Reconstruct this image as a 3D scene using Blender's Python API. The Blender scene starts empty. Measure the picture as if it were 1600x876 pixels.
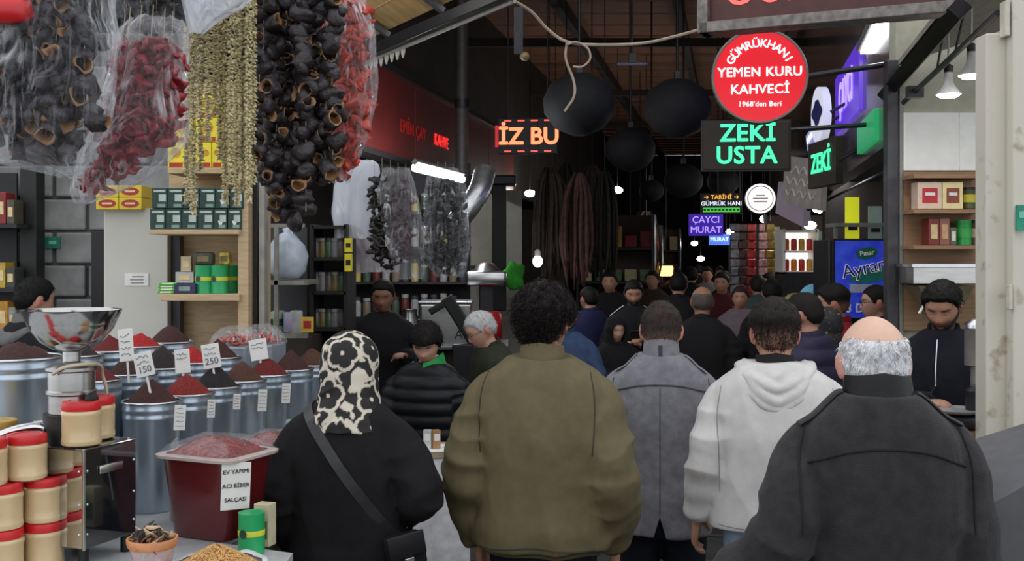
import bpy, bmesh, math, random
import numpy as np
from mathutils import Vector, Matrix, noise, Euler
from mathutils.bvhtree import BVHTree
random.seed(7)
SC = bpy.context.scene
COL = SC.collection
R = math.radians
# ------------------------------------------------------------------ camera, sky, exposure
F, CH, HY = 1700.0, 1.85, 400.0            # focal length in pixels, eye height, horizon row (1600x876 frame)
cam_d = bpy.data.cameras.new('camera')
cam_d.sensor_width = 36.0
cam_d.lens = 36.0 * F / 1600.0
cam_d.shift_y = -(438.0 - HY) / 1600.0
cam_d.clip_start = 0.05
cam_d.dof.use_dof = False
cam = bpy.data.objects.new('camera', cam_d)
COL.objects.link(cam)
cam.location = (0, 0, CH)
cam.rotation_euler = (R(90), 0, 0)
SC.camera = cam
W = bpy.data.worlds.new('overcast_sky')
SC.world = W
W.use_nodes = True
W.node_tree.nodes['Background'].inputs[0].default_value = (0.94, 0.965, 1.0, 1)
W.node_tree.nodes['Background'].inputs[1].default_value = 1.42
SC.view_settings.view_transform = 'Standard'
SC.view_settings.look = 'None'
SC.view_settings.exposure = 0.0
SC.view_settings.gamma = 1.0
SC.view_settings.use_curve_mapping = False
SC.cycles.max_bounces = 8
SC.cycles.transparent_max_bounces = 24
SC.cycles.caustics_reflective = False
SC.cycles.caustics_refractive = False

def P(px, py, Y):
    """point seen at pixel (px,py) at the depth Y in front of the camera"""
    return Vector(((px - 800) * Y / F, Y, CH - (py - HY) * Y / F))
SL = 0.2                                   # the street runs to the right: dX/dY
SA = -math.atan(SL)                        # heading of the street as a z rotation
def LX(Y): return -3.12 + SL * Y           # left shop-front line
def RX(Y): return 0.92 + SL * Y            # right shop-front line

# ------------------------------------------------------------------ materials
def C(r, g, b):
    f = lambda c: (c / 255 / 12.92) if c <= 10 else ((c / 255 + .055) / 1.055) ** 2.4
    return (f(r), f(g), f(b))
_M = {}
def mat(key, col=(.5, .5, .5), rough=.6, metal=0., var=.15, ns=18., bump=0., bs=60., emit=None, es=1., col2=None, stretch=None,
        coat=0., sheen=0., attr=False, spec=.5, sss=0., thr=(.35, .65), detail=4.):
    if key in _M: return _M[key]
    m = bpy.data.materials.new(key); m.use_nodes = True
    nt = m.node_tree; N = nt.nodes; L = nt.links
    b = N['Principled BSDF']
    b.inputs['Roughness'].default_value = rough
    b.inputs['Metallic'].default_value = metal
    b.inputs['Specular IOR Level'].default_value = spec
    b.inputs['Coat Weight'].default_value = coat
    b.inputs['Sheen Weight'].default_value = sheen
    if sss:
        b.inputs['Subsurface Weight'].default_value = sss
        b.inputs['Subsurface Radius'].default_value = (.012, .005, .003)
        b.inputs['Subsurface Scale'].default_value = .6
    tc = N.new('ShaderNodeTexCoord'); mp = N.new('ShaderNodeMapping')
    L.new(tc.outputs['Object'], mp.inputs['Vector'])
    if stretch: mp.inputs['Scale'].default_value = stretch
    nz = N.new('ShaderNodeTexNoise'); nz.inputs['Scale'].default_value = ns; nz.inputs['Detail'].default_value = detail
    L.new(mp.outputs['Vector'], nz.inputs['Vector'])
    cr = N.new('ShaderNodeValToRGB'); L.new(nz.outputs['Fac'], cr.inputs['Fac'])
    cr.color_ramp.elements[0].position, cr.color_ramp.elements[1].position = thr
    if col2 is None:
        a = tuple(max(0, c * (1 - var)) for c in col); d = tuple(min(1, c * (1 + var)) for c in col)
    else: a, d = col, col2
    cr.color_ramp.elements[0].color = (*a, 1); cr.color_ramp.elements[1].color = (*d, 1)
    if attr:
        at = N.new('ShaderNodeVertexColor'); at.layer_name = 'Col'
        mx = N.new('ShaderNodeMix'); mx.data_type = 'RGBA'; mx.blend_type = 'MULTIPLY'; mx.inputs[0].default_value = 1.
        L.new(at.outputs['Color'], mx.inputs[6]); L.new(cr.outputs['Color'], mx.inputs[7])
        L.new(mx.outputs[2], b.inputs['Base Color'])
    else: L.new(cr.outputs['Color'], b.inputs['Base Color'])
    if bump:
        n2 = N.new('ShaderNodeTexNoise'); n2.inputs['Scale'].default_value = bs; n2.inputs['Detail'].default_value = 3
        L.new(mp.outputs['Vector'], n2.inputs['Vector'])
        bp = N.new('ShaderNodeBump'); bp.inputs['Strength'].default_value = bump; bp.inputs['Distance'].default_value = .004
        L.new(n2.outputs['Fac'], bp.inputs['Height']); L.new(bp.outputs['Normal'], b.inputs['Normal'])
    if emit is not None:
        b.inputs['Emission Color'].default_value = (*emit, 1); b.inputs['Emission Strength'].default_value = es
    _M[key] = m
    return m
def film(key, tint=(.9, .92, .95), base=.10, edge=.55, rough=.12, bs=22., bump=.8, glint=.5):
    """thin clear plastic: mostly see-through, white gloss where it creases or turns away, plus painted sky-highlight streaks"""
    if key in _M: return _M[key]
    m = bpy.data.materials.new(key); m.use_nodes = True
    nt = m.node_tree; N = nt.nodes; L = nt.links
    b = N['Principled BSDF']; b.inputs['Base Color'].default_value = (*tint, 1); b.inputs['Roughness'].default_value = rough
    b.inputs['Specular IOR Level'].default_value = 1.0; b.inputs['Coat Weight'].default_value = .6
    tc = N.new('ShaderNodeTexCoord'); mp = N.new('ShaderNodeMapping'); mp.inputs['Scale'].default_value = (1.3, 1.3, .45)
    L.new(tc.outputs['Object'], mp.inputs['Vector'])
    n = N.new('ShaderNodeTexNoise'); n.inputs['Scale'].default_value = bs; n.inputs['Detail'].default_value = 3; n.inputs['Distortion'].default_value = 1.2
    L.new(mp.outputs['Vector'], n.inputs['Vector'])
    bp = N.new('ShaderNodeBump'); bp.inputs['Strength'].default_value = bump; bp.inputs['Distance'].default_value = .03
    L.new(n.outputs['Fac'], bp.inputs['Height']); L.new(bp.outputs['Normal'], b.inputs['Normal'])
    lw = N.new('ShaderNodeLayerWeight'); lw.inputs['Blend'].default_value = .35; L.new(bp.outputs['Normal'], lw.inputs['Normal'])
    mr = N.new('ShaderNodeMapRange'); mr.inputs['To Min'].default_value = base; mr.inputs['To Max'].default_value = edge
    L.new(lw.outputs['Facing'], mr.inputs['Value'])
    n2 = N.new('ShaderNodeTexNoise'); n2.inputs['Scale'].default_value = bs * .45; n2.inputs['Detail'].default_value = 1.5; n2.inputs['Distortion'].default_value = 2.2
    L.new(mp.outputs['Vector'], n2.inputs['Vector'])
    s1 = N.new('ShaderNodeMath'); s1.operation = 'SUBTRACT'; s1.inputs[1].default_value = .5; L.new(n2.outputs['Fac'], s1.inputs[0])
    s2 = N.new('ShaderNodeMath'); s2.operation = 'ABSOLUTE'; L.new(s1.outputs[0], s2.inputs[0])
    cr2 = N.new('ShaderNodeMapRange'); cr2.inputs['From Min'].default_value = .05; cr2.inputs['From Max'].default_value = .004; cr2.inputs['To Min'].default_value = 0; cr2.inputs['To Max'].default_value = glint  # whitish streaks painted into the opacity as sky highlights
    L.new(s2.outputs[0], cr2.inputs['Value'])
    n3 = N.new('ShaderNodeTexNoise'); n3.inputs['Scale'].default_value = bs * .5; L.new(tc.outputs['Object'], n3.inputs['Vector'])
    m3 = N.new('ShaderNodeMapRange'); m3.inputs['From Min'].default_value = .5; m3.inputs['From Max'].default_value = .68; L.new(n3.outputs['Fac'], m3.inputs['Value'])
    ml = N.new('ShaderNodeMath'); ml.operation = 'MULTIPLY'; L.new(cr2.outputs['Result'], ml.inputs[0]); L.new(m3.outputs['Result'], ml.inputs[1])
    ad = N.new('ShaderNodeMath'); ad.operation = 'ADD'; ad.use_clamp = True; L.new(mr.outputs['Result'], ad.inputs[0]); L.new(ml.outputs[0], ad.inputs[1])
    tr = N.new('ShaderNodeBsdfTransparent'); tr.inputs['Color'].default_value = (.97, .98, 1, 1)
    mx = N.new('ShaderNodeMixShader')
    L.new(ad.outputs[0], mx.inputs['Fac']); L.new(tr.outputs[0], mx.inputs[1]); L.new(b.outputs[0], mx.inputs[2])
    L.new(mx.outputs[0], N['Material Output'].inputs['Surface'])
    _M[key] = m
    return m
def emat(key, col, s): return mat(key, tuple(c * .6 for c in col), .4, emit=col, es=s, var=0)

# ------------------------------------------------------------------ mesh building
I4 = Matrix.Identity(4)
def T(*v): return Matrix.Translation(Vector(v) if len(v) == 3 else Vector(v[0]))
def RZ(a): return Matrix.Rotation(a, 4, 'Z')
def RX_(a): return Matrix.Rotation(a, 4, 'X')
def RY_(a): return Matrix.Rotation(a, 4, 'Y')
def SCL(x, y, z): return Matrix.Diagonal((x, y, z, 1))
class MB:
    def __init__(s): s.v = []; s.f = []
    def add(s, vs, fs, m=None):
        o = len(s.v)
        s.v += [tuple(m @ Vector(p)) for p in vs] if m is not None else [tuple(p) for p in vs]
        s.f += [tuple(i + o for i in f) for f in fs]
        return s
    def box(s, c, d, m=None, bev=0.):
        x, y, z = d[0] / 2, d[1] / 2, d[2] / 2
        mm = T(*c) if m is None else m @ T(*c)
        if bev <= 0:
            vs = [(-x, -y, -z), (x, -y, -z), (x, y, -z), (-x, y, -z), (-x, -y, z), (x, -y, z), (x, y, z), (-x, y, z)]
            return s.add(vs, [(3, 2, 1, 0), (4, 5, 6, 7), (0, 1, 5, 4), (1, 2, 6, 5), (2, 3, 7, 6), (3, 0, 4, 7)], mm)
        bm = bmesh.new(); bmesh.ops.create_cube(bm, size=1, matrix=SCL(*d))
        bmesh.ops.bevel(bm, geom=bm.edges[:], offset=min(bev, min(d) * .45), segments=2, affect='EDGES', profile=.5)
        bm.verts.index_update()
        s.add([v.co for v in bm.verts], [[v.index for v in f.verts] for f in bm.faces], mm); bm.free()
        return s
    def loft(s, rings, m=None, cap=True, closed=True):
        n = len(rings[0]); vs = [p for r in rings for p in r]; fs = []
        for i in range(len(rings) - 1):
            for j in range(n if closed else n - 1):
                k = (j + 1) % n
                fs.append((i * n + j, i * n + k, (i + 1) * n + k, (i + 1) * n + j))
        if cap and closed:
            fs.append(tuple(range(n - 1, -1, -1))); b = (len(rings) - 1) * n
            fs.append(tuple(range(b, b + n)))
        return s.add(vs, fs, m)
    def lathe(s, prof, n=24, m=None, cap=False, squash=1.):
        rings = [[(r * math.cos(2 * math.pi * j / n), squash * r * math.sin(2 * math.pi * j / n), z) for j in range(n)] for r, z in prof]
        return s.loft(rings, m, cap)
    def tube(s, pts, rad, n=8, m=None, cap=True, flat=None, up=(0, 0, 1)):
        pts = [Vector(p) for p in pts]
        rad = [rad] * len(pts) if not hasattr(rad, '__len__') else rad
        rings = []; nrm = None
        for i, p in enumerate(pts):
            d = (pts[min(i + 1, len(pts) - 1)] - pts[max(i - 1, 0)])
            d = d.normalized() if d.length > 1e-9 else Vector((0, 0, 1))
            if nrm is None:
                u = Vector(up)
                if abs(d.dot(u)) > .95: u = Vector((1, 0, 0))
                nrm = (u - d * d.dot(u)).normalized()
            else:
                nrm = nrm - d * d.dot(nrm); nrm = nrm.normalized() if nrm.length > 1e-6 else d.orthogonal().normalized()
            bi = d.cross(nrm); r = rad[i]; fl = flat or 1.
            rings.append([p + nrm * (r * fl * math.cos(2 * math.pi * j / n)) + bi * (r * math.sin(2 * math.pi * j / n)) for j in range(n)])
        return s.loft(rings, m, cap)
    def ell(s, c, r, m=None, nu=16, nv=10):
        vs = [(0, 0, -1)]; fs = []
        for i in range(1, nv):
            a = -math.pi / 2 + math.pi * i / nv
            vs += [(math.cos(a) * math.cos(2 * math.pi * j / nu), math.cos(a) * math.sin(2 * math.pi * j / nu), math.sin(a)) for j in range(nu)]
        vs.append((0, 0, 1)); t = len(vs) - 1
        for j in range(nu):
            k = (j + 1) % nu
            fs.append((0, 1 + k, 1 + j)); fs.append((t, t - nu + j, t - nu + k))
            for i in range(nv - 2):
                a = 1 + i * nu
                fs.append((a + j, a + k, a + nu + k, a + nu + j))
        mm = T(*c) @ SCL(*(r if hasattr(r, '__len__') else (r, r, r)))
        return s.add(vs, fs, mm if m is None else m @ mm)
    def prism(s, poly, t, m=None):
        """polygon in xz, thickness t along y (0..t)"""
        n = len(poly)
        vs = [(x, 0, z) for x, z in poly] + [(x, t, z) for x, z in poly]
        fs = [tuple(range(n)), tuple(range(2 * n - 1, n - 1, -1))] + [((i + 1) % n, i, i + n, (i + 1) % n + n) for i in range(n)]
        return s.add(vs, fs, m)
    def quad(s, a, b, c, d, m=None): return s.add([a, b, c, d], [(0, 1, 2, 3)], m)
    def mesh(s, name, smooth=False, angle=None):
        me = bpy.data.meshes.new(name); me.from_pydata(s.v, [], s.f); me.validate(); me.update()
        if smooth:
            me.polygons.foreach_set('use_smooth', [True] * len(me.polygons))
            if angle:
                try: me.set_sharp_from_angle(angle=R(angle))
                except Exception: pass
        return me
    def build(s, name, m, parent=None, smooth=False, angle=40, mw=None):
        return mobj(name, s.mesh(name, smooth, angle), m, parent, mw)
def mobj(name, me, m, parent=None, mw=None):
    o = bpy.data.objects.new(name, me); COL.objects.link(o)
    if m is not None and len(me.materials) == 0: me.materials.append(m)
    elif m is not None and me.materials[0] != m:
        o.material_slots[0].link = 'OBJECT'; o.material_slots[0].material = m
    if parent is not None: o.parent = parent
    if mw is not None: o.matrix_local = mw
    return o
def tag(o, label, cat, group=None, kind=None):
    o['label'] = label; o['category'] = cat
    if group: o['group'] = group
    if kind: o['kind'] = kind
    return o
def thing(name, label, cat, loc=(0, 0, 0), rz=0., group=None, mw=None):
    o = bpy.data.objects.new(name, None); COL.objects.link(o); o.empty_display_size = .1
    if mw is not None: o.matrix_local = mw
    else: o.location = loc; o.rotation_euler = (0, 0, rz)
    return tag(o, label, cat, group)
def struct(o, label, cat):
    return tag(o, label, cat, kind='structure')
def copy_tree(o, parent=None):
    c = o.copy(); COL.objects.link(c); c.parent = parent
    for ch in o.children: copy_tree(ch, c)
    return c
ORD = ['first', 'second', 'third', 'fourth', 'fifth', 'sixth', 'seventh', 'eighth', 'ninth', 'tenth', 'eleventh', 'twelfth', 'thirteenth', 'fourteenth']
def crom(pts, sub=4):
    """Catmull-Rom through tuples of any length"""
    a = [np.array(p, float) for p in pts]; a = [2 * a[0] - a[1]] + a + [2 * a[-1] - a[-2]]; out = []
    for i in range(1, len(a) - 2):
        for k in range(sub):
            t = k / sub; p0, p1, p2, p3 = a[i - 1:i + 3]
            out.append(.5 * (2 * p1 + (p2 - p0) * t + (2 * p0 - 5 * p1 + 4 * p2 - p3) * t * t + (3 * p1 - p0 - 3 * p2 + p3) * t ** 3))
    out.append(a[-2]); return out
def sell(cx, cy, z, rx, ryf, ryb=None, n=28, p=2.4):
    ryb = ryf if ryb is None else ryb; out = []
    for j in range(n):
        a = 2 * math.pi * j / n; c, s_ = math.cos(a), math.sin(a); e = 2 / p
        out.append((cx + rx * math.copysign(abs(c) ** e, c), cy + (ryf if s_ > 0 else ryb) * math.copysign(abs(s_) ** e, s_), z))
    return out
def voxel(mb, size, it=3):
    me = mb.mesh('tmp'); o = bpy.data.objects.new('tmp', me); COL.objects.link(o)
    m = o.modifiers.new('r', 'REMESH'); m.mode = 'VOXEL'; m.voxel_size = size
    if it: s = o.modifiers.new('s', 'SMOOTH'); s.iterations = it; s.factor = .5
    dg = bpy.context.evaluated_depsgraph_get()
    me2 = bpy.data.meshes.new_from_object(o.evaluated_get(dg))
    bpy.data.objects.remove(o); bpy.data.meshes.remove(me)
    me2.polygons.foreach_set('use_smooth', [True] * len(me2.polygons)); me2.materials.clear()
    return me2
def getv(me):
    a = np.empty(len(me.vertices) * 3); me.vertices.foreach_get('co', a); return a.reshape(-1, 3)
def setv(me, a): me.vertices.foreach_set('co', a.ravel()); me.update()
def getn(me):
    a = np.empty(len(me.vertices) * 3); me.vertex_normals.foreach_get('vector', a); return a.reshape(-1, 3)
def nz3(a): return np.array([noise.noise(Vector(p)) for p in a])
def setcol(me, rgb):
    ca = me.color_attributes.new('Col', 'FLOAT_COLOR', 'POINT')
    ca.data.foreach_set('color', np.concatenate([rgb, np.ones((len(rgb), 1))], 1).ravel())
def sstep(a, b, x): t = np.clip((x - a) / (b - a), 0, 1); return t * t * (3 - 2 * t)
_FT = {}
def text_mesh(s, size, bold=.0, ext=.004, spacing=1., sx=1.):
    k = (s, size, bold, ext, spacing, sx)
    if k in _FT: return _FT[k]
    cu = bpy.data.curves.new('lettering', 'FONT'); cu.body = s; cu.size = size; cu.align_x = 'CENTER'; cu.align_y = 'CENTER'
    cu.extrude = ext; cu.space_character = spacing; cu.resolution_u = 3
    o = bpy.data.objects.new('t', cu); me = bpy.data.meshes.new_from_object(o); bpy.data.objects.remove(o)
    bpy.data.curves.remove(cu); me.materials.clear()
    if bold > 0:                            # heavier strokes: the outline repeated around itself
        d = bold * size * .9; mb = MB(); vs = [v.co.copy() for v in me.vertices]; fs = [tuple(p.vertices) for p in me.polygons]
        for i, (ax, ay) in enumerate(((0, 0), (d, 0), (-d, 0), (0, d), (0, -d), (d * .7, d * .7), (-d * .7, d * .7), (d * .7, -d * .7), (-d * .7, -d * .7))): mb.add(vs, fs, T(ax, ay, .0001 * i))
        bpy.data.meshes.remove(me); me = mb.mesh('lettering')
    if sx != 1: me.transform(SCL(sx, 1, 1))
    _FT[k] = me; return me
def text(s, size, m, parent, loc, bold=.02, ext=.003, spacing=1., sx=1., rot=None, name='lettering'):
    """lettering that stands in the parent's xz plane and faces -y"""
    me = text_mesh(s, size, bold, ext, spacing, sx)
    return mobj(name, me, m, parent, T(*loc) @ (rot or I4) @ RX_(R(90)))
def arc_text(s, size, rad, a0, a1, m, parent, y, bold=.02):
    mb = MB()
    for i, ch in enumerate(s):
        me = text_mesh(ch, size, bold, .003); a = a0 + (a1 - a0) * i / (len(s) - 1)
        mm = T(rad * math.sin(a), y, rad * math.cos(a)) @ RY_(a) @ RX_(R(90))
        mb.add([v.co for v in me.vertices], [tuple(p.vertices) for p in me.polygons], mm)
    return mb.build('lettering', m, parent)
# ------------------------------------------------------------------ setting
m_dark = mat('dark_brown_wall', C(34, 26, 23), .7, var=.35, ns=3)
m_black = mat('black_paint', C(16, 16, 18), .5, var=.2)
m_steel = mat('brushed_steel', C(190, 190, 188), .28, 1., var=.08, ns=6, stretch=(1, 1, 12))
m_steel_d = mat('dull_steel', C(140, 142, 145), .42, 1., var=.15, ns=8)
m_rim = mat('rim_steel', C(205, 210, 214), .25, 1., var=.05)
m_white = mat('white_paint', C(226, 226, 220), .5, var=.05, ns=5)
m_wood = mat('light_wood', C(190, 165, 128), .5, var=.12, ns=6, stretch=(2, 2, 14), bump=.08)
m_woodr = mat('brown_wood_panel', C(150, 116, 84), .55, var=.14, ns=5, stretch=(1, 8, 14), bump=.08)
m_grey_metal = mat('grey_metal', C(128, 128, 124), .45, .4, var=.1)
m_dgrey = mat('dark_grey_metal', C(48, 48, 52), .4, .5, var=.15)
m_paper = mat('paper_white', C(228, 228, 224), .7, var=.04)

m_floor = mat('wet_grey_paving', C(74, 72, 72), .45, var=.25, ns=7, bump=.2)
m_joint = mat('paving_joint', C(40, 38, 37), .9, var=.2)
floor = struct(MB().box((1, 14, -.06), (26, 52, .1)).build('floor', m_joint), 'grey paved street floor running into the covered market', 'floor')
pav = MB().box((0, 0, 0), (.485, .285, .03), bev=.006).mesh('paver')
for j in range(30):
    Y = 1.6 + j * .3
    for i in range(9):
        x = LX(Y) + .9 + i * .5 + (.25 if j % 2 else 0)
        if x > RX(Y) - .1: continue
        mobj('paver', pav, m_floor, floor, T(x, Y, -.004 + random.uniform(-.002, .002)) @ RZ(SA))

def along(Xf, Y0, Y1, z0, z1, th, m, name, side=1):
    """wall slab that follows the street between two depths"""
    a, b = Vector((Xf(Y0), Y0, 0)), Vector((Xf(Y1), Y1, 0)); n = Vector((b - a).cross(Vector((0, 0, 1)))).normalized() * th * side
    q = [a, b, b + n, a + n]
    mb = MB(); mb.add([(p.x, p.y, z) for z in (z0, z1) for p in q], [(3, 2, 1, 0), (4, 5, 6, 7), (0, 1, 5, 4), (1, 2, 6, 5), (2, 3, 7, 6), (3, 0, 4, 7)])
    return mb.build(name, m)
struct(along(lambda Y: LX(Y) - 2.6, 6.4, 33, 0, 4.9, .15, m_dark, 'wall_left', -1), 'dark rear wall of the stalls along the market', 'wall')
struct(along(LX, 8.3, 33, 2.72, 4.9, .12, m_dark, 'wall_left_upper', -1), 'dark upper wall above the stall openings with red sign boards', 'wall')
struct(along(lambda Y: RX(Y) + 2.4, 3.9, 33, 0, 4.9, .15, m_white, 'wall_right'), 'pale rear wall of the shops by the coffee stall', 'wall')
m_gloss = mat('glossy_grey_cladding', C(104, 96, 96), .18, .3, var=.2, ns=2)
struct(along(RX, 6.25, 33, 2.5, 4.9, .12, m_gloss, 'wall_right_upper'), 'glossy dark cladding above the shops mirroring neon signs', 'wall')
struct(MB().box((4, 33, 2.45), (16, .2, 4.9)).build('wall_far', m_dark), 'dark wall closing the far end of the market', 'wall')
# party walls between the stalls
m_pale = mat('pale_plaster', C(176, 172, 160), .8, var=.12, ns=4)
struct(MB().box((-.32, 14.2, 1.36), (.9, .1, 2.7)).build('wall_left_partition', m_pale), 'pale plaster partition behind the stainless scale', 'wall')
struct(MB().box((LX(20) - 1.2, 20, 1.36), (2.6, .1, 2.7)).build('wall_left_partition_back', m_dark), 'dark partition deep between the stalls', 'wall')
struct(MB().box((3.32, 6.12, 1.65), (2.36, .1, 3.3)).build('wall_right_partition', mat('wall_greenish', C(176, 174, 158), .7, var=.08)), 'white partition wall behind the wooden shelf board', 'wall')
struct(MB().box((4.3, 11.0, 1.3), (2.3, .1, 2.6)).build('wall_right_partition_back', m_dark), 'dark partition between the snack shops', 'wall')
# roof: board deck on purlins
m_roof = mat('dark_roof_board', C(120, 80, 58), .75, var=.3, ns=3, stretch=(1, 6, 1))
roof = thing('ceiling', 'dark brown boarded market roof high over the passage', 'ceiling'); roof['kind'] = 'structure'
bd = MB().box((0, 0, 0), (11.5, .33, .03)).mesh('board')
for i in range(74):
    Y = 7.7 + i * .345
    mobj('board', bd, m_roof, roof, T(SL * Y - 1.1, Y, 4.92 + .012 * (i % 2)) @ RY_(R(random.uniform(-.25, .25))))
pl = MB().box((0, 0, 0), (.1, 26, .16)).mesh('purlin')
for i, dx in enumerate((-2.2, -.9, .5, 1.9)):
    mobj('purlin', pl, mat('purlin_wood', C(38, 28, 24), .8), roof, T(SL * 20.4 - 1.1 + dx, 20.4, 4.8) @ RZ(SA))
tie = MB().box((0, 0, 0), (5, .06, .1)).mesh('tie_beam')
for Y in (9.0, 13, 17, 21): mobj('tie_beam', tie, mat('purlin_wood'), roof, T(SL * Y - 1.1, Y, 4.05 if Y < 10 else 4.4))
# block wall behind the spice stall
wb = MB().box((-3.6, 6.66, 1.6), (3.4, .14, 3.2)).build('wall_left_block', mat('mortar_grey', C(96, 95, 92), .9, var=.2, ns=12))
struct(wb, 'painted grey block wall with rough joints behind the spice stall', 'wall')
m_block = mat('painted_block', C(136, 137, 136), .8, var=.3, ns=5, bump=.5, bs=25)
blk = [MB().box((0, 0, 0), (.375 - .02 * k, .05, .185), bev=.012).mesh('block') for k in range(2)]
for r in range(15):
    for c in range(9):
        x = -5.1 + c * .39 + (.19 if r % 2 else 0)
        if -5.2 < x < -2.05: mobj('block', blk[(r + c) % 2], m_block, wb, T(x, 6.575 + random.uniform(-.008, .008), .1 + r * .2))
# ------------------------------------------------------------------ people
def seg_dist(v, pts):
    """distance to a polyline and position along it"""
    best = np.full(len(v), 1e9); tt = np.zeros(len(v)); acc = 0.
    for a, b in zip(pts[:-1], pts[1:]):
        a, b = np.array(a), np.array(b); d = b - a; l = np.linalg.norm(d) + 1e-9
        t = np.clip(((v - a) @ d) / l ** 2, 0, 1); q = np.linalg.norm(v - a - t[:, None] * d, axis=1)
        m = q < best; best[m] = q[m]; tt[m] = acc + t[m] * l; acc += l
    return best, tt
def headpt(u):
    """unit directions -> head surface, front +y, centre of the skull at the origin (head 0.225 high)"""
    ux, uy, uz = u[:, 0], u[:, 1], u[:, 2]
    x, y, z = .0765 * ux, .0965 * uy, .1125 * uz
    low = sstep(.0, 1., -uz)
    x = x * (1 - .26 * low) * (1 + .05 * sstep(.1, .6, uz) * (1 - sstep(.6, 1, uz)))
    y = np.where(uy > 0, y * (1 - .02 * low) + .016 * low * sstep(.1, .6, -uz), y * (1 - .52 * sstep(.1, .95, -uz)))
    y = np.where((uy > 0), np.minimum(y, .088 + .1 * (y - .088)), y)
    y = y - .008 * sstep(0, .6, uz) * (uy < 0) * sstep(0, .5, -uy)
    fr = sstep(.1, .45, uy)
    g = lambda cx, cz, sx, sz: np.exp(-((x - cx) / sx) ** 2 - ((z - cz) / sz) ** 2)
    nose = np.exp(-(x / (.0085 + .007 * sstep(.0, -.03, z))) ** 2) * np.interp(z, [-.045, -.036, -.026, .0, .022], [0, .75, 1, .45, 0]) * .025
    dy = nose - .010 * (g(.031, .006, .016, .012) + g(-.031, .006, .016, .012)) + .005 * (g(.03, .027, .02, .008) + g(-.03, .027, .02, .008))
    dy = dy + .006 * g(0, -.060, .022, .006) + .006 * g(0, -.073, .018, .006) - .004 * g(0, -.0665, .024, .0028) + .007 * g(0, -.097, .02, .012) - .004 * g(0, -.084, .02, .006)
    dy = dy + .004 * (g(.045, -.018, .016, .018) + g(-.045, -.018, .016, .018))
    return np.stack([x, y + dy * fr, z], 1)
def sphere_dirs(nu, nv):
    th = (np.arange(nv) + .5) / nv * math.pi; ph = np.arange(nu) / nu * 2 * math.pi
    t, p = np.meshgrid(th, ph, indexing='ij')
    return np.stack([np.sin(t) * np.sin(p), np.sin(t) * np.cos(p), np.cos(t)], -1).reshape(-1, 3)
def grid_faces(nu, nv):
    f = [(i * nu + j, (i + 1) * nu + j, (i + 1) * nu + (j + 1) % nu, i * nu + (j + 1) % nu) for i in range(nv - 1) for j in range(nu)]
    return f + [tuple(range(nu - 1, -1, -1)), tuple((nv - 1) * nu + j for j in range(nu))]
HAZ = np.radians([0, 28, 50, 66, 76, 90, 103, 118, 140, 180])
def hair_mask(p, kind):
    az = np.abs(np.arctan2(p[:, 0], p[:, 1])); z = p[:, 2]
    zl = np.interp(az, HAZ, [.068, .066, .048, .012, -.012, .022, .012, -.03, -.055, -.06])
    if kind == 'ring':
        top = np.interp(az, np.radians([0, 60, 90, 130, 180]), [-.05, .0, .05, .062, .058])
        return sstep(-.006, .006, z - zl) * sstep(.014, -.014, z - top)
    if kind == 'receding': zl = np.interp(az, HAZ, [.1, .085, .06, .03, -.012, .022, .012, -.03, -.055, -.06])
    if kind == 'fringe': zl = np.interp(az, HAZ, [.04, .04, .035, .012, -.012, .018, .005, -.03, -.055, -.06])
    return sstep(-.007, .007, z - zl)
def beard_mask(p):
    az = np.abs(np.arctan2(p[:, 0], p[:, 1])); z = p[:, 2]
    lo = np.interp(az, np.radians([0, 25, 50, 72, 80]), [-.072, -.05, -.04, -.005, .2])
    must = np.exp(-((z + .052) / .007) ** 2) * (np.abs(p[:, 0]) < .03) * (p[:, 1] > .05)
    return np.clip(sstep(.006, -.006, z - lo) * (az < R(82)) + must, 0, 1)
def shell(parent, name, hm, maskf, thick, m, seed=0, amp=.3, freq=60, nu=72, nv=52, colf=None, k=1.):
    u = sphere_dirs(nu, nv); p = headpt(u); mk = maskf(p); t = thick(p) if callable(thick) else thick
    n1 = nz3(p * freq + seed * 3.1); n2 = nz3(p * freq * 2.3 + seed)
    h = -.006 + (t + .006) * mk + mk * t * amp * (n1 + .6 * n2)
    q = p + u * h[:, None]
    f = [x for x in grid_faces(nu, nv) if max(mk[list(x)]) > .02]
    mb = MB(); mb.v = [tuple(a) for a in q]; mb.f = f
    me = mb.mesh(name, True)
    if colf is not None: setcol(me, colf(p, mk))
    return mobj(name, me, m, parent, hm), (u, p, mk, t)
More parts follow.
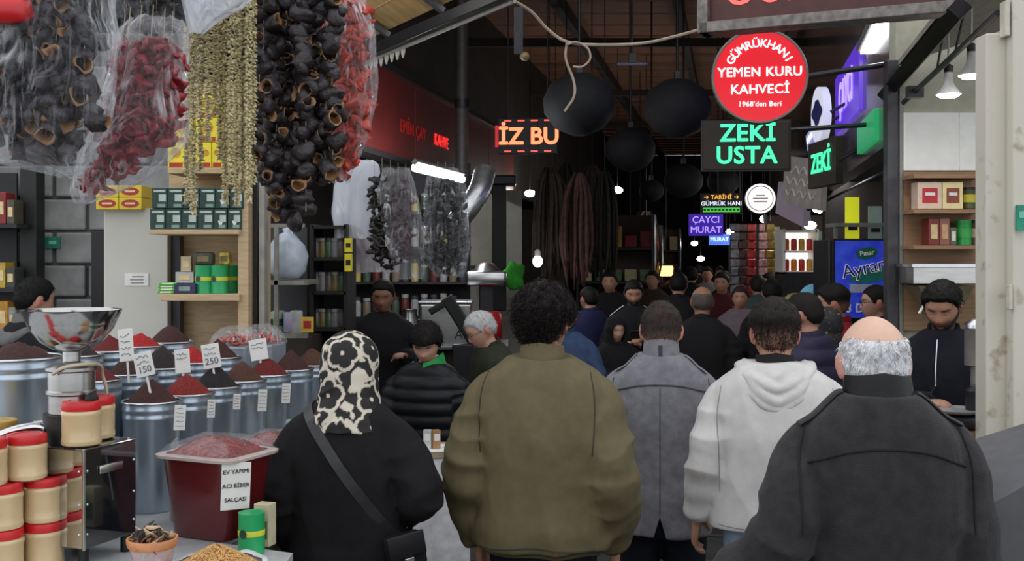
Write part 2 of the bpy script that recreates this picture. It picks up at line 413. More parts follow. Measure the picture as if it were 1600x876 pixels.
def strands(parent, hm, data, m, n, length, seed, curl=0., lift=.35, w=.0013, name='hair_strands', amp=.0):
    u, p, mk, t = data; rnd = random.Random(seed); mb = MB(); idx = [i for i in range(len(u)) if mk[i] > .75]
    if isinstance(t, float): t = np.full(len(u), t)
    wt = [math.hypot(u[i][0], u[i][1]) + .02 for i in idx]
    for i in rnd.choices(idx, wt, k=n):
        d = (Vector(u[i]) + Vector((rnd.gauss(0, .05), rnd.gauss(0, .05), rnd.gauss(0, .05)))).normalized()
        root = Vector(headpt(np.array([d]))[0]) + d * (t[i] * .7)
        fl = Vector((0, -.25, .97)); tan = (d * d.dot(fl) - fl)                     # away from the crown
        tan = (tan.normalized() if tan.length > .1 else Vector((rnd.gauss(0, 1), rnd.gauss(0, 1), 0)).normalized())
        tan = (tan + Vector((rnd.gauss(0, .35), rnd.gauss(0, .35), rnd.gauss(0, .35)))).normalized()
        L = length * rnd.uniform(.6, 1.2); pts = []; b = d.cross(tan); ph = rnd.uniform(0, 6.28)
        ns = 8 if curl else 4
        for s in range(ns):
            f_ = s / (ns - 1)
            q = root + tan * (L * f_) + d * (lift * L * math.sin(f_ * 2.2) - .35 * L * f_ * f_)
            if curl: q += (b * math.cos(ph + f_ * 9) + d * math.sin(ph + f_ * 9)) * curl
            pts.append(q)
        mb.tube(pts, [w * (1 - .75 * s / (ns - 1)) for s in range(ns)], 3, cap=False)
    return mb.build(name, m, parent, True, None, hm)
def hand(mb, wm, side, curl=.5, spread=.02, k=1.):
    """wm: wrist frame, y along the fingers, z out of the back of the hand; side=+1 puts the thumb on +x"""
    rings = [sell(0, 0, 0, a * k, b * k, n=14, p=2.6) for a, b in ((.026, .02), (.030, .019), (.039, .017), (.042, .015), (.041, .012))]
    ys = [-.02, .012, .045, .075, .095]
    mb.loft([[(x, ys[i] * k, y) for x, y, _ in r] for i, r in enumerate(rings)], wm)
    for i, (fx, L, fy) in enumerate(((.031, .070, .086), (.0105, .08, .092), (-.0105, .075, .09), (-.031, .058, .082))):
        a = 0.; p = Vector((fx * side, fy, 0)); pts = [p - Vector((0, .02, 0)), p]
        dx = side * fx / .031 * spread
        for s, fr in enumerate((.45, .3, .25)):
            a += curl * (.55 + .25 * s) * (1 + .12 * i)
            p = p + Vector((dx, math.cos(a), -math.sin(a))).normalized() * (L * fr); pts.append(p)
        mb.tube([q * k for q in pts], [.0092 * k, .0092 * k, .0088 * k, .0082 * k, .0068 * k], 10, wm)
    p0 = Vector((.026 * side, .005, -.004)); p1 = p0 + Vector((.028 * side, .026, -.012)); p2 = p1 + Vector((.010 * side, .03, -.012 - .02 * curl)); p3 = p2 + Vector((-.004 * side, .024, -.01 - .014 * curl))
    mb.tube([q * k for q in (p0, p1, p2, p3)], [.0135 * k, .0115 * k, .0100 * k, .0078 * k], 10, wm)
m_skin = mat('skin', (1, 1, 1), .52, var=.06, ns=60, attr=True, sss=.12, spec=.35)
SKIN = {'light': C(205, 160, 138), 'mid': C(184, 138, 115), 'tan': C(160, 115, 92), 'pale': C(216, 176, 156)}
m_eye = mat('eye', (1, 1, 1), .15, var=0, attr=True)
NECK_T = 1.50
class Person: pass
BODIES = {}
def bend_f(a, zh=.98):
    """bends everything above the hip forward by the angle a"""
    if not a: return lambda v: v
    def f(v):
        v = np.array(v, float); z = np.clip((v[:, 2] - zh) / .45, 0, 1); an = a * z; dz = np.maximum(v[:, 2] - zh, 0)
        c, s = np.cos(an), np.sin(an); y = v[:, 1].copy()
        up = v[:, 2] > zh
        ny = y * c + dz * s; nz = zh + dz * c - y * s
        v[:, 1] = np.where(up, ny, y); v[:, 2] = np.where(up, nz, v[:, 2]); return v
    return f
ARM_DOWN = ((.245, -.03, 1.13), (.255, .05, .885))
def person(label, px, Y, top, rz=0., arms=(ARM_DOWN, ARM_DOWN), coat=None, legs='navy', hair=('short', C(28, 24, 22)), head=(0, 0, 0), skin='mid', face=False,
           vox=.012, group=None, bend=0., wide=1., hands=(.5, .5), handrot=(0, 0), scarf=None, brow=C(40, 30, 26), female=False, girth=1., glasses=False, stride=.0, key=None, robe=False, z0=0., drop=0., fwd=.0):
    """coat: dict(mat, hem, ease, w, flare, sleeve, wr, collar, cuff). arms: right then left as (elbow, wrist) for a 1.75 m body; x is mirrored for the left arm"""
    p0 = P(px, top, Y); H = (p0.z - z0) / math.cos(bend * .8) ; k = H / (1.732 - drop)
    root = thing('person', label, 'person', (p0.x, Y, z0), rz, group)
    o = Person(); o.root = root; o.k = k; c = dict(mat='black_cloth', hem=.86, ease=.03, w=1., flare=0., sleeve=1., wr=.006, collar=None, cuff=None, dep=1., nwr=1.)
    c.update(coat or {}); rng = random.Random(hash(label) % 9999 if False else sum(map(ord, label)))
    bf = bend_f(bend); fine = vox < .01
    A = []
    for s, (e, w) in zip((1, -1), arms):
        sh = (.165 * wide * s, -.005, 1.40); el = (e[0] * s, e[1], e[2]); wr = (w[0] * s, w[1], w[2]); A.append([sh, el, wr])
    # ---- body (skin), one continuous surface
    mb = MB(); g = girth
    secs = [(.80, .14, .09, .09), (.88, .162 * g, .105 * g, .11), (.96, .165 * g, .105 * g, .115), (1.08, .142 * g, .10 * g, .095), (1.22, .158 * wide, .112 * g, .105), (1.34, .168 * wide, .108, .108), (1.41, .160 * wide, .09, .095), (1.455, .11 * wide, .07, .08), (1.485, .066, .058, .066)]
    mb.loft([sell(0, 0, z, a, b, d) for z, a, b, d in crom(secs, 3)])
    mb.tube([(0, -.012, 1.44), (0, -.008, 1.51), (0, .012 + fwd * .7, 1.575 - drop * .6), (0, .02 + fwd, 1.62 - drop)], [.066, .056, .054, .055], 16)
    for s, (sh, el, wr) in zip((1, -1), A):
        pts = crom([(*sh, .045), (*[(a + b) / 2 for a, b in zip(sh, el)], .045), (*el, .039), (*[(a + b) / 2 for a, b in zip(el, wr)], .038), (*wr, .026)], 3)
        mb.tube([q[:3] for q in pts], [q[3] for q in pts], 12)
    st = stride
    LEG = []
    for s in (1, -1):
        hip = (.088 * s, 0, .90); kn = (.095 * s, .03 + st * s * .5, .49); an = (.1 * s, -.02 + st * s, .075); LEG.append((hip, kn, an))
        pts = crom([(*hip, .082), (*[(a + b) / 2 for a, b in zip(hip, kn)], .072), (*kn, .056), (kn[0], kn[1] * .5 + an[1] * .5 - .012, .29, .054), (*an, .037)], 3)
        mb.tube([q[:3] for q in pts], [q[3] for q in pts], 12)
        mb.tube([(an[0], an[1] - .04, .04), (an[0], an[1] + .05, .045), (an[0] * 1.08, an[1] + .17, .03)], [.035, .04, .03], 10)
    for s, (sh, el, wr), hc, hr in zip((1, -1), A, hands, handrot):
        if hc is None: continue
        y = (Vector(wr) - Vector(el)).normalized(); z = Vector((0, 0, 1)) if abs(y.z) < .6 else Vector((s, 0, 0))
        z = (z - y * z.dot(y)).normalized(); x = y.cross(z)
        m_ = Matrix((x, y, z)).transposed().to_4x4(); m_.translation = Vector(wr) + y * .018
        m_ = m_ @ RY_(hr)
        hand(mb, m_, -s, hc, .02, .98)
    if bend: mb.v = [tuple(a) for a in bf(np.array(mb.v))]
    hb = np.array([[0, .022 + fwd, 1.614 - drop]]); hb = Vector(bf(hb)[0])
    hm = T(hb) @ RZ(R(head[0])) @ RX_(R(-head[1]) - bend * .6) @ RY_(R(head[2]))
    hs = 1.03 if not female else .97
    hm = hm @ SCL(hs, hs, hs)
    u = sphere_dirs(*((64, 48) if fine else (44, 34)))
    mb.add(headpt(u), grid_faces(*((64, 48) if fine else (44, 34))), hm)
    for s in (1, -1):                                            # ears
        em = hm @ T(.0735 * s, -.012, -.004) @ RZ(R(-28 * s)) @ RX_(R(-10))
        mb.ell((0.004 * s, 0, 0), (.0085, .019, .032), em, 12, 8); mb.ell((.007 * s, -.008, .008), (.006, .014, .023), em, 10, 6); mb.ell((.003 * s, .004, -.024), (.006, .009, .010), em, 10, 6)
    me = voxel(mb, vox, 2)
    v = getv(me); hv = (np.array(hm.inverted()) @ np.concatenate([v, np.ones((len(v), 1))], 1).T).T[:, :3]
    sk = np.array(SKIN[skin]); col = np.tile(sk, (len(v), 1)) * (1 + .05 * nz3(v * 40))[:, None]
    near = (np.linalg.norm(hv, axis=1) < .15)
    gx = lambda cx, cz, sx, sz: np.exp(-((np.abs(hv[:, 0]) - cx) / sx) ** 2 - ((hv[:, 2] - cz) / sz) ** 2) * near * (hv[:, 1] > .04)
    lip = np.clip(1.5 * gx(0, -.0665, .022, .0095), 0, 1)
    col = col * (1 - .6 * lip[:, None]) + np.array(C(165, 92, 86)) * .6 * lip[:, None]
    br = np.clip(1.8 * gx(.032, .026 , .018, .0055), 0, 1)
    col = col * (1 - .85 * br[:, None]) + np.array(brow) * .85 * br[:, None]
    red = np.clip(gx(0, -.03, .014, .014) + (near & (np.abs(hv[:, 0]) > .072)) * .9, 0, 1)
    col = col * (1 - .35 * red[:, None] * np.array([.1, .9, .8]))
    if hair and len(hair) > 3 and hair[3]:
        az_ = np.abs(np.arctan2(hv[:, 0], hv[:, 1])); sb = sstep(-.022, -.045, hv[:, 2] - .02 * sstep(.6, 1.2, az_)) * (az_ < 1.5) * near * (1 - np.clip(2 * gx(0, -.0665, .02, .006), 0, 1)) * (hv[:, 2] > -.125)
        sb = sb * (1 - np.clip(2 * gx(0, -.03, .016, .014), 0, 1)) * .78; col = col * (1 - sb[:, None]) + np.array(hair[3]) * sb[:, None]
    setcol(me, np.clip(col, 0, 1)); me.transform(SCL(k, k, k))
    body = mobj('body', me, m_skin, root); o.body = body
    K = SCL(k, k, k); o.hm = K @ hm
    if face:
        for s in (1, -1):
            e = MB().ell((0, 0, 0), .0118, nu=14, nv=12); em_ = e.mesh('eye', True); ev = getv(em_); r_ = np.hypot(ev[:, 0], ev[:, 2] + .001)
            setcol(em_, np.where((r_ < .0028)[:, None] & (ev[:, 1:2] > 0), .004, np.where((r_ < .006)[:, None] & (ev[:, 1:2] > 0), np.array(C(52, 34, 24)), np.array(C(186, 176, 168)))))
            eo = mobj('eye', em_, m_eye, body, o.hm @ T(.031 * s, .0705, .006) @ RX_(R(-min(head[1], 25) * .8)))
            lid = MB().ell((0, 0, 0), .0128, nu=14, nv=12); lid.f = [f for f in lid.f if all(lid.v[i][2] > (.001 if head[1] < 10 else -.004) - .25 * lid.v[i][1] * 0 for i in f)]; lm_ = lid.mesh('eyelid', True); setcol(lm_, np.tile(np.array(SKIN[skin]) * .92, (len(lid.v), 1))); mobj('eyelid', lm_, m_skin, body, o.hm @ T(.031 * s, .0705, .006) @ RX_(R(-8)))
    # ---- hair
    if hair:
        st_, hc = hair[:2]; thick = {'short': .014 if fine else .009, 'crop': .006, 'ring': .004, 'curly': .032, 'fade': None, 'fringe': .02, 'receding': .006, 'long': .02}[st_]
        kind = {'ring': 'ring', 'receding': 'receding', 'fringe': 'fringe'}.get(st_, 'n')
        if st_ == 'curly': thick = lambda p: .008 + .016 * sstep(-.03, .05, p[:, 2])
        if st_ == 'fade': thick = lambda p: .003 + .017 * sstep(.0, .055, p[:, 2])
        def hcol(p, mk):
            base = np.tile(np.array(hc), (len(p), 1)) * (1 + .3 * nz3(p * 90))[:, None]
            if st_ in ('fade', 'crop', 'ring'):
                z_ = {'fade': (-.055, .035), 'crop': (-.065, .0), 'ring': (-.08, -.03)}[st_]
                f = (sstep(*z_, p[:, 2]) * .75 + .25)[:, None] if st_ != 'ring' else (.55 + .45 * mk)[:, None]
                base = base * f + sk * .85 * (1 - f)
            return np.clip(base, 0, 1)
        hmt = mat('hair', (1, 1, 1), .6, var=.25, ns=220, attr=True, bump=.5, bs=260, spec=.18)
        q = (96, 64) if fine else (44, 34)
        hobj, data = shell(body, 'hair', o.hm, lambda p: hair_mask(p, kind), thick, hmt, rng.random() * 50, .5 if st_ == 'curly' else .22, 55 if st_ == 'curly' else 45, *q, colf=hcol)
        if len(hair) > 2 and hair[2]:
            n, L, cu = hair[2]
            strands(hobj, I4, data, mat('hair_strand_%d' % int(hc[0] * 999), hc, .55, var=.4, ns=50, spec=.2), n, L, rng.random(), cu, .06 if st_ == 'ring' else .3)
    if hair and len(hair) > 3 and hair[3]:
        shell(body, 'beard', o.hm, beard_mask, .003, mat('beard_%d' % int(hair[3][0] * 999), hair[3], .7, var=.3, ns=200), 4, .3, 90, 64, 48)
    # ---- clothes
    e = c['ease']; w = c['w'] * wide; hem = c['hem']; fl = c['flare']; dp = c['dep']
    if coat is not False:
        mb = MB()
        zs = [hem, hem + .03, .95, 1.02, 1.12, 1.24, 1.34, 1.40, 1.44, 1.475, 1.505]
        hw = [.166, .168, .17, .165, .163, .170, .177, .174, .152, .112, .074]
        hf = [.112, .113, .115, .113, .114, .122, .118, .102, .086, .072, .062]
        hbk = [.118, .118, .12, .113, .115, .120, .118, .111, .102, .09, .076]
        rings = []
        for z, a, b, d in crom([q_ for q_ in zip(zs, hw, hf, hbk) if q_[0] <= hem + .031 or q_[0] > hem + .05], 4):
            q = 1 + fl * max(0, 1.15 - z); ee = e * (1 - .45 * float(sstep(1.2, 1.47, z)))
            gg = 1 + (girth - 1) * float(sstep(1.4, 1.2, z)); a *= gg; b *= gg
            if c.get('blouson') and z < hem + .02: q *= .86
            rings.append(sell(0, 0, z, (a * w + ee) * q, (b * dp + ee) * q, (d * dp + ee) * q, n=32, p=2.5))
        mb.loft(rings)
        sl = c['sleeve']
        for sh, el, wr in A:
            cu_ = c['cuff'] or 1.
            d_ = Vector(wr) - Vector(el)
            we = Vector(wr) - d_.normalized() * .0
            s_ = 1 if sh[0] > 0 else -1
            pts = crom([(sh[0] * .45, sh[1], 1.39, .05), (sh[0] * .82, sh[1], 1.388, .062 + e * .25), (sh[0] * 1.06, sh[1] * .5 + el[1] * .12, 1.335, .064 * sl + e * .4), (*[(a * .4 + b * .6) for a, b in zip(sh, el)], .06 * sl + e * .5), (*el, .054 * sl + e * .6), (*(Vector(el) + d_ * .55), .05 * sl + e * .55), (*(Vector(el) + d_ * .9), .046 * sl + e * .45), (*we, .041 * sl * cu_ + e * .3)], 4)
            mb.tube([q[:3] for q in pts], [q[3] for q in pts], 16)
        if robe:
            mb.loft([sell(0, 0, z, a, b, d, n=32) for z, a, b, d in ((.03, .25, .22, .24), (.3, .23, .19, .21), (.6, .215, .17, .185), (.9, .21, .15, .16), (1.1, .19, .135, .14))])
        cv = min(vox, .009) if fine else vox * 1.15
        if bend: mb.v = [tuple(a) for a in bf(np.array(mb.v))]
        jm = voxel(mb, cv, 4)
        v = getv(jm); n = getn(jm); sd = rng.random() * 90
        A2 = [[tuple(bf(np.array([q]))[0]) for q in a] if bend else a for a in A]
        wa = np.zeros(len(v)); ta = np.zeros(len(v))
        for i, a in enumerate(A2):
            d_, t_ = seg_dist(v, a); ws = sstep(.13, .085, d_) * sstep(.03, .12, t_); m2 = ws > wa; wa[m2] = ws[m2]; ta[m2] = t_[m2] + i * 5
        f1 = 1 - 2 * np.abs(nz3(np.stack([v[:, 0] * 5.5 + v[:, 2] * 1.6, v[:, 1] * 5, v[:, 2] * 1.7 + sd], 1)))
        f2 = 1 - 2 * np.abs(nz3(np.stack([v[:, 0] * 5 + sd, v[:, 1] * 5 - v[:, 2] * 5, v[:, 2] * 9], 1)))
        f3 = nz3(v * 14 + sd)
        hemw = 1 + .8 * sstep(hem + .3, hem, v[:, 2])
        dsp = c['wr'] * ((f1 - .45) * (1 - wa) * .9 * hemw + (f2 - .45) * wa * 1.7 * c['nwr'] + .35 * f3)
        if c.get('puff'):
            tz = np.where(wa > .5, ta * 1.0, v[:, 2]); dsp = dsp + .012 * (np.abs(np.sin(tz * math.pi / c['puff'])) - .5)
        v = v + n * dsp[:, None]
        if c.get('vent'):
            pass
        setv(jm, v); jm.transform(K); o.v = v
        o.coat = mobj(c.get('name', 'jacket'), jm, M_CLOTH[c['mat']], root)
        o.bvh = None
        if c['collar']:
            cm, h_, rr, thick_ = c['collar']
            rings_ = []
            for f_ in np.linspace(0, 1, 36, endpoint=False):
                a = 2 * math.pi * f_; cx, sy = math.sin(a), math.cos(a)
                zlo = 1.49 - .045 * max(sy, 0) - .012 * abs(cx); hh = h_ * (1 - .25 * max(sy, 0)); ctr = -.008
                ring = [(cx * (rr * 1.10), ctr + sy * rr * 1.16, zlo - .03), (cx * rr * 1.03, ctr + sy * rr * 1.08, zlo + hh * .55), (cx * rr * .97, ctr + sy * rr * 1.03 + .004, zlo + hh),
                        (cx * (rr * .97 - thick_), ctr + sy * (rr * 1.03 - thick_) + .004, zlo + hh), (cx * (rr - thick_), ctr + sy * (rr * 1.05 - thick_), zlo + hh * .5), (cx * (rr * 1.08 - thick_), ctr + sy * (rr * 1.12 - thick_), zlo - .03)]
                if bend: ring = [tuple(x) for x in bf(np.array(ring))]
                rings_.append(ring)
            mbc = MB(); mbc.loft(rings_ + [rings_[0]], K, cap=False)
            o.collar = mbc.build('collar', M_CLOTH[cm], o.coat, True, 50)
    if legs and not robe:
        mb = MB(); mb.loft([sell(0, 0, z, a * g, b, d, n=24) for z, a, b, d in ((.78, .15, .10, .10), (.86, .18, .12, .125), (.94, .176, .118, .126), (1.04, .165, .115, .11))])
        for hip, kn, an in LEG:
            pts = crom([(hip[0], hip[1], .88, .098), ((hip[0] + kn[0]) / 2, kn[1] * .5, .70, .088), (*kn, .073), (an[0], (kn[1] + an[1]) / 2 - .012, .29, .068), (an[0], an[1], .09, .062)], 3)
            mb.tube([q[:3] for q in pts], [q[3] for q in pts], 14)
        if bend: mb.v = [tuple(a) for a in bf(np.array(mb.v))]
        tm = voxel(mb, max(.012, vox * 1.3), 3); v = getv(tm); n = getn(tm)
        v = v + n * (.004 * nz3(np.stack([v[:, 0] * 6, v[:, 1] * 6, v[:, 2] * 12], 1)))[:, None]; setv(tm, v); tm.transform(K)
        mobj('trousers', tm, M_CLOTH[legs], root)
    for s, (hip, kn, an) in zip((1, -1), LEG):
        rings = [[(an[0] + x, an[1] + yy, z) for x, z in [(wd * math.cos(t), max(.004, .0 + hh * .5 + hh * .5 * math.sin(t))) for t in np.linspace(0, 2 * math.pi, 12, endpoint=False)]] for yy, wd, hh in ((-.07, .025, .07), (-.055, .04, .1), (.0, .044, .1), (.08, .047, .075), (.15, .044, .06), (.2, .022, .035))]
        MB().loft(rings, K).build('shoe', M_CLOTH['shoe'], root, True, 50)
    if glasses:
        mbg = MB()
        for s in (1, -1):
            mbg.tube([(s * .033 + .024 * math.cos(t), .094, .004 + .019 * math.sin(t)) for t in np.linspace(0, 2 * math.pi, 17)], .0018, 5)
            mbg.tube([(s * .057, .092, .01), (s * .078, .06, .012), (s * .079, -.005, .012)], .0018, 5)
        mbg.tube([(-.009, .1, .008), (.009, .1, .008)], .0018, 5)
        mbg.build('spectacles', m_dgrey, body, True, 40, o.hm)
    return o
m_cloth = {}
def cloth(key, col, rough=.85, var=.12, bump=.25, bs=350, sheen=.0, ns=30, **k):
    M_CLOTH[key] = mat(key, col, rough, var=var, ns=ns, bump=bump, bs=bs, sheen=sheen, spec=.25, **k)
M_CLOTH = {}
cloth('shoe', C(24, 22, 22), .5)
cloth('black_cloth', C(25, 25, 27)); cloth('abaya_black', C(26, 25, 27), .9)
cloth('wool_charcoal', C(45, 44, 46), .95, .18, .5, 240, .08); cloth('leather_black', C(24, 24, 26), .45, bump=.15)
cloth('olive', C(100, 91, 66), .72, .07, .15, 500); cloth('grey_wool', C(124, 124, 130), .95, .14, .5, 260, .1)
cloth('offwhite', C(205, 202, 200), .6, .04, .12, 300); cloth('navy', C(24, 27, 36)); cloth('jeans', C(142, 162, 182), .9, .12, .4)
cloth('puffer_black', C(22, 23, 28), .42, bump=.1); cloth('purple_navy', C(40, 36, 62), .55); cloth('denim', C(58, 76, 108), .85)
cloth('dark_green', C(44, 48, 34)); cloth('maroon', C(74, 26, 30)); cloth('grey_mauve', C(112, 98, 104)); cloth('navy_blue', C(34, 38, 74))
cloth('red_knit', C(128, 24, 32)); cloth('green_lining', C(40, 150, 74), .7); cloth('grey_jersey', C(104, 103, 103)); cloth('brown_cloth', C(60, 46, 38)); cloth('teal_grey', C(70, 84, 84))
cloth('white_stripe', C(210, 210, 208)); cloth('black_hood', C(30, 29, 30))

def bvh_of(ob):
    me = ob.data; return BVHTree.FromPolygons([v.co for v in me.vertices], [tuple(p.vertices) for p in me.polygons])
def seam(o, pts, m, r=.003, name='seam', off=.001, frm=(0, -1, 0), closed=False, flat=None, wid=None):
    """thin strip laid on the coat: points (x,z) in 1.75 m body units seen from behind, or (x,y) from above"""
    b = bvh_of(o.coat); out = []
    for q in crom(pts, 6):
        s = Vector((q[0], -1.0, q[1])) * o.k if frm[1] else Vector((q[0] * o.k, q[1] * o.k, 2.4))
        d = Vector((0, 1, 0)) if frm[1] else Vector((0, 0, -1))
        h = b.ray_cast(s, d)
        if h[0] is not None: out.append(h[0] + h[1] * off)
    if len(out) < 2: return None
    mb = MB()
    if wid: mb.tube(out, wid, 8, flat=flat, up=(0, 0, 1) if not frm[1] else (0, -1, 0))
    else: mb.tube(out, r, 6)
    return mb.build(name, m, o.coat, True)

def ribbon(pts, nrms, w, t):
    """flat band through points, lying on a surface with the given normals"""
    rings = []
    for i, p in enumerate(pts):
        d = (pts[min(i + 1, len(pts) - 1)] - pts[max(i - 1, 0)]).normalized(); n = nrms[i].normalized(); b = d.cross(n).normalized()
        rings.append([p - b * w / 2, p + b * w / 2, p + b * w / 2 + n * t, p - b * w / 2 + n * t])
    return MB().loft(rings)
GW = 'shoppers walking into the market'
def vent(o, z1, wd):
    """open slit at the back hem"""
    me = o.coat.data; bm = bmesh.new(); bm.from_mesh(me); zt = z1 * o.k
    for s in (1, -1):
        g = [f for f in bm.faces if f.calc_center_median().y < -.02 and f.calc_center_median().z < zt + .03 and abs(f.calc_center_median().x) < .12]
        g = g + list({e for f in g for e in f.edges}) + list({v for f in g for v in f.verts})
        bmesh.ops.bisect_plane(bm, geom=g, plane_co=(0, 0, zt), plane_no=(s, 0, wd))
    dl = [f for f in bm.faces if f.calc_center_median().y < -.02 and abs(f.calc_center_median().x) < (zt - f.calc_center_median().z) * wd]
    bmesh.ops.delete(bm, geom=dl, context='FACES'); bm.to_mesh(me); bm.free()
# olive jacket man
o = person('man with dark curly hair in a loose olive bomber jacket seen from behind', 848, 3.67, 450, SA, (((.238, -.06, 1.12), (.235, .06, .875)), ((.238, -.06, 1.12), (.235, .06, .875))),
           dict(mat='olive', hem=.865, ease=.05, w=1.05, wr=.011, sleeve=1.12, blouson=1, cuff=.8, collar=('olive', .066, .074, .012), dep=1.1), 'navy', ('curly', C(30, 25, 23), (2600, .035, .006)), (-14, 3, 0), 'mid', vox=.007, group=GW, wide=1.04, hands=(.9, .9))
OL = m_seam_ol = mat('olive_seam', C(58, 53, 40), .8)
for s in (1, -1):
    seam(o, [(.165 * s, 1.47), (.185 * s, 1.40), (.19 * s, 1.30), (.185 * s, 1.2)], OL, .0022, 'armhole_seam')
seam(o, [(x, .90 + .006 * math.cos(x * 20)) for x in np.linspace(-.19, .19, 8)], OL, .0025, 'hem_seam')
for s, a in ((1, (.275, .06, .875)), (-1, (.275, .06, .875))):   # striped knit cuffs
    pass
# grey coat man
o = person('man with cropped hair in a belted grey wool coat with epaulettes', 1033, 4.27, 471, SA + .03, (((.178, -.02, 1.13), (.175, .12, .9)), ((.19, -.03, 1.13), (.2, .09, .89))),
           dict(mat='grey_wool', hem=.80, ease=.03, w=.96, wr=.008, flare=.22, collar=('grey_wool', .08, .070, .012), name='coat'), 'navy', ('crop', C(54, 44, 40), (900, .012, 0)), (0, 6, 0), 'light', vox=.007, group=GW, hands=(.6, .6), drop=.02, wide=.96)
vent(o, .885, .30)
GS = mat('grey_seam', C(66, 66, 72), .9)
seam(o, [(-.18, 1.36), (-.09, 1.385), (0, 1.39), (.09, 1.385), (.18, 1.36)], GS, .0035, 'yoke_seam')
seam(o, [(0, 1.38), (0, 1.2), (0, 1.05), (0, .89)], GS, .0016, 'centre_seam')
for s in (1, -1):
    seam(o, [(.095 * s, -.02), (.135 * s, -.022), (.18 * s, -.025)], mat('grey_wool'), name='epaulette', off=.002, frm=(0, 0, -1), flat=.18, wid=.02)
    seam(o, [(.185 * s, 1.41), (.2 * s, 1.33), (.195 * s, 1.22)], GS, .0018, 'armhole_seam')
MB().box((0, -.082 * o.k, 1.515 * o.k), (.016, .008, .055), bev=.002).build('collar_tab', mat('tab_dark', C(58, 58, 64), .7), o.coat)
# white jacket man
o = person('man in an off-white hooded windbreaker and light blue jeans', 1211, 3.84, 471, SA + .02, (((.215, -.02, 1.13), (.22, .12, .92)), ((.24, -.05, 1.16), (.272, .03, .935))),
           dict(mat='offwhite', hem=.915, ease=.04, w=1.06, wr=.008, nwr=.75, sleeve=.92, cuff=.9, collar=('black_hood', .05, .068, .01)), 'jeans', ('fade', C(34, 28, 26), (1100, .02, 0)), (3, 4, 0), 'mid', vox=.006, group=GW, wide=1.08, hands=(.55, .55), handrot=(0, .0), drop=.015)
mb = MB(); K = SCL(o.k, o.k, o.k)
for w_, zt, zb, yb, r in ((.125, 1.485, 1.375, -.125, .017), (.105, 1.49, 1.42, -.122, .016), (.135, 1.455, 1.345, -.128, .011)):
    pts = crom([(-w_, .03, zt), (-w_ * .92, -.06, zt - .01), (-w_ * .55, yb, zb + (zt - zb) * .35), (0, yb - .012, zb), (w_ * .55, yb, zb + (zt - zb) * .35), (w_ * .92, -.06, zt - .01), (w_, .03, zt)], 5)
    mb.tube(pts, r, 10, flat=1.)
mb.ell((0, -.082, 1.435), (.105, .05, .066)); mb.ell((0, -.1, 1.39), (.07, .034, .05))
hm_ = voxel(mb, .007, 5); v = getv(hm_); n = getn(hm_)
v = v + n * (.007 * (1 - 2 * np.abs(nz3(np.stack([v[:, 0] * 9, v[:, 1] * 9, v[:, 2] * 16 - np.abs(v[:, 0]) * 14], 1)))))[:, None]; setv(hm_, v); hm_.transform(K)
mobj('hood', hm_, M_CLOTH['offwhite'], o.coat)
WS = mat('offwhite_seam', C(150, 148, 148), .8)
seam(o, [(-.2, .935), (0, .93), (.2, .935)], WS, .002, 'hem_seam')
for s in (1, -1): seam(o, [(.19 * s, 1.42), (.205 * s, 1.32), (.2 * s, 1.2), (.195 * s, 1.05)], WS, .0018, 'armhole_seam')
# white haired man in the charcoal coat, nearest
o = person('balding white-haired man in a charcoal wool coat with black leather collar', 1370, 2.62, 494, SA * .6, (((.195, -.03, 1.13), (.205, .05, .885)), ((.225, -.10, 1.19), (.40, -.04, .99))),
           dict(mat='wool_charcoal', hem=.74, ease=.034, w=1.0, wr=.008, flare=.1, collar=('leather_black', .07, .078, .013), name='coat', dep=1.08), 'navy', ('ring', C(222, 223, 228), (2600, .016, 0)), (2, 2, 0), 'pale', vox=.006, group=GW, hands=(.6, .6), drop=.045, fwd=.02, wide=.96)
BS = mat('charcoal_seam', C(20, 20, 22), .9)
seam(o, [(-.175, 1.355), (-.09, 1.385), (0, 1.395), (.09, 1.385), (.18, 1.35)], BS, .004, 'yoke_seam')
for s in (1, -1):
    seam(o, [(.085 * s, -.02), (.13 * s, -.022), (.185 * s, -.025)], M_CLOTH['wool_charcoal'], name='epaulette', off=.003, frm=(0, 0, -1), flat=.2, wid=.024)
    seam(o, [(.175 * s, 1.43), (.195 * s, 1.35), (.195 * s, 1.2)], BS, .003, 'armhole_seam')
# woman in black with the patterned headscarf
o = person('woman in a loose black robe and a black and cream flower-print headscarf', 545, 3.56, 522, SA * .5, (((.262, -.05, 1.17), (.15, .22, 1.07)), ((.235, -.04, 1.14), (.2, .13, .93))),
           dict(mat='abaya_black', hem=.7, ease=.038, w=1.0, wr=.009, sleeve=1.12, flare=.04, name='robe'), None, None, (0, 10, 0), 'light', vox=.007, group=GW, female=True, robe=True, hands=(.6, .6))
k = o.k; K = SCL(k, k, k); hl = K.inverted() @ o.hm
mb = MB(); u = sphere_dirs(48, 36); hp = headpt(u); hp = hp * np.array([1.42, 1.24, 1.15]) + np.array([0, -.014, .004])
mb.add(hp, grid_faces(48, 36), hl)
mb.loft([sell(0, y, z, a, b, d, n=30, p=2.2) for z, a, b, d, y in ((1.40, .165, .12, .14, -.01), (1.44, .14, .11, .135, -.01), (1.47, .118, .10, .122, -.01), (1.52, .104, .095, .112, 0), (1.60, .104, .095, .112, .005), (1.66, .098, .09, .1, .01))])
sm = voxel(mb, .0042, 6); v = getv(sm); n = getn(sm)
fold = 1 - 2 * np.abs(nz3(np.stack([v[:, 0] * 3, v[:, 1] * 3, v[:, 2] * 20 + np.abs(v[:, 0]) * 12], 1)))
low = sstep(1.60, 1.50, v[:, 2]); v = v + n * ((.008 * low + .0015) * (fold - .3))[:, None]
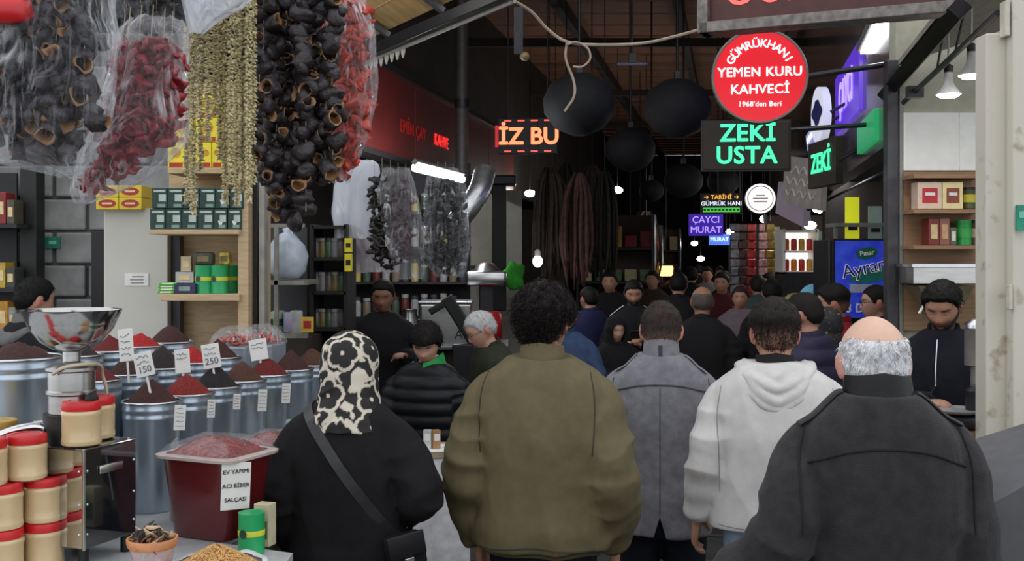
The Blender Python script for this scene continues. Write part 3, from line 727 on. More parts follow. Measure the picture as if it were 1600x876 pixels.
# cut the face opening
rnd = random.Random(5); cen = []
for t in range(4000):
    q = v[rnd.randrange(len(v))]
    if all(np.linalg.norm(q - c_) > .098 for c_, _ in cen): cen.append((q, rnd.random() * 6.28))
pat = np.zeros(len(v))
for c_, a0 in cen:
    d = v - c_; r = np.linalg.norm(d, axis=1); nc = n[np.argmin(r)]; ax = Vector(nc).orthogonal().normalized(); ay = Vector(nc).cross(ax)
    th = np.arctan2(d @ np.array(ay), d @ np.array(ax)) + a0; R_ = .053 * (.74 + .26 * np.abs(np.cos(2.5 * th)) ** .7)
    ok = r < .078
    pat = np.where(ok & (r < R_ + .012) & (r >= R_), 1, pat); pat = np.where(ok & (r < R_), 0, pat); pat = np.where(ok & (r < .008), 1, pat)
far = np.min([np.linalg.norm(v - c_, axis=1) for c_, _ in cen], axis=0)
pat = np.where((far > .064) & (nz3(v * 28) > .02), 1, pat)
rgb = np.where(pat[:, None] > .5, np.array(C(212, 202, 186)), np.array(C(22, 20, 21)))
hv = (np.array(hl.inverted()) @ np.concatenate([v, np.ones((len(v), 1))], 1).T).T[:, :3]
facehole = (hv[:, 1] > .055) & (np.hypot(hv[:, 0] / .058, (hv[:, 2] + .01) / .085) < 1)
setv(sm, v); setcol(sm, rgb); bm = bmesh.new(); bm.from_mesh(sm); bm.verts.ensure_lookup_table()
bmesh.ops.delete(bm, geom=[bm.verts[i] for i in np.nonzero(facehole)[0]], context='VERTS'); bm.to_mesh(sm); bm.free(); sm.transform(K)
mobj('headscarf', sm, mat('scarf_print', (1, 1, 1), .7, var=.05, attr=True, bump=.1, bs=400), o.root)
b = bvh_of(o.coat); a_, c_ = Vector((-.125, -.02, 1.47)) * k, Vector((.19, -.02, 1.04)) * k; cc = (a_ + c_) / 2; ax = (a_ - c_).normalized(); pts = []; nr = []
for i in range(49):
    t = 2 * math.pi * i / 48; d = ax * math.cos(t) + Vector((0, 1, 0)) * math.sin(t)
    h = b.ray_cast(cc + d * 1.2, -d)
    if h[0] is not None: pts.append(h[0] + d * .003); nr.append(d)
strap = tag(ribbon(pts, nr, .034, .004).build('bag_strap', mat('strap_leather', C(44, 44, 48), .4), None), 'tmp', 'bag')
bag = thing('handbag', 'small black leather shoulder bag at the hip of the woman in black', 'bag', mw=o.root.matrix_basis.copy() if False else Matrix.Translation(o.root.location) @ RZ(o.root.rotation_euler.z))
del strap['label'], strap['category']; strap.name = 'strap'; strap.parent = bag
bp = c_ + Vector((.04, -.13, -.03))
fm = T(bp) @ RZ(R(28)) @ RY_(R(-10))
bb = MB().box((0, 0, 0), (.13, .06, .12), bev=.02).build('pouch', M_CLOTH['leather_black'], bag, True, 50, fm)
MB().box((0, -.036, .03), (.122, .012, .075), bev=.005).build('flap', M_CLOTH['leather_black'], bb, True, 50)
MB().box((0, -.045, -.015), (.03, .008, .018), bev=.002).build('buckle', m_steel, bb)
# ------------------------------------------------------------------ sellers and the crowd
def headscarf(o, m, vox=.012, k2=1.):
    k = o.k; K = SCL(k, k, k); hl = K.inverted() @ o.hm; mb = MB(); u = sphere_dirs(36, 26)
    mb.add(headpt(u) * np.array([1.3, 1.18, 1.12]) + np.array([0, -.014, .004]), grid_faces(36, 26), hl); c = hl.translation
    mb.loft([sell(c.x * f, y + c.y * f * .6, z, a, b, d, n=24, p=2.2) for z, a, b, d, y, f in ((c.z - .24, .15, .11, .125, -.01, .3), (c.z - .17, .13, .1, .115, -.01, .5), (c.z - .11, .1, .09, .105, 0, .8), (c.z - .02, .095, .085, .1, 0, 1))])
    sm = voxel(mb, vox, 4); v = getv(sm); n = getn(sm); v = v + n * (.006 * (1 - 2 * np.abs(nz3(np.stack([v[:, 0] * 4, v[:, 1] * 4, v[:, 2] * 18], 1)))))[:, None]; setv(sm, v)
    hv = (np.array(hl.inverted()) @ np.concatenate([v, np.ones((len(v), 1))], 1).T).T[:, :3]
    bm = bmesh.new(); bm.from_mesh(sm); bm.verts.ensure_lookup_table(); hole = (hv[:, 1] > .05) & (np.hypot(hv[:, 0] / .056, (hv[:, 2] + .008) / .082) < 1)
    bmesh.ops.delete(bm, geom=[bm.verts[i] for i in np.nonzero(hole)[0]], context='VERTS'); bm.to_mesh(sm); bm.free(); sm.transform(K)
    return mobj('headscarf', sm, m, o.root)
GS_ = 'stall keepers'
A0 = ARM_DOWN; REACH = ((.245, .08, 1.14), (.2, .33, 1.08)); FOLD = ((.24, .02, 1.13), (.06, .26, 1.18))
# boy in the puffer
o = person('dark-haired boy in a black puffer jacket with green lining looking down', 668, 5.6, 504, R(160), (REACH, A0), dict(mat='puffer_black', hem=.84, ease=.045, w=1., wr=.004, puff=.075, sleeve=1.15, collar=('puffer_black', .05, .082, .018)), 'navy', ('fringe', C(24, 20, 20), (700, .03, 0)), (12, 30, 0), 'light', True, .009, GS_)
pt = []; nn = []
for a_ in np.radians(np.linspace(-130, -12, 14)):
    pt.append(Vector((math.sin(a_) * .094, -.004 + math.cos(a_) * .102, 1.508 - .05 * max(math.cos(a_), 0))) * o.k); nn.append(Vector((math.sin(a_), math.cos(a_), .25)))
ribbon(pt, nn, .075, .008).build('lining', M_CLOTH['green_lining'], o.coat, True)
# old man with spectacles
person('white-haired old man with spectacles bending over the goods', 788, 6.3, 487, R(112), (FOLD, FOLD), dict(mat='dark_green', hem=.8, ease=.035, collar=('dark_green', .05, .075, .012)), 'navy', ('short', C(196, 196, 196), (500, .02, 0)), (0, 22, 0), 'light', True, .01, None, bend=.22, glasses=True, brow=C(150, 145, 140))
# seller behind the counter
person('dark-clad seller handing something over in the second stall', 598, 7.5, 436, R(188), (A0, ((.25, .08, 1.16), (.14, .36, 1.22))), dict(mat='black_cloth', hem=.8, ease=.03, collar=('black_cloth', .04, .072, .012)), 'navy', ('short', C(24, 20, 20)), (-8, 16, 0), 'tan', True, .011, GS_)
# coffee seller
o = person('bearded coffee seller in a dark zip jacket leaning over the scale', 1474, 5.24, 441, R(150), (((.205, .17, 1.135), (.02, .385, 1.19)), A0), dict(mat='navy', hem=.84, ease=.035, wr=.006, collar=('navy', .055, .074, .012)), 'navy', ('fade', C(22, 20, 21), (600, .02, 0), C(38, 30, 28)), (-4, 26, 0), 'mid', True, .007, GS_, hands=(.5, .5))
b = bvh_of(o.coat); zp = []
for z in np.linspace(1.0, 1.46, 14):
    h = b.ray_cast(Vector((.012, 1, z)) * o.k, Vector((0, -1, 0)))
    if h[0] is not None: zp.append(h[0] + Vector((0, .002, 0)))
MB().tube(zp, .004, 6).build('zip', m_rim, o.coat, True)
# man in the hoodie behind the spice stall
o = person('man in a black jacket with a grey hood behind the spice stall', 48, 5.75, 434, R(-38), (FOLD, FOLD), dict(mat='black_cloth', hem=.84, ease=.04, collar=('grey_jersey', .06, .08, .016)), 'navy', ('short', C(20, 19, 20), (500, .02, 0)), (-6, 12, 0), 'light', False, .011, GS_)
mb = MB(); mb.tube(crom([(-.11, .03, 1.47), (-.1, -.08, 1.45), (0, -.13, 1.40), (.1, -.08, 1.45), (.11, .03, 1.47)], 4), .032, 10); mb.ell((0, -.085, 1.42), (.1, .045, .06)); hm_ = voxel(mb, .011, 4); hm_.transform(SCL(o.k, o.k, o.k)); mobj('hood', hm_, M_CLOTH['grey_jersey'], o.coat)
GC = 'crowd in the passage'
person('bald man in a black coat walking ahead of the grey coat', 1097, 7.5, 447, SA, (A0, A0), dict(mat='black_cloth', hem=.75, ease=.035, collar=('black_cloth', .05, .072, .012), name='coat'), 'navy', ('ring', C(96, 88, 84)), (6, 4, 0), 'tan', False, .011, GC)
o = person('young man in a black jacket with white shoulder stripes reading a phone', 990, 9.3, 437, R(176), (FOLD, ((.24, .02, 1.13), (.08, .26, 1.2))), dict(mat='black_cloth', hem=.86, ease=.03, collar=('black_cloth', .04, .072, .012)), 'navy', ('short', C(26, 22, 22), None, C(44, 36, 34)), (0, 20, 0), 'mid', True, .011, GC)
for s in (1, -1):
    b = bvh_of(o.coat); pt = []
    for f_ in np.linspace(0, 1, 6):
        h = b.ray_cast(Vector((s * (.09 + .12 * f_) * o.k, (.045 - .02 * f_) * o.k, 2.2)), Vector((0, 0, -1)))
        if h[0] is not None: pt.append(h[0] + Vector((0, 0, .003)))
    if len(pt) > 2: MB().tube(pt, .02, 8, flat=.3).build('shoulder_stripe', M_CLOTH['white_stripe'], o.coat, True)
M_ = T(o.root.location) @ RZ(o.root.rotation_euler.z); ph = thing('phone', 'dark phone held in front of the young man with striped shoulders', 'phone', mw=M_ @ T(.0, .36 * o.k, 1.24 * o.k) @ RX_(R(-35))); MB().box((0, 0, 0), (.075, .01, .15), bev=.004).build('case', m_black, ph); MB().box((0, -.006, 0), (.066, .003, .136)).build('screen', mat('phone_screen', C(60, 66, 80), .1), ph)
o = person('short woman wrapped in a black veil walking towards the camera', 962, 8.0, 494, R(186), (FOLD, A0), dict(mat='abaya_black', hem=.7, ease=.045, name='robe', sleeve=1.2), None, None, (8, 14, 0), 'light', True, .012, GC, female=True, robe=True); headscarf(o, M_CLOTH['abaya_black'])
person('person in a washed blue denim jacket behind the olive jacket', 884, 7.3, 470, SA, (A0, A0), dict(mat='denim', hem=.86, ease=.04, collar=('denim', .05, .072, .012)), 'navy', ('short', C(28, 24, 22)), (0, 4, 0), 'mid', False, .012, GC)
person('person in a deep blue coat near the long dried bundles', 922, 9.6, 448, R(30), (A0, A0), dict(mat='navy_blue', hem=.78, ease=.04, collar=('navy_blue', .05, .072, .012)), 'navy', ('short', C(28, 24, 22)), (0, 4, 0), 'mid', False, .014, GC)
person('man in a shiny purple-navy jacket turning beside the white jacket', 1262, 5.6, 458, R(38), (A0, FOLD), dict(mat='purple_navy', hem=.84, ease=.045, collar=('purple_navy', .05, .074, .014), puff=.09), 'navy', ('short', C(30, 25, 24)), (18, 14, 0), 'mid', True, .01, GC, brow=C(40, 30, 26))
o = person('woman with a sky-blue headscarf beyond the purple-navy jacket', 1271, 8.35, 446, R(30), (FOLD, FOLD), dict(mat='teal_grey', hem=.7, ease=.04, name='robe'), None, None, (10, 8, 0), 'light', False, .012, GC, female=True, robe=True); headscarf(o, mat('scarf_sky', C(120, 186, 214), .7, var=.1))
o = person('woman with a yellow patterned headscarf in the crowd', 1243, 7.25, 460, R(20), (FOLD, FOLD), dict(mat='brown_cloth', hem=.7, ease=.04, name='robe'), None, None, (10, 8, 0), 'light', False, .012, GC, female=True, robe=True); headscarf(o, mat('scarf_yellow', C(190, 170, 90), .7, col2=C(40, 40, 36), ns=45))
o = person('woman with a dark headscarf embroidered in gold near the banner', 1292, 6.1, 482, R(25), (FOLD, FOLD), dict(mat='black_cloth', hem=.7, ease=.04, name='robe'), None, None, (10, 8, 0), 'light', False, .012, GC, female=True, robe=True); headscarf(o, mat('scarf_dark_gold', C(26, 24, 30), .7, col2=C(150, 128, 70), ns=60, thr=(.6, .68)))
person('young man with a red collar in profile beside the blue banner', 1307, 6.6, 446, R(74), (FOLD, FOLD), dict(mat='red_knit', hem=.84, ease=.03, collar=('red_knit', .06, .075, .014)), 'navy', ('fade', C(26, 22, 22)), (0, 6, 0), 'mid', True, .01, GC)
person('young man with spectacles in profile in front of the blue banner', 1374, 7.15, 446, R(82), (FOLD, FOLD), dict(mat='navy', hem=.84, ease=.03, collar=('navy', .05, .075, .014)), 'navy', ('short', C(26, 22, 22)), (0, 4, 0), 'light', True, .01, GC, glasses=True)
FARC = ((1206, 8.95, 1.66, 8, 'black_cloth', C(22, 20, 20), 'dark-haired man in black just past the white hood'), (1157, 9.9, 1.58, 175, 'grey_mauve', C(60, 44, 40), 'woman in a mauve-grey coat facing the camera'), (1184, 10.9, 1.66, 10, 'teal_grey', C(40, 36, 34), 'man in a teal-grey jacket past the mauve coat'),
        (953, 11.2, 1.70, 178, 'black_cloth', C(22, 20, 20), 'man in black behind the phone reader'), (1060, 10, 1.70, -5, 'black_cloth', C(22, 20, 20), 'tall man in black past the grey coat'), (1128, 11.5, 1.68, 170, 'maroon', C(30, 26, 26), 'person in a maroon coat walking towards the camera'),
        (1020, 13, 1.68, 170, 'brown_cloth', C(30, 26, 26), 'person in a brown coat on the stall side'), (1080, 13.5, 1.72, 0, 'navy', C(30, 26, 26), 'person in navy in mid passage'), (1132, 13.8, 1.66, -10, 'black_cloth', C(70, 60, 56), 'person in black beside the foil packets'), (1105, 15.5, 1.7, 180, 'grey_jersey', C(30, 26, 26), 'person in grey deep in the passage'),
        (1156, 15, 1.62, 160, 'maroon', C(60, 46, 40), 'person in dark red near the drinks fridge'), (1055, 17, 1.7, 0, 'black_cloth', C(30, 26, 26), 'distant person in black by the orange lantern'), (1125, 18, 1.68, 180, 'brown_cloth', C(30, 26, 26), 'distant person in brown under the violet sign'), (1155, 19, 1.7, 0, 'navy', C(30, 26, 26), 'distant person in navy near the end'), (1092, 20, 1.7, 0, 'black_cloth', C(40, 36, 34), 'farthest person in black'), (1205, 12.5, 1.66, 120, 'brown_cloth', C(26, 22, 22), 'person in brown in front of the fridge'))
for px, Y, H, a, cm, hc, lb in FARC:
    person(lb, px, Y, 400 + (CH - H) * F / Y, R(a) + SA, (A0, FOLD), dict(mat=cm, hem=.8, ease=.04, collar=(cm, .05, .074, .014)), 'navy', ('short', hc), (0, 6, 0), 'mid', a > 90, .016 if Y < 12 else .022, GC)
# white wrapped stand in front of the boy
WB_ = thing('white_stand', 'tall white cloth-wrapped stand in front of the boy', 'stand', P(682, 0, 4.75) * Vector((1, 1, 0)) if False else (P(684, 0, 4.75).x, 4.75, 0), R(8)); zt_ = P(0, 700, 4.75).z
MB().loft([sell(0, 0, z, .135 * a, .12 * a, n=32, p=5) for z, a in ((0.002, 1.08), (.3, 1.03), (zt_ - .03, .98), (zt_, .96))]).build('wrap', mat('wrap_white', C(232, 232, 234), .6, bump=.5, bs=6), WB_, True, 50)
MB().loft([sell(0, 0, z, .139 * a, .124 * a, n=32, p=5) for z, a in ((zt_ - .02, 1), (zt_ + .006, 1), (zt_ + .006, .94), (zt_ - .02, .94))], cap=False).build('edge_band', mat('band_cream', C(176, 160, 132), .6), WB_, True, 50)
for i, px in enumerate((668, 681)):
    q = P(px, 0, 4.75); t_ = thing('small_carton', ('white', 'tan')[i] + ' small carton on the white stand', 'box', (q.x, q.y, zt_ + .001), i * .4, 'small cartons on the white stand'); MB().box((0, 0, .04), (.035, .03, .08), bev=.002).build('box', mat('smc%d' % i, (C(200, 200, 196), C(170, 130, 90))[i], .6), t_); MB().box((0, -.016, .05), (.024, .002, .03)).build('label', m_paper, t_)
# ------------------------------------------------------------------ spice stall
TZ = 1.01
st = thing('stall_table', 'long white cloth-covered table of the spice stall', 'table')
poly = [(-2.7, 2.2), (-.62, 2.2), (-.62, 3.08), (-.88, 3.2), (-.56, 5.1), (-2.7, 5.1)]
def slab(poly, z0, z1, name, m, par):
    n = len(poly); mb = MB(); mb.add([(x, y, z) for z in (z0, z1) for x, y in poly], [tuple(range(n - 1, -1, -1)), tuple(range(n, 2 * n))] + [(i, (i + 1) % n, (i + 1) % n + n, i + n) for i in range(n)])
    return mb.build(name, m, par)
m_cov = mat('table_cover', C(176, 178, 180), .35, var=.15, ns=9, bump=.3, bs=12)
slab(poly, TZ - .04, TZ, 'table_top', m_cov, st)
slab([(x * .985 - .015, y * .99) for x, y in poly], 0.02, TZ - .04, 'skirt', mat('table_skirt', C(120, 118, 116), .9), st)
# stepped risers behind the front row of buckets
def strip(off0, off1, z, name):
    q = [(-1.24 + off0[0], 3.4 + off0[1]), (-.80 + off0[0], 5.05 + off0[1]), (-.80 + off1[0], 5.05 + off1[1]), (-1.24 + off1[0], 3.4 + off1[1])]
    return tag(slab(q, TZ + .001, z, 'riser', mat('riser_wood', C(96, 84, 70), .8), None), name, 'riser')
strip((-.105, .02), (-.31, .06), TZ + .065, 'low wooden riser under the middle row of spice buckets')
strip((-.315, .062), (-.86, .06), TZ + .125, 'taller wooden riser under the rear row of spice buckets')

m_galv = mat('galvanised_steel', C(178, 194, 208), .3, .75, var=.22, ns=5, stretch=(1, 1, .3))
m_rim = mat('rim_steel', C(205, 210, 214), .25, 1., var=.05)
prof = [(.078, 0), (.081, .006), (.088, .2), (.091, .3), (.0935, .305), (.0935, .313), (.0915, .318), (.0915, .326), (.094, .331), (.094, .339), (.0922, .344), (.0935, .357)]
bk_body = MB().lathe(prof, 32).loft([[(.078 * math.cos(a), .078 * math.sin(a), z) for a in np.linspace(0, 2 * math.pi, 32, endpoint=False)] for z in (0, .002)]).mesh('body', True, 50)
bk_rim = MB().tube([(.0945 * math.cos(a), .0945 * math.sin(a), .359) for a in np.linspace(0, 2 * math.pi, 37)], .0042, 6, cap=False).mesh('rim', True)
def mound(r, h, seed, n=36, m=14, pk=1.15):
    rings = []
    for i in range(m + 1):
        f = i / m; ring = []
        for j in range(n):
            a = 2 * math.pi * j / n; rr = r * f
            q = Vector((rr * math.cos(a), rr * math.sin(a), 0)); z = h * (1 - f ** pk) + .005 * noise.noise(q * 60 + Vector((seed, 0, 0))) * (1 - f * .6) - .004 * f
            ring.append((q.x, q.y, z))
        rings.append(ring)
    rings = rings[::-1]; mb = MB(); mb.loft(rings, cap=False); return mb.mesh('spice_mound', True)
mounds = [mound(.09, h, i * 7.3, pk=p_) for i, (h, p_) in enumerate(((.072, 1.3), (.066, 1.5), (.082, 1.15)))]
SP = {'dark brown': C(62, 36, 32), 'brick red': C(122, 36, 30), 'black': C(34, 30, 32), 'deep red': C(98, 28, 26), 'bright red': C(158, 30, 30), 'brown': C(78, 48, 38), 'near-black': C(42, 34, 34)}
def bucket(x, y, z, sp, i, label, group, sc=1., h=1.):
    r_ = thing('spice_bucket', label, 'bucket', (x, y, z), random.uniform(0, 3), group); r_.scale = (sc, sc, sc)
    mobj('body', bk_body, m_galv, r_); mobj('rim', bk_rim, m_rim, r_)
    if sp: mobj('spice_mound', mounds[i % 3], mat('spice_' + sp, SP[sp], .95, var=.3, ns=160, bump=.9, bs=220), r_, T(0, 0, .352) @ SCL(1, 1, h))
    return r_
row1 = ['dark brown', 'brick red', 'black', 'brown', 'deep red', 'dark brown', 'brown']
xy1 = []
for i, sp in enumerate(row1):
    Y = 3.62 + .205 * i; X = P((237, 292, 337, 378, 418, 455, 488)[i], 0, Y).x; xy1.append((X, Y))
    bucket(X, Y, TZ, sp, i, 'galvanised bucket heaped with %s ground spice, %s in the front row' % (sp, ORD[i]), 'spice buckets in the front row', h=1.1)
row2 = ['deep red', 'dark brown', 'near-black', 'bright red', 'dark brown']
for i, sp in enumerate(row2):
    x, y = xy1[i]; bucket(x - .212, y + .04, TZ + .066, sp, i + 1, 'galvanised bucket of %s spice, %s in the middle row' % (sp, ORD[i]), 'spice buckets in the middle row', h=1.2 if i == 2 else 1)
row3 = ['brown', 'near-black', 'deep red', 'bright red', 'dark brown']
for i, sp in enumerate(row3):
    x, y = xy1[i]; bucket(x - .424, y + .08, TZ + .126, sp, i, 'galvanised bucket of %s spice, %s in the rear row' % (sp, ORD[i]), 'spice buckets in the rear row', h=1.15 if i == 4 else .8)
# big barrel at the picture's left edge
bx_ = P(22, 0, 3.34).x
br = thing('spice_barrel', 'large galvanised barrel of dark spice behind the steel hopper', 'barrel', (bx_, 3.36, TZ + .126))
mobj('body', bk_body, m_galv, br, SCL(1.42, 1.42, 1.12)); mobj('rim', bk_rim, m_rim, br, SCL(1.42, 1.42, 1.12)); mobj('spice_mound', mounds[0], mat('spice_dark brown'), br, T(0, 0, .392) @ SCL(1.4, 1.4, .8))
# red goods covered with clear film at the end of the rear row
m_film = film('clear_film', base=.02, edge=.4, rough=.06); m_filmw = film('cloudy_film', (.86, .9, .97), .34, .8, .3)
def pepper_mesh(L, r, seed):
    rnd = random.Random(seed); pts = [(L * (f - .5), .25 * r * math.sin(f * 5 + seed), .3 * r * math.cos(f * 4)) for f in np.linspace(0, 1, 6)]
    rings = MB(); rings.tube(pts, [r * .3, r * rnd.uniform(.8, 1.1), r * rnd.uniform(.8, 1.3), r * rnd.uniform(.7, 1.1), r * .6, r * .12], 8, flat=.42)
    rings.v = [tuple(Vector(v) + Vector((noise.noise(Vector(v) * 80 + Vector((seed, 0, 0))), noise.noise(Vector(v) * 80 + Vector((0, seed, 5))), noise.noise(Vector(v) * 80 + Vector((3, 0, seed))))) * r * .75) for v in rings.v]
    return rings.mesh('dried_pepper', True)
pep = [pepper_mesh(.075, .016, i + 1) for i in range(4)]
for i in range(2):
    q = P((368, 408)[i], 560, 4.72 + .1 * i)
    t_ = thing('covered_tray', ('tray of orange-red dried peppers under clear film beside the rear buckets', 'second film-covered tray of dried peppers, next to the grey post')[i], 'tray', (q.x, q.y, TZ + .126), SA, 'film-covered pepper trays')
    MB().box((0, 0, .165), (.17, .17, .33), bev=.01).build('tub', mat('clear_tub', C(150, 160, 170), .25, .2), t_)
    for j in range(26):
        a = random.uniform(0, 6.28); r_ = .075 * math.sqrt(random.random())
        mobj('dried_pepper', pep[j % 4], mat('pepper_orange', C(196, 62, 40), .45, var=.3, ns=30), t_, T(r_ * math.cos(a), r_ * math.sin(a), .335 + .05 * (1 - r_ / .075) * random.random() + .005) @ Euler((random.uniform(-.5, .5), random.uniform(-.5, .5), random.uniform(0, 6))).to_matrix().to_4x4() @ SCL(.7, .7, .7))
    mb = MB(); mb.lathe([(.11, 0), (.112, .012), (.1, .045), (.07, .075), (.03, .088), (.002, .09)], 28)
    mb.v = [tuple(Vector(v) * (1 + .07 * noise.noise(Vector(v) * 40))) for v in mb.v]
    mb.build('film_cover', m_film, t_, True, None, T(0, 0, .325))
# ---- price cards on sticks and paper slips hung on the buckets
m_ink = mat('pencil_ink', C(96, 98, 112), .8)
def card(px, py, Y, w, h, tilt, s, label, lines=2):
    q = P(px, py, Y); t_ = thing('price_card', label, 'price card', mw=T(q) @ RY_(R(tilt)) @ RX_(R(-6)), group='price cards stuck in the spices')
    MB().box((0, 0, 0), (w, .003, h), bev=.0012).build('card', m_paper, t_)
    MB().box((0, .003, -h * .5 - .03), (.007, .004, .085)).build('stick', m_paper, t_)
    mb = MB(); rnd = random.Random(px)
    for i in range(lines):
        z = h * (.3 - .2 * i); mb.tube([(x, -.0022, z + rnd.uniform(-.006, .006)) for x in np.linspace(-w * .36, w * .3, 9)], .0011, 4)
    mb.build('scribble', m_ink, t_)
    if s: text(s, h * .38, m_ink, t_, (0, -.0022, -h * .22), 0, .0008)
card(197, 539, 3.7, .05, .11, -6, '', 'tall white price card standing above the hopper side of the middle row', 4)
card(225, 569, 3.58, .062, .08, -14, '150', 'tilted white price card marked 150 in the front dark brown heap')
card(285, 564, 3.85, .054, .085, -5, '', 'upright white price card behind the brick red heap')
card(330, 556, 4.0, .066, .09, -10, '250', 'white price card marked 250 in the black spice heap')
card(404, 546, 4.42, .072, .085, -10, '', 'white price card standing in the deep red heap')
for i, (px, py, w, h) in enumerate(((281, 652, .036, .082), (330, 638, .026, .062), (370, 627, .026, .056), (410, 625, .034, .082), (447, 614, .034, .078))):
    x, y = xy1[i]; d = Vector((-x + .13, -y, 0)).normalized() * .1; Yd = y + d.y
    q = P(px, py, Yd); t_ = thing('paper_slip', 'narrow handwritten paper slip hung on the rim of the %s front bucket' % ORD[i], 'paper slip', mw=T(q) @ RZ(R(28)) @ RY_(R(3)), group='paper slips on the bucket rims')
    MB().box((0, 0, 0), (w, .002, h)).build('slip', m_paper, t_)
    mb = MB()
    for j in range(5): mb.tube([(x_, -.0016, h * (.36 - .17 * j) + random.uniform(-.002, .002)) for x_ in np.linspace(-w * .36, w * .32, 6)], .0008, 4)
    mb.build('scribble', m_ink, t_)
# ---- red paste tubs
def tub(px, Y, sc, label, lab):
    q = P(px, 0, Y); t_ = thing('paste_tub', label, 'tub', (q.x, q.y, TZ + .002), R(-24)); m_ = mat('paste_red', C(92, 20, 22), .3, var=.12, ns=4, coat=.5)
    rs = [[(x * a, y * a * .85, z) for x, y, _ in sell(0, 0, 0, 1, 1, n=40, p=7)] for a, z in ((.088, 0), (.093, .004), (.118, .215))]
    MB().loft(rs).build('tub_wall', m_, t_, True, 50)
    rs = [[(x * a, y * a * .85, z) for x, y, _ in sell(0, 0, 0, 1, 1, n=40, p=7)] for a, z in ((.117, .214), (.134, .212), (.136, .220), (.118, .224), (.112, .222))]
    MB().loft(rs, cap=False).build('tub_rim', mat('milky_plastic', C(196, 178, 172), .3), t_, True, 50)
    mb = MB(); mb.loft([[(x * a, y * a * .85, z + .006 * noise.noise(Vector((x * a * 40, y * a * 40, z * 9)))) for x, y, _ in sell(0, 0, 0, 1, 1, n=40, p=5)] for a, z in ((.113, .218), (.09, .232), (.06, .248), (.03, .258), (.004, .26))], cap=False)
    mb.build('paste', mat('paste_top', C(120, 28, 24), .25, var=.3, ns=25, bump=.8, bs=30), t_, True, None)
    mb = MB(); mb.loft([[(x * a, y * a * .85, z + .014 * noise.noise(Vector((x * a * 28, y * a * 28, z * 9 + 4)))) for x, y, _ in sell(0, 0, 0, 1, 1, n=40, p=5)] for a, z in ((.138, .219), (.128, .231), (.1, .244), (.065, .262), (.03, .27), (.004, .272))], cap=False)
    mb.build('film_cover', film('tub_film', (.9, .9, .92), .0, .22, .05, 30, glint=.15), t_, True, None)
    t_.scale = (sc, sc, sc)
    if lab:
        s_ = MB().box((0, 0, 0), (.075, .0025, .125)).build('label_sheet', m_paper, t_, mw=T(.119, -.074, .15) @ RZ(R(50)) @ RX_(R(9)))
        for j, w_ in enumerate(('EV YAPIMI', 'ACI BİBER', 'SALÇASI')): text(w_, .0155, mat('print_black', C(40, 40, 46), .7), s_, (0, -.0016, .04 - .038 * j), .01, .0004)
    return t_
tub(340, 3.30, 1.12, 'brick-red paste tub under clear film with a printed white sheet', True)
tub(432, 3.66, .95, 'second red paste tub, half hidden behind the woman in black', False)
# ---- green tins
def tin_mesh(r, h): return MB().lathe([(.001, 0), (r, 0), (r, h * .02), (r * .985, h * .04), (r * .985, h * .94), (r, h * .96), (r, h), (r * .92, h), (r * .9, h * .985), (.001, h * .985)], 28).mesh('can', True, 35)
tin0 = tin_mesh(.037, .115)
def tin(q, label, group=None, sc=1., col=C(36, 160, 96), band=C(206, 210, 60)):
    t_ = thing('tin', label, 'tin', q, R(20), group); t_.scale = (sc, sc, sc)
    k_ = 'tin_%d' % int(col[1] * 999)
    mobj('can', tin0, mat(k_, col, .35, var=.06), t_)
    MB().lathe([(.0375, .052), (.0378, .053), (.0378, .067), (.0375, .068)], 28).build('label_band', mat('tin_band', band, .5), t_, True)
    MB().add([(.0125 * math.cos(a), 0, .0125 * math.sin(a)) for a in np.linspace(0, 2 * math.pi, 14, endpoint=False)], [tuple(range(13, -1, -1))]).build('emblem', mat('tin_mark', C(30, 60, 40), .5), t_, mw=RZ(R(-45)) @ T(0, -.0384, .06))
    return t_
q = P(393, 0, 3.08); tin((q.x, q.y, TZ + .001), 'green tin with a yellow band in front of the red paste tub', None, 1.0)
q = P(414, 0, 3.16); bx = thing('cream_carton', 'cream carton standing behind the green tin by the paste tub', 'box', (q.x, q.y, TZ + .001), R(-20))
MB().box((0, 0, .062), (.05, .04, .122), bev=.002).build('box', mat('cream_card', C(190, 182, 150), .6), bx); MB().box((0, -.0205, .05), (.04, .002, .05)).build('print_panel', mat('print_green', C(90, 110, 70), .6), bx)
# ---- dark canister wrapped in plastic in front of the first bucket
q = P(292, 0, 3.47); cn = thing('dark_canister', 'dark canister wrapped in clear plastic against the first spice bucket', 'canister', (q.x, q.y, TZ + .001))
MB().lathe([(.001, 0), (.048, 0), (.05, .01), (.05, .17), (.04, .185), (.001, .187)], 28).build('can', mat('canister_dark', C(34, 28, 32), .3), cn, True, 40)
mb = MB().lathe([(.052, 0), (.053, .17), (.06, .19), (.045, .21), (.05, .24), (.03, .25)], 28); mb.v = [tuple(Vector(v) * (1 + .12 * noise.noise(Vector(v) * 50) * (v[2] > .16))) for v in mb.v]
mb.build('plastic_wrap', m_film, cn, True, None)
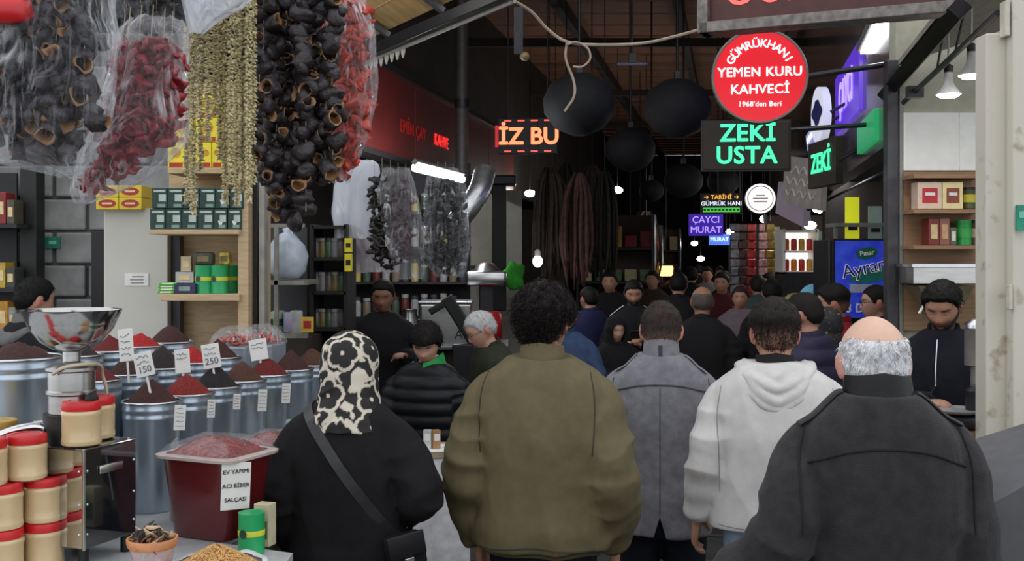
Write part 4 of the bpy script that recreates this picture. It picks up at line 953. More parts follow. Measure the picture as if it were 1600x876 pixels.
# ---- glass cake dome
q = P(452, 0, 4.05); dm = thing('food_dome', 'clear plastic food dome with a knob behind the woman in black', 'dome', (q.x, q.y, TZ + .001))
MB().lathe([(.001, 0), (.12, 0), (.125, .012), (.12, .02), (.001, .02)], 30).build('plate', mat('dome_plate', C(176, 170, 150), .5), dm, True, 40)
MB().lathe([(.001, .02), (.1, .02), (.095, .1), (.04, .14), (.001, .142)], 30).build('halva', mat('halva', C(196, 186, 150), .8, bump=.3), dm, True, 40)
MB().lathe([(.115, .02), (.115, .1), (.1, .15), (.065, .185), (.02, .198), (.001, .2)], 30).build('dome', film('dome_clear', (.85, .9, .9), .16, .6, .06, 4, .1), dm, True)
MB().lathe([(.001, .2), (.008, .2), (.008, .212), (.014, .218), (.012, .23), (.001, .232)], 16).build('knob', mat('dome_knob', C(170, 180, 180), .3), dm, True, 40)
# ---- tahini jars
jar_b = MB().lathe([(.001, 0), (.047, 0), (.052, .004), (.0535, .012), (.0525, .018), (.0515, .022), (.0515, .078), (.053, .083), (.0535, .088), (.0525, .093), (.048, .097), (.001, .097)], 32).mesh('jar_body', True, 40)
jar_l = MB().lathe([(.0005, .119), (.036, .119), (.038, .121), (.047, .121), (.0505, .119), (.0515, .115), (.0515, .1), (.0505, .097), (.04, .096)], 36).mesh('lid', True, 40)
m_tah = mat('tahini', C(203, 178, 136), .28, var=.06, ns=8, coat=.6); m_lid = mat('red_lid', C(196, 34, 38), .35, var=.05)
def jar(x, y, z, label):
    t_ = thing('tahini_jar', label, 'jar', (x, y, z), random.uniform(0, 6), 'tahini jars with red lids')
    mobj('jar_body', jar_b, m_tah, t_); mobj('lid', jar_l, m_lid, t_)
jd = Vector((-.072, -.083)); j0 = Vector(P(68, 0, 2.96)[:2])
for lv, (name, n, sh) in enumerate((('bottom', 5, 0), ('middle', 5, 0), ('top', 4, .5))):
    for i in range(n):
        p_ = j0 + jd * (i + sh * .8); jar(p_.x + random.uniform(-.002, .002), p_.y, TZ + .001 + lv * .1205, 'tahini jar in the %s layer of the stack, %s from the black cabinet' % (name, ORD[i]))
jd2 = Vector((-.088, .067))
for lv, name in enumerate(('bottom', 'middle')):
    for i in range(2):
        p_ = j0 + jd2 * 1.02 + jd * (i + 1); jar(p_.x, p_.y, TZ + .001 + lv * .1205, 'tahini jar in the %s layer of the stack, %s of its back row' % (name, ORD[i]))
# ---- tahini mill: cabinet, motor body, hopper
cu, cw = Vector((.36, .93, 0)).normalized(), Vector((-.93, .36, 0)).normalized(); c0 = P(131, 0, 2.92); c0.z = TZ + .001
CM = Matrix((cu, cw, Vector((0, 0, 1)))).transposed().to_4x4(); CM.translation = c0
ml = thing('tahini_mill', 'steel tahini mill with a wide hopper bowl on a black mirrored cabinet', 'mill', mw=CM)
CW, CD = .205, .215
cab = MB().box((CW / 2, CD / 2, .185), (CW, CD, .27), bev=.003).build('cabinet', mat('mirror_black', C(22, 23, 28), .06, .0, var=.1, spec=.9, coat=1.), ml)
MB().box((-.0015, CD / 2, .185), (.003, CD - .008, .262)).build('steel_panel', mat('mirror_steel', C(196, 196, 196), .04, 1., var=.02), ml)
MB().box((0, -.0005, .185), (.007, .006, .272), bev=.001).build('corner_strip', m_rim, ml)
sc_ = MB().ell((0, 0, 0), (.004, .003, .004), nu=8, nv=6).mesh('screw', True)
for z in (.09, .17, .26):
    for x in (.012, CW - .01): mobj('screw', sc_, m_rim, cab, T(x, -.001, z))
    mobj('screw', sc_, m_rim, cab, T(-.003, .014, z))
hd = MB().box((.1, -.004, .255), (.09, .006, .022), bev=.003).build('latch', m_steel, cab, True, 50)
for x in (.02, CW - .02):
    for y in (.02, CD - .02): MB().lathe([(.001, 0), (.014, 0), (.014, .05), (.001, .05)], 14).build('foot', m_black, ml, True, 40, T(x, y, 0))
mp_ = Vector(P(112, 0, 3.06)); lc = CM.inverted() @ Vector((mp_.x, mp_.y, TZ))
ML = T(lc.x, lc.y, 0)
MB().lathe([(.001, .32), (.075, .32), (.075, .40), (.001, .40)], 28).build('motor_base', m_black, ml, True, 40, ML)
MB().lathe([(.06, .40), (.062, .402), (.062, .45), (.068, .455), (.068, .462), (.063, .466), (.063, .515), (.069, .52), (.069, .528), (.058, .535), (.03, .54), (.024, .545), (.024, .575), (.03, .58)], 36).build('mill_body', m_steel, ml, True, 35, ML)
MB().lathe([(.02, .57), (.05, .578), (.085, .6), (.112, .635), (.128, .675), (.131, .687), (.135, .689), (.1335, .684), (.1275, .671), (.11, .632), (.083, .604), (.048, .583), (.02, .575)], 48).build('hopper_bowl', mat('bowl_steel', C(186, 186, 184), .14, 1., var=.05), ml, True, 35, ML)
kb = MB().lathe([(.001, 0), (.006, 0), (.006, .02), (.017, .022), (.019, .032), (.015, .04), (.001, .042)], 14).build('clamp_knob', m_black, ml, True, 40, ML @ RZ(R(-20)) @ T(.01, -.065, .445) @ RX_(R(90)))
sp_ = [(-.045, -.05, .36), (-.07, -.075, .368), (-.105, -.11, .362), (-.135, -.14, .345), (-.14, -.145, .315)]
MB().tube([q_[:3] for q_ in crom(sp_, 4)], .0125, 12).build('spout', mat('chrome', C(210, 210, 212), .08, 1., var=.03), ml, True, None, ML @ RZ(R(-82)))
MB().lathe([(.001, 0), (.022, 0), (.024, .01), (.022, .035), (.016, .04), (.001, .04)], 18).build('spout_nut', m_steel, ml, True, 40, ML @ T(-.045, .045, .36) @ RY_(R(-90)) @ RX_(R(-45)))
MB().tube([q_ for q_ in crom([(-.072, -.02, .515), (-.06, -.055, .535), (0, -.072, .54), (.06, -.045, .53), (.085, -.02, .50), (.1, -.02, .45), (.105, -.01, .37)], 5)], .0052, 8).build('power_cord', mat('cord_tan', C(190, 180, 160), .5), ml, True, None, ML @ RZ(R(-12)))
bw = ML @ T(0, 0, .592)
for i in range(9):
    a = i * 2.4; r_ = .03 + .03 * (i % 3) * .6
    w_ = CM @ ML @ Vector((r_ * math.cos(a), r_ * math.sin(a), .6 + .4 * r_)) 
    tag(mobj('wrapped_sweet', MB().box((0, 0, 0), (.034, .022, .014), bev=.006).mesh('wrapped_sweet', True), mat(('sweet_red', 'sweet_orange', 'sweet_pink')[i % 3], (C(170, 30, 30), C(200, 110, 50), C(190, 120, 110))[i % 3], .3), None, T(w_ + Vector((0, 0, .012 + .004 * (i // 3)))) @ Euler((.3 * math.sin(i), .4 * math.cos(i * 2), i)).to_matrix().to_4x4()),
        '%s wrapped sweet in the hopper bowl, %s from the rim' % (('red', 'orange', 'pink')[i % 3], ('deepest', 'halfway', 'nearest')[i // 3]), 'sweet', 'wrapped sweets in the hopper bowl')
ct = CM @ Vector((0, 0, .322))
p1, p2 = CM @ Vector((.052, .056, .3215)), CM @ Vector((.155, .10, .3215))
jar(p1.x, p1.y, p1.z, 'tahini jar on the front corner of the black cabinet top'); jar(p2.x, p2.y, p2.z, 'tahini jar on the rear corner of the black cabinet top')
# orange jar at the left edge
q = P(-2, 0, 3.1); og = thing('honey_jar', 'amber jar standing at the edge beside the mill spout', 'jar', (q.x, q.y, TZ + .242)); og.scale = (1, 1, 1.1)
mobj('jar_body', jar_b, mat('amber', C(186, 132, 52), .25, coat=.5), og); mobj('lid', jar_l, mat('amber_lid', C(186, 150, 70), .4), og)
MB().box((0, 0, .12), (.16, .16, .24), bev=.005).build('crate', mat('crate_dark', C(30, 28, 28), .7), thing('jar_crate', 'dark crate under the amber jar', 'crate', (q.x, q.y + .001, TZ + .001)))
# ---- tub of dried mushrooms
q = P(238, 0, 2.86); ms = thing('mushroom_tub', 'clear plastic tub with an orange rim full of dried slices', 'tub', (q.x, q.y, TZ + .001))
MB().lathe([(.001, 0), (.044, 0), (.06, .085), (.0615, .09)], 28).build('tub_wall', film('tub_clear', (.85, .85, .88), .35, .7, .15), ms, True, 40)
MB().lathe([(.0575, .074), (.063, .08), (.066, .093), (.0655, .1), (.06, .1), (.056, .08)], 28).build('tub_rim', mat('orange_rim', C(206, 140, 96), .5), ms, True, 40)
MB().lathe([(.001, .003), (.042, .003), (.057, .08), (.001, .083)], 24).build('filling', mat('filling', C(150, 120, 100), .8, var=.5, ns=40, col2=C(180, 40, 50)), ms, True, 40)
sl = [MB().tube([(-.022, 0, 0), (-.008, .002, .004 * s), (.01, -.002, .005 * s), (.024, 0, -.002)], [.003, .007, .008, .002], 6, flat=.35).mesh('slice', True) for s in (1, -1)]
for i in range(46):
    a = random.uniform(0, 6.28); r_ = .05 * math.sqrt(random.random())
    mobj('slice', sl[i % 2], mat(('slice_dark', 'slice_cream', 'slice_brown')[i % 3], (C(50, 44, 40), C(196, 172, 140), C(104, 80, 62))[i % 3], .8), ms, T(r_ * math.cos(a), r_ * math.sin(a), .088 + .035 * (1 - r_ / .05) + random.uniform(-.003, .012)) @ Euler((random.uniform(-1, 1), random.uniform(-1, 1), random.uniform(0, 6))).to_matrix().to_4x4())
# ---- grain heap in a sack
q = P(338, 0, 2.86); gr = thing('grain_sack', 'open white sack heaped with golden grain at the table front', 'sack', (q.x, q.y, TZ - .06 + .061))
mb = MB().lathe([(.115, 0), (.13, .012), (.14, .02), (.13, .034), (.118, .03)], 32); mb.v = [tuple(Vector(v) + Vector((0, 0, .008 * noise.noise(Vector(v) * 30)))) for v in mb.v]; mb.build('sack', mat('sack_white', C(200, 202, 204), .5, bump=.3, bs=20), gr, True, None)
hp_ = mobj('grain_core', mound(.125, .07, 4.4), mat('grain_core', C(170, 128, 76), .9, bump=.9, bs=260, var=.3, ns=200), gr, T(0, 0, .012))
mb = MB()
for i in range(2600):
    a = random.uniform(0, 6.28); f = math.sqrt(random.random()); r_ = .12 * f; z = .014 + .07 * (1 - f ** 1.15)
    mb.ell((0, 0, 0), (.0042, .0022, .0022), T(r_ * math.cos(a), r_ * math.sin(a), z) @ Euler((random.uniform(-1, 1), random.uniform(-1, 1), random.uniform(0, 6))).to_matrix().to_4x4(), 5, 4)
g_ = mb.build('grains', mat('grain', C(204, 160, 100), .6, var=.25, ns=90), gr, True, None); g_['kind'] = 'stuff'
# ------------------------------------------------------------------ goods hanging over the stall
egg = []
for s in range(6):
    n = 14; rnd = random.Random(s)
    pr = [(.001, -.026), (.014, -.022), (.021, -.008), (.022, .01), (.017, .026), (.013, .022), (.016, .008), (.012, -.01), (.001, -.016)]
    mb = MB(); rings = []
    for r_, z in pr: rings.append([(r_ * math.cos(2 * math.pi * j / n) * (1 + .18 * noise.noise(Vector((math.cos(j) * 2, z * 60, s * 9)))), r_ * math.sin(2 * math.pi * j / n) * (1 + .25 * noise.noise(Vector((j * .9, z * 50, s * 5)))), z) for j in range(n)])
    mb.loft(rings, cap=False); mb.v = [tuple(Vector(v) * (1 + .5 * noise.noise(Vector(v) * 55 + Vector((s * 4, 0, 0)))) + Vector((0, 0, .006 * noise.noise(Vector(v) * 90 + Vector((0, s, 0)))))) for v in mb.v]; me = mb.mesh('dried_eggplant', True)
    me.materials.append(mat('eggplant_skin', C(46, 40, 43), .45, var=.5, ns=40, bump=1., bs=110)); me.materials.append(mat('eggplant_flesh', C(164, 124, 86), .8, var=.3, ns=30))
    for i, p_ in enumerate(me.polygons): p_.material_index = 1 if (i // n) >= 4 else 0
    egg.append(me)
m_string = mat('string', C(150, 140, 120), .9)
def strand(px, y0, y1, Y, label, n=None, sc=1., group='strings of dried eggplant', seed=0, spread=.028, meshes=None, name='dried_eggplant_string', part='dried_eggplant', cat='dried eggplant', m=None, sway=0.):
    a, b = P(px, y0, Y), P(px + sway, y1, Y); rnd = random.Random(seed + px); t_ = thing(name, label, cat, b, 0, group)
    L = a.z - b.z; n = n or int(L / .027)
    MB().tube([(0, 0, 0), ((a.x - b.x) * .5, 0, L * .5), (a.x - b.x, 0, L + .1)], .0015, 5).build('string', m_string, t_)
    for i in range(n):
        f = (i + .5) / n; e_ = Euler((rnd.uniform(.9, 2.4), rnd.uniform(-.6, .6), rnd.uniform(0, 6.28)))
        me = (meshes or egg)[rnd.randrange(len(meshes or egg))]; s_ = sc * rnd.uniform(.8, 1.2); an = rnd.uniform(0, 6.28)
        o_ = mobj(part, me, m if m is not None else me.materials[0], t_, T((a.x - b.x) * f + spread * math.cos(an) * rnd.random(), spread * math.sin(an) * rnd.random(), L * f) @ e_.to_matrix().to_4x4() @ SCL(s_, s_, s_))
    return t_
for i, (px, y0, y1) in enumerate(((412, -40, 285), (432, -60, 330), (455, -50, 352), (478, -40, 330), (500, -60, 285), (446, -50, 250), (520, -20, 270))):
    strand(px, y0, y1, 3.25 + .05 * (i % 3), 'string of dried dark eggplant shells hanging in the open, %s from the okra' % ORD[i], None, 1.12, 'open strings of dried eggplant', i, .034)
for i, (px, y0, y1) in enumerate(((8, -60, 225), (40, -60, 245), (72, -60, 250), (104, -60, 240), (132, -40, 200), (24, -60, 235), (88, -60, 245))):
    strand(px, y0, y1, 2.58 + .05 * (i % 2), 'string of dried eggplant inside the big clear bag, %s from its outer side' % ORD[i], None, 1.15, 'dried eggplant strings in the clear bag', i + 20, .04)
def bag(name, label, prof, Y, m, squash=.55, seed=0, amp=.08, top=-80, tail=None):
    """hanging plastic bag from rows of (pixel y, left px, right px)"""
    prof = [(y, a, b) for y, a, b in prof]; rings = []; n = 44; q0 = P((prof[-1][1] + prof[-1][2]) / 2, prof[-1][0], Y); t_ = thing(name, label, 'plastic bag', q0, 0, 'clear plastic bags hung over the stall')
    for y, a, b in [tuple(x) for x in crom(prof, 5)]:
        pa, pb = P(a, y, Y), P(b, y, Y); c_ = (pa + pb) / 2 - q0; w_ = (pb.x - pa.x) / 2; ring = []
        for j in range(n):
            t = 2 * math.pi * j / n; v_ = Vector((math.cos(t), math.sin(t), 0)); 
            cr = 1 + amp * noise.noise(Vector((v_.x * 2.2 + seed, v_.y * 2.2, c_.z * 9))) + amp * .55 * (1 - 2 * abs(noise.noise(Vector((v_.x * 5, v_.y * 5 + seed, c_.z * 6)))))
            ring.append((c_.x + w_ * v_.x * cr, c_.y + w_ * squash * v_.y * cr, c_.z + .012 * noise.noise(Vector((v_.x * 3, v_.y * 3, c_.z * 8 + seed)))))
        rings.append(ring)
    mb = MB(); mb.loft(rings, cap=False); o_ = mb.build('film', m, t_, True, None)
    return t_
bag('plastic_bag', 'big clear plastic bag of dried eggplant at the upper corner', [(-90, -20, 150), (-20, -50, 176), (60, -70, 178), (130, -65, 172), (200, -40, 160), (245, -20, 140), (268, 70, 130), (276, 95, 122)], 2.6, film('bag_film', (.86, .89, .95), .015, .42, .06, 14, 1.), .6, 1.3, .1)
bag('plastic_bag', 'clear bag of dark peppers behind the eggplant bag', [(-90, 170, 300), (-40, 165, 305), (10, 172, 300), (40, 190, 285), (56, 215, 268)], 3.0, film('bag_film'), .5, 4.1, .08)
pep_r = mat('pepper_red', C(142, 26, 36), .38, var=.6, ns=30); pep_d = mat('pepper_dark', C(42, 40, 38), .5, var=.4, ns=30); pep_o = mat('pepper_orange_red', C(186, 60, 40), .4, var=.55, ns=30)
for i, (px, y0, y1) in enumerate(((195, -80, 40), (220, -80, 48), (245, -80, 48), (272, -80, 36))):
    strand(px, y0, y1, 3.0, 'string of dark dried peppers in the short clear bag, %s along' % ORD[i], 12, 1., 'dark pepper strings', i, .03, pep, 'dried_pepper_string', 'dried_pepper', 'dried pepper', pep_d)
for i, (px, y0, y1, sw) in enumerate(((204, 70, 215, -24), (222, 66, 245, -28), (240, 66, 240, -22), (258, 70, 225, -14), (270, 76, 200, -8), (196, 80, 278, -34), (160, 262, 296, -20), (200, 240, 268, -10))):
    strand(px, y0, y1, 2.9, 'string of red dried peppers in the hazy clear bag, %s of the cluster' % ORD[i], 42 if i < 6 else 12, 1., 'red pepper strings in the hazy bag', i + 40, .026, pep, 'dried_pepper_string', 'dried_pepper', 'dried pepper', pep_r, sw)
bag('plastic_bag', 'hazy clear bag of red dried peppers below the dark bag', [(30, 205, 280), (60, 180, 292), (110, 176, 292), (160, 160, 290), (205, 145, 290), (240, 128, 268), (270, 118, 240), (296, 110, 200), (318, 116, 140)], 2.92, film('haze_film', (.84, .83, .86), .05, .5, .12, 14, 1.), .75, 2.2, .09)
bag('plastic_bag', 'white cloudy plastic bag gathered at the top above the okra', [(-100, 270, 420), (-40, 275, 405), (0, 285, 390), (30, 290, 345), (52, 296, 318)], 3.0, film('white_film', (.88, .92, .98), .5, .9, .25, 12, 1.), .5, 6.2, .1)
for i, (px, y0, y1) in enumerate(((508, 10, 262), (522, 5, 276), (536, 0, 278), (550, 5, 240), (562, 10, 200), (545, 20, 265), (530, 0, 200))):
    strand(px, y0, y1, 3.6, 'string of orange-red dried peppers in the tall pleated bag, %s of the bundle' % ORD[i], 34, 1.1, 'orange-red pepper strings in the pleated bag', i + 60, .024, pep, 'dried_pepper_string', 'dried_pepper', 'dried pepper', pep_o)
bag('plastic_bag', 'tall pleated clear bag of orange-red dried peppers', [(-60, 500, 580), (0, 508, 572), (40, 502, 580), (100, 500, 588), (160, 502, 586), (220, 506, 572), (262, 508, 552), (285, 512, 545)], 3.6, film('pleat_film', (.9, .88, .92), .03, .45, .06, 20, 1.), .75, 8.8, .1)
tag(mobj('red_bucket', MB().lathe([(.001, .03), (.04, .028), (.055, .01), (.058, -.02), (.05, -.03), (.001, -.032)], 24).mesh('red_bucket', True), mat('red_lid'), None, T(P(10, 12, 2.5)) @ RX_(R(20))), 'round red plastic bucket bottom hanging at the top corner', 'bucket')
# okra strings: pods packed around a thread
def okra_mesh(L, seed):
    rnd = random.Random(seed); mb = MB()
    for i in range(int(L / .0014)):
        z = L * rnd.random(); a = rnd.uniform(0, 6.28); d = Vector((math.cos(a), math.sin(a), rnd.uniform(-.5, .2))).normalized(); r0 = .0015; l_ = rnd.uniform(.009, .0145)
        mb.tube([d * r0 + Vector((0, 0, z)), d * l_ * .6 + Vector((0, 0, z)), d * l_ + Vector((0, 0, z - .002))], [.0038, .0036, .0012], 5)
    return mb.mesh('okra_pods', True)
okm = [okra_mesh(.6, i) for i in range(4)]
for i, (px, yt, yb) in enumerate(((292, 60, 318), (302, 50, 335), (313, 40, 268), (325, 36, 220), (336, 32, 180), (352, 26, 318), (361, 20, 290), (370, 14, 322), (379, 10, 300), (388, 8, 316), (396, 6, 290), (344, 28, 250))):
    Yk = 3.15 + .06 * (i % 3); b_ = P(px, yb, Yk); L = P(px, yt - 30, Yk).z - b_.z; t_ = thing('dried_okra_string', 'long string of pale dried okra pods, %s of the curtain' % ORD[i], 'dried okra', b_, 0, 'strings of dried okra')
    o_ = mobj('okra_pods', okm[i % 4], mat('okra', C(202, 190, 146), .5, var=.35, ns=70), t_, SCL(1, 1, L / .6)); o_['kind'] = 'stuff'
    MB().tube([(0, 0, 0), (0, 0, L + .1)], .0012, 4).build('thread', m_string, t_)
# the rails the goods hang from
for i, (xa, ya, xb, yb, z) in enumerate(((-1.75, 2.5, -.2, 2.75, 2.62), (-1.6, 3.0, -.4, 3.2, 2.75), (-1.3, 3.3, -.3, 3.62, 2.8))):
    tag(MB().tube([(xa, ya, z), (xb, yb, z)], .012, 8).build('hanging_rail', m_dgrey), ('front', 'middle', 'rear')[i] + ' dark metal rail from which the bags of dried goods hang', 'rail')
# ------------------------------------------------------------------ behind the spice stall
def pbox(px0, px1, py0, py1, Y, dep, bev=0.):
    """box whose front face covers the given pixels at depth Y"""
    a, b = P(px0, py1, Y), P(px1, py0, Y); return MB().box(((a.x + b.x) / 2, Y + dep / 2, (a.z + b.z) / 2), (abs(b.x - a.x), dep, abs(b.z - a.z)), bev=bev)
def fbox(name, label, cat, px0, px1, py0, py1, Y, dep, m, bev=.002, group=None, base=None):
    """thing standing at its own base with a body box; returns (thing, width, height)"""
    a, b = P(px0, py1, Y), P(px1, py0, Y); w, h = abs(b.x - a.x), b.z - a.z
    t_ = thing(name, label, cat, ((a.x + b.x) / 2, Y + dep / 2, a.z), 0, group)
    MB().box((0, 0, h / 2), (w, dep, h), bev=bev).build(base or 'body', m, t_); return t_, w, h
# white cabinet side with a notice
t_ = thing('white_cabinet', 'tall plain white cabinet with a small notice sheet', 'cabinet'); a, b = P(162, 0, 5.15), P(262, 325, 5.15)
MB().box(((a.x + b.x) / 2, 5.35, b.z / 2), (b.x - a.x, .4, b.z), bev=.006).build('body', mat('cabinet_white', C(196, 194, 186), .5, var=.04, ns=3), t_)
pbox(195, 232, 427, 446, 5.145, .004).build('notice_sheet', m_paper, t_)
for y in (431, 436, 441): pbox(203 + y % 4, 224, y, y + 1.4, 5.143, .002).build('print_line', mat('print_grey', C(140, 138, 136), .7), t_)
fz = P(0, 325, 5.15).z
for i in range(4):
    px = 150 + (i % 2) * 36; y1 = 327 - (i // 2) * 19
    t_, w, h = fbox('yellow_carton', 'yellow carton with a red oval label, %s on the white cabinet' % ('lower outer', 'lower inner', 'upper outer', 'upper inner')[i], 'carton', px, px + 35, y1 - 18.6, y1, 5.1, .22, mat('carton_yellow', C(222, 196, 48), .55, var=.06), group='yellow cartons on the white cabinet')
    MB().prism([(w * .4 * math.cos(a), h * .34 * math.sin(a)) for a in np.linspace(0, 2 * math.pi, 12, endpoint=False)], .002).build('oval_label', mat('label_red', C(170, 44, 38), .5), t_, mw=T(0, -.112, h * .5))
    MB().box((0, -.1135, h * .5), (w * .45, .002, h * .16)).build('print_strip', mat('label_cream', C(226, 200, 150), .5), t_)
# corner shelf unit in light wood
su = thing('shelf_unit', 'light wood corner shelf unit with three boards beside the grey post', 'shelf')
pbox(264, 388, 130, 560, 5.3, .02).build('back_panel', m_wood, su)
pbox(372, 388, 130, 560, 4.85, .45).build('side_panel', m_wood, su)
pbox(263, 281, 362, 560, 5.2, .06).build('dark_upright', m_dgrey, su)
for i, (x0, x1, y0, y1, Y) in enumerate(((262, 374, 262, 271, 4.9), (232, 374, 358, 366, 4.82), (250, 374, 459, 470, 4.82))):
    a, b = P(x0, y1, Y), P(x1, y0, Y); MB().box(((a.x + b.x) / 2, Y + .22, (a.z + b.z) / 2), (b.x - a.x, .44, b.z - a.z), bev=.003).build('shelf_board', m_wood, su)
# dark green tea boxes
m_tea = mat('tea_green', C(26, 58, 50), .5, var=.1); m_tea2 = mat('tea_pale', C(176, 190, 180), .6)
for r in range(2):
    for c in range(6):
        x0 = 234 + c * 25 + (0 if c < 4 else (c - 4) * -3); y1 = 358 - r * 32.5
        wd = 24.5 if c < 4 else 21
        t_, w, h = fbox('tea_box', 'dark green tea box, %s along the %s row on the shelf' % (ORD[c], ('lower', 'upper')[r]), 'box', x0 + r * 3, x0 + r * 3 + wd, y1 - 32, y1, 4.84, .16, m_tea, .003, 'dark green tea boxes')
        MB().box((w * .18, -.0805, h * .52), (w * .46, .002, h * .34)).build('pale_panel', m_tea2, t_)
        MB().box((0, -.0805, h * .85), (w * .74, .002, h * .1)).build('title_strip', m_tea2, t_)
        MB().box((w * .12, -.0805, h * .14), (w * .5, .002, h * .16)).build('base_strip', mat('tea_mid', C(120, 150, 140), .6), t_)
        if c >= 4: MB().lathe([(.004, 0), (.009, .012), (.011, .02)], 10).build('cup_print', m_paper, t_, mw=T(0, -.08, h * .2) @ SCL(1, .1, 1))
# yellow packs on the top board
zt = P(0, 262, 4.9).z
for i, (x0, x1, y0, y1) in enumerate(((262, 288, 222, 262), (289, 312, 222, 262), (313, 330, 222, 262), (331, 347, 222, 262), (306, 340, 183, 222), (311, 340, 148, 183), (270, 300, 186, 222))):
    t_, w, h = fbox('yellow_pack', 'bright yellow packet, %s of those stacked behind the okra strings' % ORD[i], 'packet', x0, x1, y0 + .6, y1, 4.95, .14, mat('pack_yellow', C(232, 216, 50), .5, var=.06), .003, 'yellow packets on the top shelf')
    MB().box((0, -.0705, h * .12), (w * .8, .002, h * .18)).build('red_strip', mat('label_red'), t_); MB().lathe([(.001, 0), (min(w, h) * .28, 0), (min(w, h) * .28, .002)], 18).build('round_mark', mat('pack_gold', C(196, 150, 30), .5), t_, True, 40, T(0, -.0705, h * .6) @ RX_(R(90)))
# green tins and small boxes on the low board
zl = P(0, 459, 4.82).z + .001
for i, px in enumerate((319, 343, 359)):
    q = P(px, 0, 4.9 + .09 * (i == 2)); tin((q.x, q.y, zl), 'tall green tin on the low wooden shelf, %s from the dark boxes' % ORD[i], 'green tins on the wooden shelf', 1.08)
zt2 = zl + .1255
for i, (px, Yq, s_, c_) in enumerate(((320, 4.9, (.085, .06, .058), C(58, 58, 48)), (352, 4.94, (.05, .05, .06), C(196, 176, 70)))):
    q = P(px, 0, Yq); t_ = thing(('mesh_pack', 'cream_pack')[i], ('dark patterned pack lying on two green tins', 'pale yellow pack standing on the green tins')[i], 'packet', (q.x, q.y, zt2)); MB().box((0, 0, s_[2] / 2), s_, bev=.012).build('pack', mat('pack_%d' % i, c_, .5, var=.4, ns=40), t_, True, 40); MB().box((0, -s_[1] / 2, s_[2] / 2), (s_[0] * .6, .004, s_[2] * .4)).build('label', mat('pack_lab', C(120, 110, 70), .6), t_)
for i in range(4):
    q = P(262 + i % 2, 0, 4.88); t_ = thing('green_sachet', 'flat lime green sachet, %s up in the little pile' % ORD[i], 'sachet', (q.x, q.y, zl + i * .0125), R(i * 4), 'lime green sachets'); MB().box((0, 0, .006), (.075, .06, .0115), bev=.004).build('sachet', mat('lime', C(96, 190, 60), .4), t_); MB().box((0, -.029, .006), (.05, .004, .006)).build('label', m_paper, t_)
q = P(292, 0, 4.88); t_ = thing('purple_box', 'small dark purple box beside the lime sachets', 'box', (q.x, q.y, zl)); MB().box((0, 0, .022), (.095, .07, .044), bev=.003).build('box', mat('purple_card', C(50, 38, 84), .5), t_); MB().box((0, -.036, .022), (.05, .003, .02)).build('label', mat('tea_mid'), t_)
for i, (h_, w_, z_) in enumerate(((.05, .08, .0445), (.07, .045, .0955))):
    q = P(290 + 2 * i, 0, 4.92); t_ = thing('white_carton', ('low white carton lying on the purple box', 'narrow cream carton standing on the white carton')[i], 'box', (q.x, q.y, zl + z_ + .0005), R(6)); MB().box((0, 0, h_ / 2), (w_, .05, h_), bev=.003).build('box', mat('carton_cream%d' % i, (C(190, 190, 186), C(196, 178, 150))[i], .6), t_); MB().box((0, -.026, h_ / 2), (w_ * .6, .003, h_ * .4)).build('label', mat('label_cream'), t_)
# grey aluminium post and dark jamb
gp = thing('trim_1', 'pale grey aluminium post beside the wooden shelves', 'post'); gp['kind'] = 'structure'
a, b = P(391, 0, 4.9), P(411, 0, 4.9); MB().box(((a.x + b.x) / 2 + .02, 4.95, 1.5), (b.x - a.x - .03, .08, 3.0), bev=.004).build('post', mat('aluminium', C(150, 148, 140), .45, .3), gp); MB().box((a.x + .012, 4.98, 1.5), (.026, .1, 3.0)).build('rubber_jamb', m_dgrey, gp)
# dark uprights, side shelves and the green plate on the block wall
for i, (x0, x1, y0) in enumerate(((26, 52, 150), (138, 162, 360))):
    a, b = P(x0, 0, 6.3), P(x1, y0, 6.3); struct(MB().box(((a.x + b.x) / 2, 6.4, b.z / 2), (b.x - a.x, .12, b.z), bev=.004).build('trim_%d' % (i + 2), m_black), ('black upright post in front of the block wall', 'short black upright next to the white cabinet')[i], 'post')
t_ = thing('green_plate', 'small green number plate on the grey block wall', 'sign'); pbox(70, 94, 370, 388, 6.54, .012).build('plate', mat('plate_green', C(30, 120, 96), .5), t_); pbox(76, 88, 376, 381, 6.537, .004).build('mark', mat('plate_mark', C(110, 190, 170), .5), t_)
sh = thing('side_shelf', 'dark shelf rack at the picture edge beside the black upright', 'shelf'); 
pbox(-90, 26, 270, 560, 6.45, .02).build('back_panel', m_black, sh)
for y in (350, 450, 520): pbox(-90, 26, y, y + 6, 6.15, .3).build('shelf_board', m_dgrey, sh)
for i, (x0, x1, y0, y1, c_) in enumerate(((-8, 9, 300, 350, C(130, 40, 40)), (10, 22, 312, 350, C(80, 76, 60)), (-6, 8, 410, 450, C(190, 160, 60)), (9, 23, 418, 450, C(60, 66, 60)), (-6, 12, 470, 520, C(196, 140, 50)), (13, 24, 480, 520, C(150, 150, 140)))):
    t_, w, h = fbox('shelf_packet', ('dark red', 'olive', 'golden', 'grey green', 'orange', 'pale')[i] + ' packet on the dark rack at the picture edge', 'packet', x0, x1, y0, y1 - .2, 6.2, .12, mat('pk%d' % i, c_, .5, var=.2), .004, 'packets on the dark side rack')
    MB().box((0, -.061, h * .5), (w * .6, .003, h * .4)).build('label', mat('label_cream'), t_)
